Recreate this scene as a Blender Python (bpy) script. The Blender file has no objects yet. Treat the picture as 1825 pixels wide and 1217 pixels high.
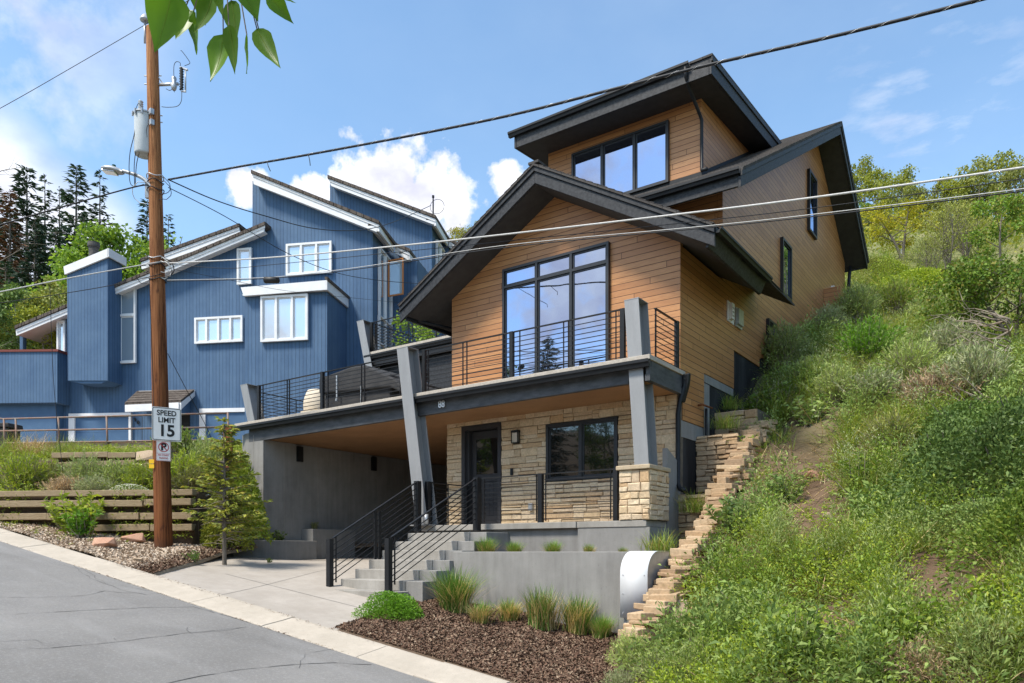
import bpy, math, random
import numpy as np
from mathutils import Vector, Matrix
R_ = math.radians
rng = np.random.default_rng(7); random.seed(7)
SC = bpy.context.scene; COL = SC.collection

# ---------------------------------------------------------------- camera
YAW = math.atan2(.5784, .8157)
cam_d = bpy.data.cameras.new('camera'); cam = bpy.data.objects.new('camera', cam_d); COL.objects.link(cam)
cam.location = (0, 0, 0); cam.rotation_euler = (math.pi/2, 0, YAW)
cam_d.sensor_width = 36; cam_d.lens = 1339/1825*36; cam_d.shift_y = 374.5/1825
cam_d.clip_start = .05; cam_d.clip_end = 2000
SC.camera = cam
# eye height is z = 0; X runs along the front of the brown house, Y into it
D = np.array([-math.sin(YAW), math.cos(YAW), 0]); RT = np.array([D[1], -D[0], 0]); UP = np.array([0, 0, 1.])
FP = 1339.; U0 = 912.5; V0 = 983.
def ray(u, v): return D + RT*((u-U0)/FP) + UP*((V0-v)/FP)
def at(u, v, d): return ray(u, v)*d
def onY(u, v, Y): r = ray(u, v); return r*(Y/r[1])
def onX(u, v, X): r = ray(u, v); return r*(X/r[0])
def proj(P):
    d = P@D; return U0+FP*(P@RT)/d, V0-FP*P[..., 2]/d, d

# ---------------------------------------------------------------- node helpers
class NT:
    def __init__(s, tree): s.t = tree; tree.nodes.clear()
    def n(s, typ, ins=None, **kw):
        nd = s.t.nodes.new(typ)
        for k, v in kw.items(): setattr(nd, k, v)
        for k, v in (ins or {}).items():
            sk = nd.inputs[k]
            if hasattr(v, 'is_linked') or isinstance(v, bpy.types.NodeSocket): s.t.links.new(v, sk)
            else: sk.default_value = v
        return nd
    def math(s, op, a, b=0., c=0., clamp=False):
        nd = s.n('ShaderNodeMath', {0: a, 1: b, 2: c}, operation=op); nd.use_clamp = clamp; return nd.outputs[0]
    def mix(s, f, a, b, typ='MIX'):
        nd = s.t.nodes.new('ShaderNodeMix'); nd.data_type = 'RGBA'; nd.blend_type = typ
        for i, v in ((0, f), (6, a), (7, b)):
            if isinstance(v, bpy.types.NodeSocket): s.t.links.new(v, nd.inputs[i])
            else: nd.inputs[i].default_value = v if i == 0 else rgba(v)
        return nd.outputs[2]
    def noise(s, vec, scale, detail=4., rough=.6, dist=0.):
        nd = s.n('ShaderNodeTexNoise', {'Scale': scale, 'Detail': detail, 'Roughness': rough, 'Distortion': dist})
        s.t.links.new(vec, nd.inputs['Vector']); return nd.outputs['Fac']
    def ramp(s, f, lo, hi, a=0., b=1.):
        nd = s.n('ShaderNodeMapRange', {0: f, 1: lo, 2: hi, 3: a, 4: b}); nd.clamp = True; return nd.outputs[0]
    def mapping(s, vec, sc=(1, 1, 1), rot=(0, 0, 0), loc=(0, 0, 0)):
        nd = s.n('ShaderNodeMapping', {'Vector': vec, 'Scale': sc, 'Rotation': rot, 'Location': loc}); return nd.outputs[0]
    def link(s, a, b): s.t.links.new(a, b)
def rgba(c): return (c[0], c[1], c[2], 1.) if len(c) == 3 else c
def newmat(name):
    m = bpy.data.materials.new(name); m.use_nodes = True; return m, NT(m.node_tree)
def bsdf_out(T, col, rough=.7, spec=.3, metal=0., bump=None, bstr=.3, bdist=.01):
    b = T.n('ShaderNodeBsdfPrincipled', {'Roughness': rough, 'Metallic': metal, 'Specular IOR Level': spec})
    if isinstance(col, bpy.types.NodeSocket): T.link(col, b.inputs['Base Color'])
    else: b.inputs['Base Color'].default_value = rgba(col)
    if bump is not None:
        bp = T.n('ShaderNodeBump', {'Height': bump, 'Strength': bstr, 'Distance': bdist}); T.link(bp.outputs[0], b.inputs['Normal'])
    o = T.n('ShaderNodeOutputMaterial'); T.link(b.outputs[0], o.inputs[0]); return b
def P_(T): return T.n('ShaderNodeNewGeometry').outputs['Position']
def island(T): return T.n('ShaderNodeNewGeometry').outputs['Random Per Island']

def mk(name, col, col2=None, scale=3., stretch=(1, 1, 1), rough=.7, spec=.3, metal=0., bump=.0, bscale=60., isl=None, fine=.0, lo=.35, hi=.65):
    """plain surface: two colours mottled by noise, optional per-piece variation and a fine bump"""
    m, T = newmat(name); p = P_(T)
    c = rgba(col)
    if col2 is not None:
        f = T.ramp(T.noise(T.mapping(p, stretch), scale, 6.), lo, hi); c = T.mix(f, col, col2)
    if fine:
        g = T.ramp(T.noise(T.mapping(p, stretch), scale*14, 3.), .3, .7, 1-fine, 1+fine)
        cc = T.n('ShaderNodeCombineColor', {0: g, 1: g, 2: g}).outputs[0]; c = T.mix(1., c, cc, 'MULTIPLY')
    if isl is not None:
        cr = T.n('ShaderNodeValToRGB'); cr.color_ramp.interpolation = 'LINEAR'
        while len(cr.color_ramp.elements) < len(isl): cr.color_ramp.elements.new(.5)
        for i, k in enumerate(isl):
            cr.color_ramp.elements[i].position = i/(len(isl)-1); cr.color_ramp.elements[i].color = rgba(k)
        T.link(island(T), cr.inputs[0]); c = T.mix(.85, c, cr.outputs[0])
        g = T.ramp(T.noise(p, 22, 5.), .3, .7, .78, 1.15); cc = T.n('ShaderNodeCombineColor', {0: g, 1: g, 2: g}).outputs[0]
        c = T.mix(1., c, cc, 'MULTIPLY')
    bp = T.noise(T.mapping(p, stretch), bscale, 5.) if bump else None
    bsdf_out(T, c, rough, spec, metal, bp, bump, .01); return m

def mk_leaf(name, cols, transl=.35, rough=.5, patch=None):
    m, T = newmat(name)
    cr = T.n('ShaderNodeValToRGB')
    while len(cr.color_ramp.elements) < len(cols): cr.color_ramp.elements.new(.5)
    for i, k in enumerate(cols):
        cr.color_ramp.elements[i].position = i/(len(cols)-1); cr.color_ramp.elements[i].color = rgba(k)
    T.link(island(T), cr.inputs[0]); c = cr.outputs[0]
    oi = T.n('ShaderNodeObjectInfo').outputs['Random']
    g = T.ramp(oi, 0, 1, .8, 1.2); c = T.mix(1., c, T.n('ShaderNodeCombineColor', {0: g, 1: g, 2: T.ramp(oi, 0, 1, .9, 1.1)}).outputs[0], 'MULTIPLY')
    if patch: c = T.mix(T.ramp(T.noise(P_(T), patch[1], 3.), .42, .62), c, patch[0])
    b = T.n('ShaderNodeBsdfPrincipled', {'Roughness': rough, 'Specular IOR Level': .25}); T.link(c, b.inputs['Base Color'])
    t = T.n('ShaderNodeBsdfTranslucent'); T.link(T.mix(.5, c, T.mix(1., c, (1.3, 1.25, .5), 'MULTIPLY')), t.inputs[0])
    mx = T.n('ShaderNodeMixShader', {0: transl}); T.link(b.outputs[0], mx.inputs[1]); T.link(t.outputs[0], mx.inputs[2])
    o = T.n('ShaderNodeOutputMaterial'); T.link(mx.outputs[0], o.inputs[0]); return m

# ---------------------------------------------------------------- world: sky with clouds
SUN_EL = R_(57)
sun_dir = np.array([-.30, -.92, 0]); sun_dir /= np.linalg.norm(sun_dir)
SUN_AZ = math.atan2(sun_dir[0], sun_dir[1])
W = bpy.data.worlds.new('World'); SC.world = W; W.use_nodes = True
T = NT(W.node_tree)
dirv = T.n('ShaderNodeTexCoord').outputs['Generated']
sky = T.n('ShaderNodeTexSky', sky_type='NISHITA', sun_disc=False, sun_elevation=SUN_EL, sun_rotation=SUN_AZ, altitude=500, air_density=1.0, dust_density=1.2, ozone_density=1.0)
def unit(u, v): r = ray(u, v); return r/np.linalg.norm(r)
def puff(u, v, rad, sx=1.):
    nd = T.n('ShaderNodeVectorMath', {0: dirv, 1: tuple(unit(u, v))}, operation='DISTANCE')
    return T.ramp(nd.outputs['Value'], 0, rad/1339., 1., 0.)
fb = T.noise(dirv, 22., 9., .58); fb2 = T.noise(dirv, 75., 6., .6)
fbm = T.math('ADD', T.math('MULTIPLY', fb, .75), T.math('MULTIPLY', fb2, .25))
acc = None
for pf in [(705, 335, 120), (652, 318, 88), (765, 345, 105), (812, 372, 62), (640, 375, 110), (725, 390, 130), (685, 300, 62), (565, 345, 52), (530, 350, 45), (440, 330, 46), (425, 322, 30), (903, 312, 42)]:
    q = puff(*pf); acc = q if acc is None else T.math('MAXIMUM', acc, q)
dens = T.ramp(T.math('ADD', T.math('MULTIPLY', acc, 1.1), T.math('MULTIPLY', T.math('SUBTRACT', fbm, .5), 1.9)), .38, .62)
dens = T.math('MULTIPLY', dens, T.ramp(acc, .0, .12))
# thin veil on the left and faint streaks on the right
st = T.noise(T.mapping(dirv, (2., 2., 4.), (0.5, .3, .2)), 1.6, 6., .55, .3)
cir = T.math('MULTIPLY', T.ramp(T.math('MAXIMUM', T.math('MAXIMUM', puff(-70, 340, 150), puff(0, 430, 165)), puff(120, 450, 125)), 0., .55), T.ramp(st, .36, .62, .15, .95))
cir2 = T.math('MULTIPLY', T.ramp(puff(1660, 235, 230), 0., .8), T.ramp(T.noise(T.mapping(dirv, (5, 5, 16), (.3, .2, 0)), 2.6, 7., .6), .5, .75, 0., .40))
veil = T.ramp(T.noise(T.mapping(dirv, (1, 1, 2)), 2.2, 5., .55), .35, .8, .0, .10)
# broken cumulus in the half of the sky behind the camera (seen in the window panes)
back = T.ramp(T.n('ShaderNodeVectorMath', {0: dirv, 1: (-.42, -.88, .2)}, operation='DOT_PRODUCT').outputs['Value'], .0, .3)
bk = T.math('MULTIPLY', back, T.ramp(T.noise(dirv, 7., 9., .6), .49, .62))
tot = T.math('MAXIMUM', T.math('MAXIMUM', dens, cir), T.math('MAXIMUM', bk, T.math('MAXIMUM', cir2, veil)))
shade = T.ramp(T.noise(T.mapping(dirv, (1, 1, 1.6), (0, 0, 0), (0, 0, .012)), 16., 6., .55), .3, .68, .62, 1.)
CL = 4.6
cc = T.n('ShaderNodeCombineColor', {0: T.math('MULTIPLY', shade, CL*.97), 1: T.math('MULTIPLY', shade, CL*.985), 2: T.ramp(shade, .62, 1., CL*.75, CL)}).outputs[0]
skc = T.mix(1., sky.outputs[0], (.90, 1.02, 1.0), 'MULTIPLY')
mixc = T.mix(tot, skc, cc)
bg = T.n('ShaderNodeBackground', {'Color': mixc, 'Strength': .15})
T.link(bg.outputs[0], T.n('ShaderNodeOutputWorld').inputs[0])

sd = bpy.data.lights.new('sun', 'SUN'); sd.energy = 3.0; sd.angle = R_(12); sd.color = (1, .93, .82)
so = bpy.data.objects.new('sun', sd); COL.objects.link(so)
sv = Vector((sun_dir[0]*math.cos(SUN_EL), sun_dir[1]*math.cos(SUN_EL), math.sin(SUN_EL)))
so.rotation_euler = sv.to_track_quat('Z', 'Y').to_euler()
vs = SC.view_settings; vs.view_transform = 'Standard'; vs.look = 'None'; vs.exposure = 0.97; vs.gamma = 1; vs.use_curve_mapping = False
SC.cycles.max_bounces = 8; SC.cycles.transparent_max_bounces = 8

# ---------------------------------------------------------------- object helpers
def thing(name, label, cat, loc=(0, 0, 0), group=None):
    o = bpy.data.objects.new(name, None); COL.objects.link(o); o.location = Vector([float(q) for q in loc]); o.empty_display_size = .2
    o['label'] = label; o['category'] = cat
    if group: o['group'] = group
    return o
def tag(o, label=None, cat=None, group=None, kind=None):
    if label: o['label'] = label
    if cat: o['category'] = cat
    if group: o['group'] = group
    if kind: o['kind'] = kind
    return o
def link(name, me, mats, parent=None, bevel=0, smooth=False):
    o = bpy.data.objects.new(name, me); COL.objects.link(o)
    for m in (mats if isinstance(mats, (list, tuple)) else [mats]): me.materials.append(m)
    if parent is not None:
        o.parent = parent
        if parent.parent is None: o.matrix_parent_inverse = Matrix.Translation(-parent.location)
    if smooth: me.polygons.foreach_set('use_smooth', [True]*len(me.polygons))
    if bevel:
        b = o.modifiers.new('bevel', 'BEVEL'); b.width = bevel; b.segments = 2; b.limit_method = 'ANGLE'; b.angle_limit = R_(40)
    return o
class MB:
    def __init__(s): s.v = []; s.f = []; s.mi = []; s.cur = 0
    def mat(s, i): s.cur = i; return s
    def face(s, pts):
        i = len(s.v); s.v += [tuple(float(c) for c in p) for p in pts]; s.f.append(list(range(i, i+len(pts)))); s.mi.append(s.cur); return s
    def raw(s, vs, fs):
        i = len(s.v); s.v += [tuple(float(c) for c in p) for p in vs]
        for f in fs: s.f.append([i+k for k in f]); s.mi.append(s.cur)
        return s
    def box(s, x0, x1, y0, y1, z0, z1):
        v = [(x, y, z) for x in (x0, x1) for y in (y0, y1) for z in (z0, z1)]
        return s.raw(v, [(0, 1, 3, 2), (4, 6, 7, 5), (0, 4, 5, 1), (2, 3, 7, 6), (0, 2, 6, 4), (1, 5, 7, 3)])
    def prism(s, poly, vec):
        """polygon (3D points) swept along vec"""
        n = len(poly); a = [np.array(p, float) for p in poly]; vec = np.array(vec, float)
        nrm = np.zeros(3)
        for i in range(n): nrm += np.cross(a[i]-a[0], a[(i+1) % n]-a[0])
        if nrm@vec > 0: a = a[::-1]
        v = a+[p+vec for p in a]
        return s.raw(v, [tuple(range(n)), tuple(range(2*n-1, n-1, -1))]+[(i, n+i, n+(i+1) % n, (i+1) % n) for i in range(n)])
    def bar(s, a, b, w, h, up=(0, 0, 1)):
        a = np.array(a, float); b = np.array(b, float); d = (b-a)/np.linalg.norm(b-a); sd_ = np.cross(d, up); sd_ = np.cross(d, (1., 0, 0)) if np.linalg.norm(sd_) < 1e-6 else sd_; sd_ /= np.linalg.norm(sd_); u = np.cross(sd_, d)
        q = [a+sd_*x*w/2+u*y*h/2 for x, y in ((-1, -1), (1, -1), (1, 1), (-1, 1))]
        return s.prism(q, b-a)
    def tube(s, pts, r, n=8, cap=True):
        pts = [np.array(p, float) for p in pts]; m = len(pts)
        rr = [r]*m if np.isscalar(r) else list(r)
        rings = []; ref = None
        for i, p in enumerate(pts):
            t = pts[min(i+1, m-1)]-pts[max(i-1, 0)]; t = t/(np.linalg.norm(t)+1e-9)
            if ref is None: ref = np.cross(t, (0, 0, 1.)) if abs(t[2]) < .9 else np.cross(t, (1., 0, 0))
            ref = ref-t*(ref@t); ref /= np.linalg.norm(ref)+1e-9; bi = np.cross(t, ref)
            rings.append([p+rr[i]*(ref*math.cos(2*math.pi*k/n)+bi*math.sin(2*math.pi*k/n)) for k in range(n)])
        v = [q for R in rings for q in R]; f = [(i*n+k, i*n+(k+1) % n, (i+1)*n+(k+1) % n, (i+1)*n+k) for i in range(m-1) for k in range(n)]
        if cap: f += [tuple(range(n-1, -1, -1)), tuple(range((m-1)*n, m*n))]
        return s.raw(v, f)
    def build(s, name, mats, parent=None, bevel=0, smooth=False):
        me = bpy.data.meshes.new(name); me.from_pydata(s.v, [], s.f); me.polygons.foreach_set('material_index', s.mi); me.update()
        return link(name, me, mats, parent, bevel, smooth)
def npmesh(name, V, F, mi=None):
    V = np.asarray(V, np.float32); F = np.asarray(F, np.int32)
    me = bpy.data.meshes.new(name); k = F.shape[1]
    me.vertices.add(len(V)); me.vertices.foreach_set('co', V.ravel())
    me.loops.add(F.size); me.loops.foreach_set('vertex_index', F.ravel())
    me.polygons.add(len(F)); me.polygons.foreach_set('loop_start', np.arange(0, F.size, k, dtype=np.int32))
    if mi is not None: me.polygons.foreach_set('material_index', np.asarray(mi, np.int32))
    me.update(calc_edges=True); return me
def copy_tree(o, parent=None):
    c = o.copy(); COL.objects.link(c)
    if parent is not None: c.parent = parent
    for ch in list(o.children): copy_tree(ch, c)
    return c
def structure(name, me_or_mb, m, smooth=False):
    o = me_or_mb.build(name, m, smooth=smooth) if isinstance(me_or_mb, MB) else link(name, me_or_mb, m, smooth=smooth)
    o['kind'] = 'structure'; return o

# text as mesh on a plane: origin, right vector, up vector
def text_mesh(txt, size, org, rv, uv, depth=.004, bold=0., align='CENTER', name='lettering', mat_=None, parent=None, sx=1.):
    cu = bpy.data.curves.new('t', 'FONT'); cu.body = txt; cu.size = size; cu.align_x = align; cu.align_y = 'CENTER'; cu.extrude = depth; cu.offset = bold; cu.resolution_u = 4
    to = bpy.data.objects.new('t', cu); COL.objects.link(to)
    me = bpy.data.meshes.new_from_object(to); bpy.data.objects.remove(to); bpy.data.curves.remove(cu)
    rv = Vector([float(q) for q in rv]); uv = Vector([float(q) for q in uv]); nv = rv.cross(uv); O = Vector([float(q) for q in org])
    for v in me.vertices: c = v.co.copy(); v.co = O+rv*c.x*sx+uv*c.y+nv*c.z
    me.update(); me.materials.clear()
    return link(name, me, mat_, parent)

# ---------------------------------------------------------------- materials
def siding(name, base, vertical=False, pitch=.13, ax='xy', stain=(.5, .5, .5)):
    m, T = newmat(name); p = P_(T); sp = T.n('ShaderNodeSeparateXYZ', {0: p})
    h = T.math('ADD', sp.outputs[0], sp.outputs[1]) if ax == 'xy' else None
    if vertical:
        nd = T.n('ShaderNodeVectorMath', {0: p, 1: tuple(BR)}, operation='DOT_PRODUCT').outputs['Value']
        nd2 = T.n('ShaderNodeVectorMath', {0: p, 1: tuple(BN)}, operation='DOT_PRODUCT').outputs['Value']
        q = T.math('DIVIDE', T.math('ADD', nd, nd2), pitch)
    else: q = T.math('DIVIDE', sp.outputs[2], pitch)
    idx = T.math('FLOOR', q); fr = T.math('SUBTRACT', q, idx)
    gro = T.ramp(T.math('ABSOLUTE', T.math('SUBTRACT', fr, .5)), .445, .475, 0., 1.)
    seg = T.math('FLOOR', T.math('DIVIDE', T.math('ADD', h if not vertical else sp.outputs[2], T.math('MULTIPLY', idx, 1.37)), 3.1 if not vertical else 50.))
    sgf = T.math('FRACT', T.math('DIVIDE', T.math('ADD', h if not vertical else sp.outputs[2], T.math('MULTIPLY', idx, 1.37)), 3.1 if not vertical else 50.))
    if not vertical: gro = T.math('MAXIMUM', gro, T.ramp(T.math('ABSOLUTE', T.math('SUBTRACT', sgf, .5)), .4975, .4985, 0., .8))
    wn = T.n('ShaderNodeTexWhiteNoise', noise_dimensions='2D'); T.link(T.n('ShaderNodeCombineXYZ', {0: idx, 1: seg}).outputs[0], wn.inputs['Vector'])
    st = (1.2, 1.2, 26) if not vertical else (16, 16, .7)
    off = T.n('ShaderNodeVectorMath', {0: p, 1: T.n('ShaderNodeCombineXYZ', {0: T.math('MULTIPLY', wn.outputs[0], 9.), 1: 0., 2: 0.}).outputs[0]}, operation='ADD').outputs[0]
    grain = T.noise(T.mapping(off, st), 3.5, 6., .6, .3)
    kn = T.noise(p, 1.1, 3.)
    c = T.mix(T.ramp(wn.outputs[0], 0, 1), base[0], base[1])
    c = T.mix(T.ramp(grain, .3, .75), c, base[2]); c = T.mix(T.ramp(kn, .35, .75, 0, .45), c, base[3])
    c = T.mix(gro, c, base[4])
    b = bsdf_out(T, c, .42 if not vertical else .75, .45, 0, T.math('SUBTRACT', T.math('MULTIPLY', grain, .25), gro), .6, .008)
    return m
# frame of the blue house: BR runs to the right along its front, BN goes into it
B10 = R_(9.6)
BR = RT*math.cos(B10)-D*math.sin(B10); BN = D*math.cos(B10)+RT*math.sin(B10)

M = {}
M['wood'] = siding('cedar_siding', [(.36, .158, .058), (.58, .295, .12), (.31, .13, .046), (.46, .23, .10), (.045, .018, .008)])
M['blue'] = siding('blue_vertical_siding', [(.047, .105, .20), (.070, .142, .25), (.038, .086, .168), (.095, .168, .265), (.014, .032, .065)], True, .16)
M['blueplain'] = mk('blue_paint', (.052, .110, .205), (.064, .13, .23), 2., rough=.7, bump=.1)
M['white'] = mk('white_paint', (.74, .74, .74), (.66, .66, .67), 2., rough=.55, fine=.03)
M['black'] = mk('black_metal', (.008, .009, .011), (.014, .015, .017), 4., rough=.5, spec=.3)
M['blackwall'] = mk('black_waterproofing', (.012, .012, .013), (.05, .05, .05), 2.2, (1, 1, .25), rough=.8, bump=.4, bscale=18, lo=.45, hi=.8)
M['fascia'] = mk('dark_stained_wood', (.013, .014, .017), (.040, .042, .046), 5., (3, 3, 3), rough=.55, bump=.3, bscale=30, fine=.25)
M['soffit'] = mk('dark_soffit', (.035, .034, .035), (.048, .047, .047), 5., rough=.7)
M['steel'] = mk('weathered_steel', (.25, .252, .255), (.285, .287, .29), 2., (3, 3, .5), rough=.5, spec=.5, metal=.25, fine=.05)
M['steelbeam'] = mk('dark_steel_beam', (.05, .053, .058), (.095, .098, .105), 3., (1, 1, 3), rough=.6, spec=.35, metal=.1, fine=.2)
M['cap'] = mk('granite_coping', (.47, .42, .36), (.37, .33, .28), 18., rough=.8, bump=.3, bscale=90, fine=.2)
M['ceil'] = mk('wood_ceiling', (0.357, 0.191, 0.090), (0.289, 0.153, 0.072), 2.2, (0.510, 0.720, 0.720), rough=.55, fine=.1)
M['trim'] = mk('black_window_frame', (.014, .015, .018), (.02, .021, .024), 3., rough=.4, spec=.5)
M['door'] = mk('charcoal_door', (.03, .029, .032), (.036, .035, .038), 3., rough=.5, spec=.4)
M['mortar'] = mk('stone_backing', (.10, .085, .065), (.15, .125, .095), 9., rough=.95)
M['stone'] = mk('ledgestone', (.5, .4, .28), None, rough=.85, bump=.5, bscale=28, isl=[(0.555, 0.420, 0.269), (0.680, 0.528, 0.351), (0.505, 0.378, 0.236), (0.631, 0.462, 0.275), (0.680, 0.552, 0.379), (0.581, 0.432, 0.285), (0.644, 0.504, 0.346), (0.542, 0.348, 0.181), (0.631, 0.492, 0.329)])
M['sand'] = mk('sandstone', (.45, .34, .22), None, rough=.9, bump=.6, bscale=22, isl=[(0.319, 0.217, 0.132), (0.478, 0.345, 0.214), (0.383, 0.247, 0.136), (0.531, 0.402, 0.262), (0.425, 0.309, 0.194), (0.350, 0.221, 0.117), (0.287, 0.196, 0.126)])
def concrete(name, c1, c2, streak):
    m, T = newmat(name); p = P_(T)
    a = T.ramp(T.noise(p, 1.4, 7., .65), .3, .7); b = T.ramp(T.noise(T.mapping(p, (4.5, 4.5, .4)), 1.6, 6., .6), .35, .75)
    f = T.ramp(T.noise(p, 90., 2.), .3, .7, .92, 1.06)
    pits = T.ramp(T.noise(p, 36., 1.), .70, .76, 0., .35)
    c = T.mix(a, c1, c2); c = T.mix(T.math('MULTIPLY', b, .38), c, streak); c = T.mix(pits, c, (.09, .088, .085))
    c = T.mix(1., c, T.n('ShaderNodeCombineColor', {0: f, 1: f, 2: f}).outputs[0], 'MULTIPLY')
    bsdf_out(T, c, .85, .25, 0, T.noise(p, 50., 5.), .15, .01); return m
M['conc'] = concrete('board_formed_concrete', (.17, .165, .156), (.255, .248, .236), (.36, .352, .34))
M['concd'] = concrete('stained_concrete', (.24, .225, .20), (.38, .36, .33), (.15, .14, .125))
M['drive'] = concrete('driveway_concrete', (.32, .285, .245), (.41, .37, .325), (.27, .24, .205))
M['kerb'] = concrete('kerb_concrete', (.38, .335, .275), (.47, .415, .345), (.30, .265, .215))
M['num'] = mk('brushed_numerals', (.72, .72, .73), rough=.35, metal=.6)
M['rust'] = mk('rusted_steel', (.21, .075, .025), (.12, .04, .016), 5., (3, 3, .8), rough=.9, bump=.3, fine=.3)
M['galv'] = mk('galvanised_metal', (.40, .41, .42), (.50, .51, .52), 9., rough=.42, metal=.55, fine=.06)
M['cover'] = mk('white_cover_metal', (.78, .79, .80), (.72, .73, .75), 2., rough=.35, spec=.5)
M['railpipe'] = mk('rusty_galvanised_pipe', (.20, .19, .17), (.24, .125, .09), 5., rough=.7, metal=.2, fine=.2)
M['pink'] = mk('pink_stucco', (.40, .265, .20), (.46, .32, .25), 3., rough=.95, bump=.4, bscale=60, fine=.12)
M['timber'] = mk('weathered_timber', (.23, .17, .10), (.33, .255, .16), 4., (1.5, 1.5, 14), rough=.9, bump=.5, bscale=14, fine=.35)
M['soil'] = mk('dark_soil', (.075, .052, .035), (.12, .085, .058), 6., rough=1., bump=.8, bscale=16, fine=.35)
M['dirt'] = mk('hillside_earth', (.12, .085, .055), (.20, .145, .098), 1.6, rough=1., bump=.9, bscale=9, fine=.3)
M['fabric'] = mk('dark_grey_fabric', (.032, .032, .034), (.048, .047, .047), 4., rough=.85, bump=.3, bscale=12)
M['cream'] = mk('cream_shell', (.62, .54, .42), (.55, .47, .36), 7., rough=.7)
M['plastic'] = mk('black_plastic', (.02, .02, .02), (.03, .03, .03), 3., rough=.5)
M['yellow'] = mk('yellow_tag', (.75, .45, .02), rough=.5)
M['signw'] = mk('sign_white', (.78, .78, .76), (.70, .70, .68), 6., rough=.45)
M['signb'] = mk('sign_black', (.012, .012, .012), rough=.5)
M['signr'] = mk('sign_red', (.42, .025, .03), rough=.5)
M['wire'] = mk('black_cable', (.012, .013, .016), (.02, .022, .026), 30., rough=.55)
M['wirel'] = mk('pale_cable', (.46, .45, .43), (.58, .57, .55), 25., rough=.5)
M['porcelain'] = mk('grey_porcelain', (.42, .44, .46), rough=.25, spec=.6)
M['tank'] = mk('pale_grey_tank', (.53, .56, .57), (.46, .49, .50), 3., rough=.5, fine=.04)
M['lampgrey'] = mk('lamp_grey', (.40, .41, .42), rough=.4, metal=.3)
M['greenlens'] = mk('green_photocell', (.01, .07, .05), rough=.3)
M['redrock'] = mk('red_rock', (.36, .19, .125), (.44, .27, .185), 3., rough=.9, bump=.6, bscale=9, fine=.2)
M['tanrock'] = mk('tan_rock', (.43, .33, .23), (.36, .27, .19), 4., rough=.9, bump=.6, bscale=9, fine=.2)
M['bark'] = mk('grey_bark', (.20, .17, .14), (.12, .10, .08), 7., (3, 3, .8), rough=.95, bump=.6, bscale=24)
M['barkp'] = mk('pale_bark', (.52, .49, .41), (.30, .27, .22), 5., (1, 1, 3), rough=.9)
M['twig'] = mk('dry_twig', (.36, .30, .24), (.24, .19, .15), 8., rough=.95)
M['redcap'] = mk('red_brown_cap', (.16, .04, .03), rough=.6)
M['orangeframe'] = mk('orange_wood_frame', (.45, .17, .05), rough=.5)
M['duct'] = mk('sooty_flue', (.03, .03, .032), (.10, .09, .08), 3., (1, 1, 3), rough=.6, metal=.3)
def shingles(name, c1, c2):
    m, T = newmat(name); p = P_(T)
    br = T.n('ShaderNodeTexBrick', {'Vector': T.mapping(p, (1, 1, 1)), 'Scale': 3.2, 'Mortar Size': .02, 'Brick Width': .9, 'Row Height': .42, 'Color1': rgba(c1), 'Color2': rgba(c2), 'Mortar': rgba(tuple(k*.35 for k in c1))})
    g = T.ramp(T.noise(p, 70., 3.), .3, .7, .7, 1.25)
    c = T.mix(1., br.outputs[0], T.n('ShaderNodeCombineColor', {0: g, 1: g, 2: g}).outputs[0], 'MULTIPLY')
    bsdf_out(T, c, .9, .2, 0, T.noise(p, 60., 4.), .5, .01); return m
M['shingle'] = shingles('asphalt_shingles', (.055, .05, .048), (.085, .078, .074))
M['shingleb'] = shingles('brown_shingles', (.085, .068, .058), (.125, .105, .09))
def glass(name, base, refl, tint=(1, 1, 1)):
    m, T = newmat(name); p = P_(T)
    b = T.n('ShaderNodeBsdfPrincipled', {'Base Color': rgba(base), 'Roughness': .05, 'Specular IOR Level': .6})
    g = T.n('ShaderNodeBsdfGlossy', {'Color': rgba(tint), 'Roughness': .012})
    bp = T.n('ShaderNodeBump', {'Height': T.noise(p, 1.6, 1.), 'Strength': .035, 'Distance': .05}); T.link(bp.outputs[0], g.inputs['Normal'])
    fr = T.n('ShaderNodeFresnel', {'IOR': 1.6}); f = T.math('ADD', T.math('MULTIPLY', fr.outputs[0], 1.-refl), refl, clamp=True)
    mx = T.n('ShaderNodeMixShader'); T.link(f, mx.inputs[0]); T.link(b.outputs[0], mx.inputs[1]); T.link(g.outputs[0], mx.inputs[2])
    T.link(mx.outputs[0], T.n('ShaderNodeOutputMaterial').inputs[0]); return m
M['glass'] = glass('coated_glass', (.01, .012, .016), .52, (.56, .68, .95))
M['glassd'] = glass('dark_glass', (.006, .007, .008), .03, (.75, .8, .85))
M['glassb'] = glass('curtained_glass', (.30, .37, .42), .38, (.93, .97, 1.))
def asphalt():
    m, T = newmat('asphalt'); p = P_(T)
    a = T.ramp(T.noise(p, .45, 6., .6), .3, .7); f = T.ramp(T.noise(p, 130., 3., .7), .25, .75, .68, 1.28)
    s = T.ramp(T.noise(p, 45., 1.), .72, .76, 0., .6)
    c = T.mix(a, (.15, .143, .134), (.235, .225, .212)); c = T.mix(T.ramp(T.noise(p, 7., 5., .7), .3, .7, 0., .45), c, (.17, .168, .166)); c = T.mix(T.ramp(T.noise(p, 26., 3., .7), .5, .8, 0., .5), c, (.33, .325, .315))
    w = T.ramp(T.noise(T.mapping(p, (.35, 2.2, 2.2)), .9, 5.), .5, .75, 0., .35); c = T.mix(w, c, (.30, .295, .29)); c = T.mix(s, c, (.33, .31, .29))
    c = T.mix(1., c, T.n('ShaderNodeCombineColor', {0: f, 1: f, 2: f}).outputs[0], 'MULTIPLY')
    bsdf_out(T, c, .85, .3, 0, T.noise(p, 140., 4.), .4, .006); return m
M['asphalt'] = asphalt()
M['crack'] = mk('crack_filler', (.08, .08, .08), (.13, .128, .125), 9., rough=.9)
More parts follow.
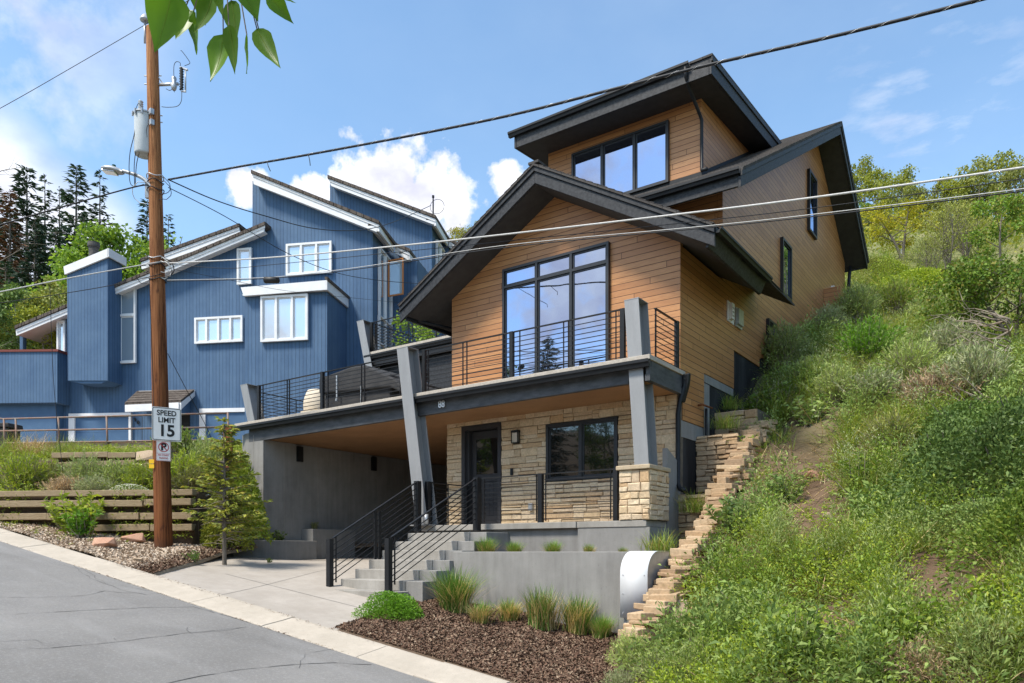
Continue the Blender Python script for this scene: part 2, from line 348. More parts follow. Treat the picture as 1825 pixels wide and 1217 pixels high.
def polewood():
    m, T = newmat('pole_wood'); p = P_(T); z = T.n('ShaderNodeSeparateXYZ', {0: p}).outputs[2]
    g = T.noise(T.mapping(p, (13, 13, .55)), 1.3, 7., .75, .8); k = T.noise(T.mapping(p, (5, 5, 1.6)), 1.4, 2.)
    c = T.mix(T.ramp(z, 3., 11.), (.125, .040, .013), (.29, .115, .040))
    c = T.mix(T.ramp(g, .42, .7, 0, .75), c, T.mix(T.ramp(z, 3., 11.), (.26, .105, .04), (.45, .24, .115)))
    c = T.mix(T.ramp(g, .50, .36, 0., .9), c, (.05, .02, .011)); c = T.mix(T.ramp(k, .66, .74, 0., .85), c, (.045, .018, .011))
    c = T.mix(T.ramp(z, .35, .05, 0., .7), c, (.05, .028, .018))
    bsdf_out(T, c, .85, .2, 0, g, .6, .02); return m
M['pole'] = polewood()
M['mulch'] = mk('bark_mulch', (.10, .06, .04), None, rough=1., isl=[(0.069, 0.038, 0.026), (0.127, 0.071, 0.046), (0.184, 0.109, 0.072), (0.098, 0.054, 0.036), (0.276, 0.190, 0.127), (0.115, 0.064, 0.042), (0.437, 0.333, 0.231)])
M['chip'] = mk('pale_gravel', (.36, .28, .20), None, rough=.95, isl=[(.44, .33, .24), (.58, .47, .36), (.33, .24, .17), (.62, .54, .44), (.50, .37, .27)])
M['gravelbase'] = mk('gravel_ground', (.26, .195, .135), (.36, .28, .20), 5., rough=1., bump=.8, bscale=30, fine=.35)

L = {}
L['weed'] = mk_leaf('weed_leaves', [(0.102, 0.172, 0.029), (0.171, 0.265, 0.034), (0.227, 0.311, 0.052), (0.136, 0.218, 0.040), (0.341, 0.390, 0.058)], .3)
L['weedy'] = mk_leaf('yellow_green_leaves', [(0.228, 0.310, 0.034), (0.340, 0.418, 0.040), (0.190, 0.279, 0.034), (0.436, 0.464, 0.069)], .35)
L['thistle'] = mk_leaf('thistle_leaves', [(0.132, 0.205, 0.058), (0.206, 0.292, 0.079), (0.293, 0.369, 0.101), (0.160, 0.244, 0.065)], .25)
L['grass'] = mk_leaf('grass_blades', [(0.149, 0.227, 0.034), (0.224, 0.317, 0.052), (0.298, 0.393, 0.070), (0.186, 0.257, 0.058), (0.486, 0.408, 0.128)], .35)
L['sage'] = mk_leaf('sage_leaves', [(0.268, 0.306, 0.161), (0.372, 0.414, 0.220), (0.454, 0.467, 0.254), (0.310, 0.359, 0.169), (0.206, 0.270, 0.101)], .25)
L['rabbit'] = mk_leaf('rabbitbrush_leaves', [(0.252, 0.341, 0.092), (0.356, 0.444, 0.125), (0.440, 0.495, 0.172), (0.271, 0.358, 0.118)], .3)
L['straw'] = mk_leaf('straw_blades', [(.52, .39, .17), (.62, .48, .24), (.44, .33, .15), (.60, .46, .25)], .3)
L['deadgrass'] = mk_leaf('dead_stems', [(0.503, 0.356, 0.190), (0.620, 0.449, 0.253), (0.384, 0.264, 0.148)], .1)
L['ogreen'] = mk_leaf('ornamental_grass', [(0.092, 0.203, 0.030), (0.134, 0.270, 0.042), (0.185, 0.330, 0.060), (0.286, 0.360, 0.084)], .3)
L['boxw'] = mk_leaf('bright_bush_leaves', [(0.108, 0.240, 0.019), (0.161, 0.324, 0.029), (0.087, 0.204, 0.019), (0.215, 0.384, 0.043)], .35)
L['con'] = mk_leaf('conifer_needles', [(.018, .042, .02), (.03, .062, .028), (.045, .08, .035), (.025, .052, .022)], .1)
L['conr'] = mk_leaf('rusty_needles', [(.12, .05, .025), (.16, .07, .035), (.07, .05, .025), (.09, .045, .02)], .1)
L['spruce'] = mk_leaf('young_spruce_needles', [(0.174, 0.227, 0.038), (0.263, 0.308, 0.056), (0.350, 0.356, 0.069), (0.131, 0.178, 0.038), (0.472, 0.389, 0.075)], .25)
L['aspen'] = mk_leaf('aspen_leaves', [(0.168, 0.300, 0.030), (0.252, 0.405, 0.042), (0.336, 0.480, 0.066), (0.134, 0.247, 0.030)], .4)
L['oak'] = mk_leaf('scrub_oak_leaves', [(0.235, 0.270, 0.036), (0.336, 0.360, 0.042), (0.168, 0.210, 0.036), (0.420, 0.420, 0.066)], .35)
L['oaky'] = mk_leaf('fresh_yellow_leaves', [(0.336, 0.320, 0.020), (0.426, 0.380, 0.024), (0.269, 0.280, 0.024), (0.470, 0.400, 0.048)], .4)
L['maple'] = mk_leaf('maple_leaves', [(0.091, 0.176, 0.022), (0.142, 0.243, 0.030), (0.217, 0.324, 0.043), (0.084, 0.149, 0.027), (0.332, 0.297, 0.065)], .35)
L['olive'] = mk_leaf('olive_leaves', [(0.202, 0.225, 0.048), (0.269, 0.300, 0.066), (0.336, 0.345, 0.090), (0.168, 0.195, 0.048)], .3)
L['dkshrub'] = mk_leaf('dark_shrub_leaves', [(0.075, 0.131, 0.032), (0.113, 0.184, 0.042), (0.160, 0.236, 0.058), (0.094, 0.153, 0.037)], .25)
L['flower'] = mk_leaf('white_petals', [(.72, .72, .68), (.80, .80, .76)], .2)
L['big'] = mk_leaf('overhead_leaves', [(.075, .17, .010), (.12, .24, .015), (.04, .11, .012)], .5, .35)

# ---------------------------------------------------------------- ground
def cz(x): return -2.39-.1456*x
YC, YF = 7.5, 6.88
def grid(xs, ys, zf, skirt=None):
    xs = np.asarray(xs); ys = np.asarray(ys); X, Y = np.meshgrid(xs, ys); Z = zf(X, Y)
    V = np.stack([X.ravel(), Y.ravel(), Z.ravel()], 1); n = len(xs); i = np.arange(len(ys)-1)[:, None]*n+np.arange(n-1)[None, :]; i = i.ravel()
    return V, np.stack([i, i+1, i+n+1, i+n], 1)
road = MB(); road.face([(-70, -9, cz(-70)-.08), (40, -9, cz(40)-.08), (40, YF, cz(40)-.08), (-70, YF, cz(-70)-.08)])
structure('road', road, M['asphalt'])
gx = np.linspace(-260, 260, 60); gy = np.linspace(-260, 260, 30); V, F = grid(gx, gy, lambda X, Y: np.clip(cz(X), -14, 2.4)-.62)
structure('ground', npmesh('ground', V, F), M['soil'], True)
ck = MB()
def crack(pts, w=.014):
    """a filled crack: a thin ribbon 4 mm above the asphalt through picture-measured road points"""
    P = []
    for u, v in pts:
        r = ray(u, v); t = (-2.39-.076)/(r[2]+.1456*r[0]); P.append(r*t)
    Q = []
    for a, b in zip(P[:-1], P[1:]):
        m = max(2, int(np.linalg.norm(b-a)/.16)); Q += [a+(b-a)*k/m for k in range(m)]
    Q.append(P[-1]); Q = [q+np.array([rng.normal(0, .012), rng.normal(0, .02), 0]) for q in Q]
    for q in Q: q[2] = cz(q[0])-.076
    for i in range(len(Q)-1):
        a, b = Q[i], Q[i+1]; d = (b-a)/np.linalg.norm(b-a); s = np.array([-d[1], d[0], 0])*w*rng.uniform(.15, .8)
        s[2] = 0; ck.face([a-s, b-s, b+s, a+s])
crack([(0, 1064), (70, 1064), (150, 1061), (190, 1053), (215, 1056), (300, 1058)], .012)
crack([(0, 1095), (120, 1089), (250, 1083), (345, 1081), (420, 1102), (455, 1112)], .013)
crack([(0, 1156), (90, 1155), (170, 1148), (250, 1138), (340, 1127), (440, 1117)], .012)
crack([(300, 1217), (360, 1204), (430, 1193), (520, 1184), (600, 1180), (660, 1184)], .016)
crack([(535, 1190), (545, 1165), (600, 1155), (640, 1172)], .008)
crack([(120, 1000), (160, 1030), (215, 1050), (260, 1060)], .008)
crack([(160, 1035), (210, 1042), (262, 1052)], .006); crack([(20, 1000), (90, 1003), (150, 1015), (190, 1040)], .006)
crack([(335, 1118), (340, 1128), (400, 1124), (430, 1118)], .008); crack([(200, 1137), (212, 1142)], .009)
crack([(100, 1150), (60, 1140), (0, 1143)], .007)
structure('road_cracks', ck, M['crack'])
# kerb: sloped gutter pan with a rounded back, cast in lengths with open joints
kb = MB(); x = -62.
while x < 12:
    ln = rng.uniform(1.7, 2.3) if x < -8 else rng.uniform(1.0, 1.25); x1 = x+ln-.012
    j = rng.normal(0, .006)
    prof = [(YF, -.30), (YF, -.072), (YF+.05, -.058), (YF+.40, -.008), (YF+.55, .02), (YC-.02, .02), (YC, .0), (YC, -.30)]
    va = [(x, y, cz(x)+z+j) for y, z in prof]; vb = [(x1, y, cz(x1)+z+j) for y, z in prof]; n = len(prof)
    kb.raw(va+vb, [tuple(range(n-1, -1, -1)), tuple(range(n, 2*n))]+[(i, (i+1) % n, n+(i+1) % n, n+i) for i in range(n)])
    x += ln
structure('kerb', kb, M['kerb'])
# driveway between the kerb and the carport
def drive_l(y): return -13.4-(y-7.5)*.73 if y < 12.3 else -16.9
def drive_z(x, y): t = np.clip((y-7.5)/5.5, 0, 1); return (cz(x)-.01)*(1-t**1.8)+(-.24+.02*(y-13)*(y > 13))*t**1.8
V = []; F = []; ys = np.linspace(7.49, 21, 46); nx = 26
for y in ys:
    xl = max(drive_l(y)-.35, -17.4); xr = -8.5-(y-7.5)*.42 if y < 9.7 else (-9.35 if y < 10.9 else -11.0)
    for k in range(nx):
        xx = xl+(xr-xl)*k/(nx-1); V.append((xx, y, drive_z(xx, y)))
for i in range(len(ys)-1):
    for k in range(nx-1): a = i*nx+k; F.append((a, a+1, a+nx+1, a+nx))
structure('driveway', npmesh('driveway', V, F), M['drive'], True)
dj = MB()
for a, b in (((-13.3, 8.9), (-9.2, 8.9)), ((-11.4, 7.5), (-13.4, 12.4))):
    for k in range(30):
        p = np.array(a)+(np.array(b)-a)*k/30; q = np.array(a)+(np.array(b)-a)*(k+1)/30; s = np.array([-(q-p)[1], (q-p)[0]]); s = s/np.linalg.norm(s)*.006
        dj.face([(*(c+t*s), drive_z(c[0], c[1])+.004) for c, t in ((p, -1), (q, -1), (q, 1), (p, 1))])
structure('driveway_joints', dj, M['crack'])
# mulch bed on the right
def mulch_z(x, y): return cz(x)+.035+.05*(y-7.5)+(.03*np.sin(x*3.1+y*2.3)+.02*np.sin(x*7+y*5))*np.minimum(1, (y-7.5)/.7)
V = []; F = []; ys = np.concatenate([[7.40], np.linspace(7.49, 10.85, 30)]); nx = 40
for y in ys:
    xl = -8.5-(y-7.5)*.42 if y < 9.7 else -9.3; xr = -4.0-(y-7.5)*.30
    for k in range(nx): xx = xl+(xr-xl)*k/(nx-1); V.append((xx, y, (mulch_z(xx, y) if y > 7.45 else cz(xx)-.10)-(.05 if k == 0 else 0)))
for i in range(len(ys)-1):
    for k in range(nx-1): a = i*nx+k; F.append((a, a+1, a+nx+1, a+nx))
structure('mulch_bed', npmesh('mulch_bed', V, F), M['soil'], True)
# gravel bank on the left, from the kerb up to the timber walls
def bank_z(x, y): return cz(x)+.02+.012*(y-7.5)+.025*np.sin(x*2.1+y*3.)+np.where(x > -16.8, .10*np.exp(-((x+15.6)**2/1.2+(y-10.2)**2/1.6)), 0)
V = []; F = []; ys = np.linspace(7.5, 17., 50); nx = 110
for y in ys:
    xr = drive_l(y)-.0; xl = -48.
    for k in range(nx): xx = xr-(xr-xl)*(k/(nx-1))**1.6; V.append((xx, y, bank_z(xx, y)-(.06 if k == 0 else 0)))
for i in range(len(ys)-1):
    for k in range(nx-1): a = i*nx+k; F.append((a+1, a, a+nx, a+nx+1))
structure('gravel_bank', npmesh('gravel_bank', V, F), M['gravelbase'], True)
def chips(name, P, size, m, flat=.5, asp=(.3, .6)):
    n = len(P); a = rng.uniform(0, 2*np.pi, n); t = rng.normal(0, flat, n); s = size*rng.uniform(.5, 1.5, n); w = s*rng.uniform(*asp, n)
    ax = np.stack([np.cos(a)*np.cos(t), np.sin(a)*np.cos(t), np.sin(t)], 1); b = np.stack([-np.sin(a), np.cos(a), rng.normal(0, flat, n)], 1)
    V = np.stack([P-ax*s[:, None]-b*w[:, None]*.6, P+ax*s[:, None]*.8-b*w[:, None], P+ax*s[:, None]+b*w[:, None]*.7, P-ax*s[:, None]*.7+b*w[:, None]], 1).reshape(-1, 3)
    o = link(name, npmesh(name, V, np.arange(4*n).reshape(-1, 4)), m); tag(o, kind='stuff'); return o
n = 62000; yy = 7.5+(10.85-7.5)*rng.random(n)**1.25; xl = np.where(yy < 9.7, -8.5-(yy-7.5)*.42, -9.25); xr = -4.0-(yy-7.5)*.3; xx = xl+(xr-xl)*rng.random(n)
o = chips('mulch_chips', np.stack([xx, yy, mulch_z(xx, yy)+.008+.02*rng.random(n)], 1), .019, M['mulch'])
tag(o, 'dark brown shredded bark mulch covering the bed beside the kerb', 'mulch')
n = 2600; xx = rng.uniform(-24, -3, n); yy = np.where(rng.random(n) < .6, 6.86+.10*rng.random(n)**2, 7.36+.14*rng.random(n)); zz = cz(xx)+np.where(yy < 7.1, -.068, .026); k = np.sin(xx*1.3)+np.sin(xx*.47+1)+rng.normal(0, .6, n) > .1
o = chips('gutter_grit', np.stack([xx, yy, zz], 1)[k], .011, M['mulch'], .3); tag(o, 'bits of bark and grit gathered along the kerb', 'grit')
n = 30000; yy = 7.5+4.6*rng.random(n)**1.3; xr = -13.4-(yy-7.5)*.73+.02; xx = xr-.05-9.5*rng.random(n)**1.4
zz = bank_z(xx, yy)+.006+.012*rng.random(n); mk_ = (xx > -15.0-.7*rng.random(n)+(9.4-yy)*.6)
o = chips('gravel_stones', np.stack([xx, yy, zz], 1)[~mk_], .022, M['chip'], .6, (.6, 1.)); tag(o, 'pale tan gravel lying along the kerb at the foot of the timber wall', 'gravel')
o = chips('leaf_litter', np.stack([xx, yy, zz+.008], 1)[mk_], .026, M['mulch'], .5); tag(o, 'brown wood chips and litter around the utility pole', 'mulch')

# ---------------------------------------------------------------- stone laying
def ledge(mb, u0, u1, z0, z1, org, ux, nrm, holes=(), hmin=.07, hmax=.19, lmin=.16, lmax=.55, depth=.05, jag=.006, gap=.006):
    """irregular stones on a wall: u along ux, z up; holes = (u0,u1,z0,z1)"""
    org = np.array(org, float); ux = np.array(ux, float); nrm = np.array(nrm, float)
    brk = sorted(set([z0, z1]+[z for h in holes for z in (h[2], h[3]) if z0 < z < z1])); rows = []
    for a, b in zip(brk[:-1], brk[1:]):
        z = a
        while z < b-1e-6:
            h = rng.uniform(hmin, hmax)
            if b-(z+h) < hmin: h = b-z
            rows.append((z, z+h)); z += h
    for a, b in rows:
        segs = [(u0, u1)]
        for h in holes:
            if h[2] < b-1e-4 and h[3] > a+1e-4:
                ns = []
                for s, e in segs:
                    if h[0] > s and h[1] < e: ns += [(s, h[0]), (h[1], e)]
                    elif h[0] <= s and h[1] < e and h[1] > s: ns.append((h[1], e))
                    elif h[0] > s and h[1] >= e and h[0] < e: ns.append((s, h[0]))
                    elif h[1] <= s or h[0] >= e: ns.append((s, e))
                segs = ns
        for s, e in segs:
            u = s
            while u < e-1e-6:
                w = rng.uniform(lmin, lmax)*(1. if b-a > .1 else 1.2)
                if e-(u+w) < lmin*.7: w = e-u
                cells = [(a, b)]
                if b-a > .135 and rng.random() < .35: mm = a+(b-a)*rng.uniform(.4, .6); cells = [(a, mm), (mm, b)]
                for c0, c1 in cells:
                    dd = depth*rng.uniform(.55, 1.); g = gap*rng.uniform(.4, 1.2); j = lambda k=1.: rng.normal(0, jag*k)
                    q = [(u+g, c0+g), (u+w-g, c0+g), (u+w-g, c1-g), (u+g, c1-g)]
                    B = [org+ux*p[0]+np.array([0, 0, p[1]]) for p in q]
                    Fm = [org+ux*(p[0]+j())+np.array([0, 0, p[1]+j(.8)])+nrm*dd*.75 for p in q]
                    cu = u+w/2; czz = (c0+c1)/2
                    Ft = [org+ux*(cu+(p[0]-cu)*.86+j(.6))+np.array([0, 0, czz+(p[1]-czz)*.74+j(.5)])+nrm*(dd+j(.8)) for p in q]
                    mb.raw(B+Fm+Ft, [(0, 1, 5, 4), (1, 2, 6, 5), (2, 3, 7, 6), (3, 0, 4, 7), (4, 5, 9, 8), (5, 6, 10, 9), (6, 7, 11, 10), (7, 4, 8, 11), (8, 9, 10, 11)])
                u += w

# ---------------------------------------------------------------- house with cedar siding
H = thing('brown_house', 'cedar sided house with black gabled roofs, stone ground floor and carport under a balcony', 'house', (-8.86, 14.1, .58))
XL, XR_, YG, YM = -11.81, -5.91, 14.12, 16.53
AX, AZ, SL = -8.86, 8.25, .577
def low_under(x): return AZ-.40-SL*abs(x-AX)
gw = MB(); gw.prism([(XL, YG, 3.2), (XR_, YG, 3.2), (XR_, YG, low_under(XR_)), (AX, YG, low_under(AX)), (XL, YG, low_under(XL))], (0, .12, 0))
gw.build('gable_wall', M['wood'], H)
def main_top(y): return 8.07+.5702*(y-15.67) if y < 25.14 else 13.47-.657*(y-25.14)
sw = MB(); sw.prism([(XR_, 14.245, 2.64), (XR_, 15.4, 2.64), (XR_, 15.4, 3.80), (XR_, 17.28, 3.80), (XR_, 17.28, 4.70), (XR_, 19.2, 4.70), (XR_, 19.2, 4.9), (XR_, 29.2, 7.6),
    (XR_, 29.2, main_top(29.2)-.38), (XR_, 25.14, 13.05), (XR_, 16.53, main_top(16.53)-.38), (XR_, 16.53, 6.1), (XR_, 14.245, 6.1)], (-.12, 0, 0))
sw.build('side_wall', M['wood'], H)
mf = MB(); mf.box(XL, XR_-.125, YM, YM+.12, 5.4, 8.18); mf.box(XL, XL+.12, YM+.125, 29.2, 3.3, 9.0); mf.box(XL, XL+.12, YG+.125, YM-.005, 3.2, 6.1); mf.box(XL+.125, XR_-.125, 29.05, 29.2, 4, 10.2)
mf.build('upper_wall', M['wood'], H)
fw = MB(); fw.box(XL+.2, XR_-.03, 14.32, 29., -1.2, 5.0); fo = fw.build('foundation_wall', M['blackwall'], H)
fc = MB(); fc.box(XR_-.10, XR_-.015, 14.2, 15.4, 2.30, 2.63); fc.box(XR_-.10, XR_-.012, 15.41, 17.27, 3.62, 3.79); fc.box(XR_-.10, XR_-.014, 15.42, 15.75, 2.2, 3.6)
fc.build('foundation_edge', M['conc'], H)
# lower gable roof: shingle slab, soffit, layered rake boards
def gable_roof(name, pts_top, yv, m, thick, parent): pass
lr = MB()
def slopebox(mb, x0, x1, y0, y1, t0, t1, off=0.):
    """slab on the low gable between two x, t = depth below the top surface"""
    zf = lambda x: AZ-SL*abs(x-AX)+off
    mb.prism([(x0, y0, zf(x0)-t0), (x1, y0, zf(x1)-t0), (x1, y0, zf(x1)-t1), (x0, y0, zf(x0)-t1)], (0, y1-y0, 0))
RXR, RXL, RY0, RY1 = -4.92, -12.80, 13.30, 16.60
roof = MB(); slopebox(roof, AX, RXR-.02, RY0-.03, RY1+2.2, 0, .045); slopebox(roof, RXL+.02, AX, RY0-.03, RY1+2.2, 0, .045)
roof.bar((AX, RY0-.03, AZ+.02), (AX, RY1+1, AZ+.02), .26, .05)
for s in (-1, 1):       # courses of shingles, each lapping the one below
    for k in range(23):
        d = .08+k*.168; x = AX+s*d; z = AZ-SL*d
        roof.prism([(x, RY0-.035, z+.004), (x+s*.17, RY0-.035, z+.004-.17*SL), (x+s*.17, RY0-.035, z+.022-.17*SL)], (0, RY1+1.2-RY0, 0))
rf = roof.build('roof', M['shingle'], H)
fb_ = MB()
for x0, x1 in ((AX, RXR), (RXL, AX)):
    slopebox(fb_, x0, x1, RY0, RY0+.06, .05, .15); slopebox(fb_, x0, x1, RY0+.035, RY0+.09, .155, .40)
fb_.prism([(RXR-.06, RY0+.095, AZ-SL*3.88-.06), (RXR-.0, RY0+.095, AZ-SL*3.94-.06), (RXR-.14, RY0+.095, AZ-SL*3.94-.36), (RXR-.20, RY0+.095, AZ-SL*3.94-.36)], (0, YM-RY0-.1, 0))
fb_.prism([(RXL+.06, RY0+.095, AZ-SL*3.88-.06), (RXL-.0, RY0+.095, AZ-SL*3.94-.06), (RXL+.14, RY0+.095, AZ-SL*3.94-.36), (RXL+.2, RY0+.095, AZ-SL*3.94-.36)], (0, YM-RY0-.1, 0))
fb_.build('fascia', M['fascia'], rf, bevel=.006)
sf = MB(); slopebox(sf, AX, RXR-.21, RY0+.095, YM-.005, .36, .40); slopebox(sf, RXL+.21, AX, RY0+.095, YM-.005, .36, .40); sf.build('soffit', M['soffit'], rf)
def gutter(name, a, b, parent, out, w=.11, h=.11, m='black'):
    """K-shaped gutter from a to b, opening up, 'out' = outward direction"""
    a = np.array(a, float); b = np.array(b, float); o = np.array(out, float); z = np.array([0, 0, 1.])
    prof = [(0, 0), (0, -h), (w*.62, -h), (w*.78, -h*.55), (w, -h*.4), (w, .0), (w-.012, 0), (w-.012, -h*.3), (.012, -h*.8), (.012, 0)]
    return MB().prism([a+o*p+z*q for p, q in prof], b-a).build(name, M[m], parent)
ze = AZ-SL*3.94-.04
gutter('gutter', (RXR+.01, RY0+.06, ze), (RXR+.01, YM, ze), rf, (1, 0, 0), .11, .11); gutter('gutter', (RXL-.01, RY0+.06, ze), (RXL-.01, YM+.6, ze), rf, (-1, 0, 0), .11, .11)
# main roof (ridge along X)
MX0, MX1 = -12.52, -5.2
mr = MB(); tops = [(15.67, 8.07), (25.14, 13.47), (29.53, 10.59)]
def mslab(mb, x0, x1, seg, t0, t1, e=0.):
    (ya, za), (yb, zb) = seg; mb.prism([(x0, ya, za-t0), (x0, yb, zb-t0), (x0, yb, zb-t1), (x0, ya, za-t1)], (x1-x0, 0, 0))
S1, S2 = (tops[0], tops[1]), (tops[1], tops[2])
mslab(mr, MX0, MX1+.03, S1, 0, .05); mslab(mr, MX0, MX1+.03, S2, 0, .05)
for k in range(62):
    d = .05+k*.15; y = 15.67+d; z = 8.07+.5702*d
    mr.prism([(MX0, y, z+.002), (MX0, y+.15, z+.004+.15*.5702), (MX0, y, z+.02)], (MX1+.034-MX0, 0, 0))
mo = mr.build('roof', M['shingle'], H)
mfz = MB()
for s in (S1, S2): mslab(mfz, MX1-.03, MX1+.02, s, .052, .16); mslab(mfz, MX1-.07, MX1-.01, s, .165, .40)
mfz.box(MX0, MX1-.075, 15.69, 15.75, 8.07-.36, 8.07-.06); mfz.box(MX0, MX1-.075, 29.46, 29.52, 10.22, 10.54)
mfz.build('fascia', M['fascia'], mo, bevel=.006)
ms = MB(); mslab(ms, MX0, MX1-.075, ((15.76, 8.12), tops[1]), .34, .38); mslab(ms, MX0, MX1-.075, (tops[1], (29.45, 10.64)), .34, .38); ms.build('soffit', M['soffit'], mo)
gutter('gutter', (MX0, 15.66, 8.06), (MX1-.02, 15.66, 8.06), mo, (0, -1, 0), .11, .12); gutter('gutter', (MX0, 29.56, 10.55), (MX1+.02, 29.56, 10.55), mo, (0, 1, 0), .11, .12)
# dormer
DX0, DX1, DY = -11.05, -6.71, 17.3
dw = MB(); dw.box(DX0, DX1, DY, DY+.12, 8.6, 10.98); dw.build('dormer_wall', M['wood'], H)
for x in (DX1-.005, DX0+.125):
    ds = MB(); ds.prism([(x, DY+.125, 8.7), (x, 22.5, 11.85-.1), (x, 22.5, 11.35), (x, DY+.125, 10.98)], (-.12, 0, 0)); ds.build('dormer_side_wall', M['wood'], H)
def dtop(y): return 11.22+.078*(y-16.42)
dr = MB(); ex0, ex1 = -11.60, -6.13; y0, y1 = 16.42, 22.4
dr.prism([(ex0-.02, y0-.03, dtop(y0)), (ex0-.02, y1, dtop(y1)), (ex0-.02, y1, dtop(y1)-.05), (ex0-.02, y0-.03, dtop(y0)-.05)], (ex1-ex0+.05, 0, 0))
do = dr.build('dormer_roof', M['shingle'], H)
df = MB(); df.box(ex0+.1, ex1-.06, y0, y0+.06, dtop(y0)-.44, dtop(y0)-.055)
for x0, x1 in ((ex1-.055, ex1), (ex0+.03, ex0+.09)):
    df.prism([(x0, y0, dtop(y0)-.055), (x0, y1, dtop(y1)-.055), (x0, y1, dtop(y1)-.44), (x0, y0, dtop(y0)-.44)], (x1-x0, 0, 0))
df.prism([(ex1+.003, y0-.02, dtop(y0)-.052), (ex1+.003, y1, dtop(y1)-.052), (ex1+.003, y1, dtop(y1)-.16), (ex1+.003, y0-.02, dtop(y0)-.16)], (.03, 0, 0))
df.build('fascia', M['fascia'], do, bevel=.006)
dsf = MB(); dsf.prism([(ex0+.1, y0+.065, dtop(y0)-.40), (ex0+.1, y1, dtop(y1)-.40), (ex0+.1, y1, dtop(y1)-.43), (ex0+.1, y0+.065, dtop(y0)-.43)], (ex1-ex0-.16, 0, 0)); dsf.build('soffit', M['soffit'], do)
gutter('gutter', (ex0-.1, y0-.01, dtop(y0)-.02), (ex1-.5, y0-.01, dtop(y0)-.02), do, (0, -1, 0), .12, .13)
def spout(name, pts, parent, r=.042, m='black'): return MB().tube(pts, r, 8).build(name, M[m], parent, smooth=True)
spout('downspout', [(-6.72, 16.34, 11.10), (-6.72, 16.36, 10.92), (-6.72, 16.5, 10.78), (-6.70, 17.15, 10.42), (-6.68, 17.25, 10.3), (-6.68, 17.25, 9.15), (-6.66, 17.2, 9.08), (-6.50, 17.1, 9.02)], H)
fl = MB(); fl.prism([(DX0, DY-.03, 9.08), (DX1+.03, DY-.03, 9.08), (DX1+.03, DY-.03, 8.95), (DX0, DY-.03, 8.95)], (0, .028, 0))
fl.prism([(DX1+.004, DY, 9.11), (DX1+.004, 22, 11.78), (DX1+.004, 22, 11.62), (DX1+.004, DY, 8.95)], (.026, 0, 0)); fl.build('flashing', M['black'], H)

def window(parent, O, ax, w, h, cols, rows, nrm, fr=.055, gl='glass', fm='trim', name='window', dep=.09, sash=.035, proud=.02, pane=True):
    """cols, rows: lists of relative widths; frame proud of the wall, panes set back"""
    O = np.array(O, float); ax = np.array(ax, float); n = np.array(nrm, float); z = np.array([0, 0, 1.])
    f = MB(); g = MB()
    def blk(mb, a0, a1, z0, z1, d0, d1):
        q = [O+ax*a0+z*z0+n*d0, O+ax*a1+z*z0+n*d0, O+ax*a1+z*z1+n*d0, O+ax*a0+z*z1+n*d0]; mb.prism(q, n*(d1-d0))
    cs = np.cumsum([0]+list(cols))/sum(cols)*w; rs = np.cumsum([0]+list(rows))/sum(rows)*h
    blk(f, 0, w, 0, fr, -dep, proud); blk(f, 0, w, h-fr, h, -dep, proud); blk(f, 0, fr, fr, h-fr, -dep, proud); blk(f, w-fr, w, fr, h-fr, -dep, proud)
    for c in cs[1:-1]: blk(f, c-fr/2, c+fr/2, fr, h-fr, -dep, proud-.004)
    for r in rs[1:-1]:
        for a, b in zip(cs[:-1], cs[1:]): blk(f, a+fr*(1 if a == 0 else .5), b-fr*(1 if b == cs[-1] else .5), r-fr/2, r+fr/2, -dep, proud-.006)
    for a, b in zip(cs[:-1], cs[1:]):
        for r, s in zip(rs[:-1], rs[1:]):
            a0 = a+fr*(1 if a == 0 else .5); b0 = b-fr*(1 if b == cs[-1] else .5); r0 = r+fr*(1 if r == 0 else .5); s0 = s-fr*(1 if s == rs[-1] else .5)
            if sash:
                blk(f, a0, b0, r0, r0+sash, -dep, -.015); blk(f, a0, b0, s0-sash, s0, -dep, -.015); blk(f, a0, a0+sash, r0+sash, s0-sash, -dep, -.015); blk(f, b0-sash, b0, r0+sash, s0-sash, -dep, -.015)
            blk(g, a0+sash, b0-sash, r0+sash, s0-sash, -dep+.005, -.035)
    fo = f.build(name, M[fm], parent)
    g.build('pane', M[gl], fo)
    return fo
fy = (0, -1, 0); fx = (1, 0, 0)
window(H, (-10.23, YG-.07, 3.58), (1, 0, 0), 2.76, 2.94, [.94, .90, .92], [2.52, .42], fy)
window(H, (-10.27, DY-.07, 9.06), (1, 0, 0), 2.75, 1.52, [1, 1, 1], [1], fy)
window(H, (XR_+.065, 21.03, 7.05), (0, 1, 0), .90, 1.56, [1], [1], fx, fr=.07); window(H, (XR_+.065, 23.89, 9.8), (0, 1, 0), .92, 1.87, [1], [1], fx, fr=.07)
window(H, (XR_+.065, 19.75, 5.1), (0, 1, 0), .75, .96, [1], [1], fx, fr=.06)
# window well hood low on the side wall, towards the back
hood = MB(); hood.box(XR_+.005, XR_+.10, 27.0, 29.0, 7.9, 9.0); ho = hood.build('basement_window_surround', M['white'], H)
MB().box(XR_+.105, XR_+.13, 27.2, 28.7, 7.9, 8.8).build('pane', M['glassd'], ho)
MB().box(XR_+.005, XR_+.5, 26.0, 26.9, 7.0, 8.62).build('window_well_box', M['wood'], H)
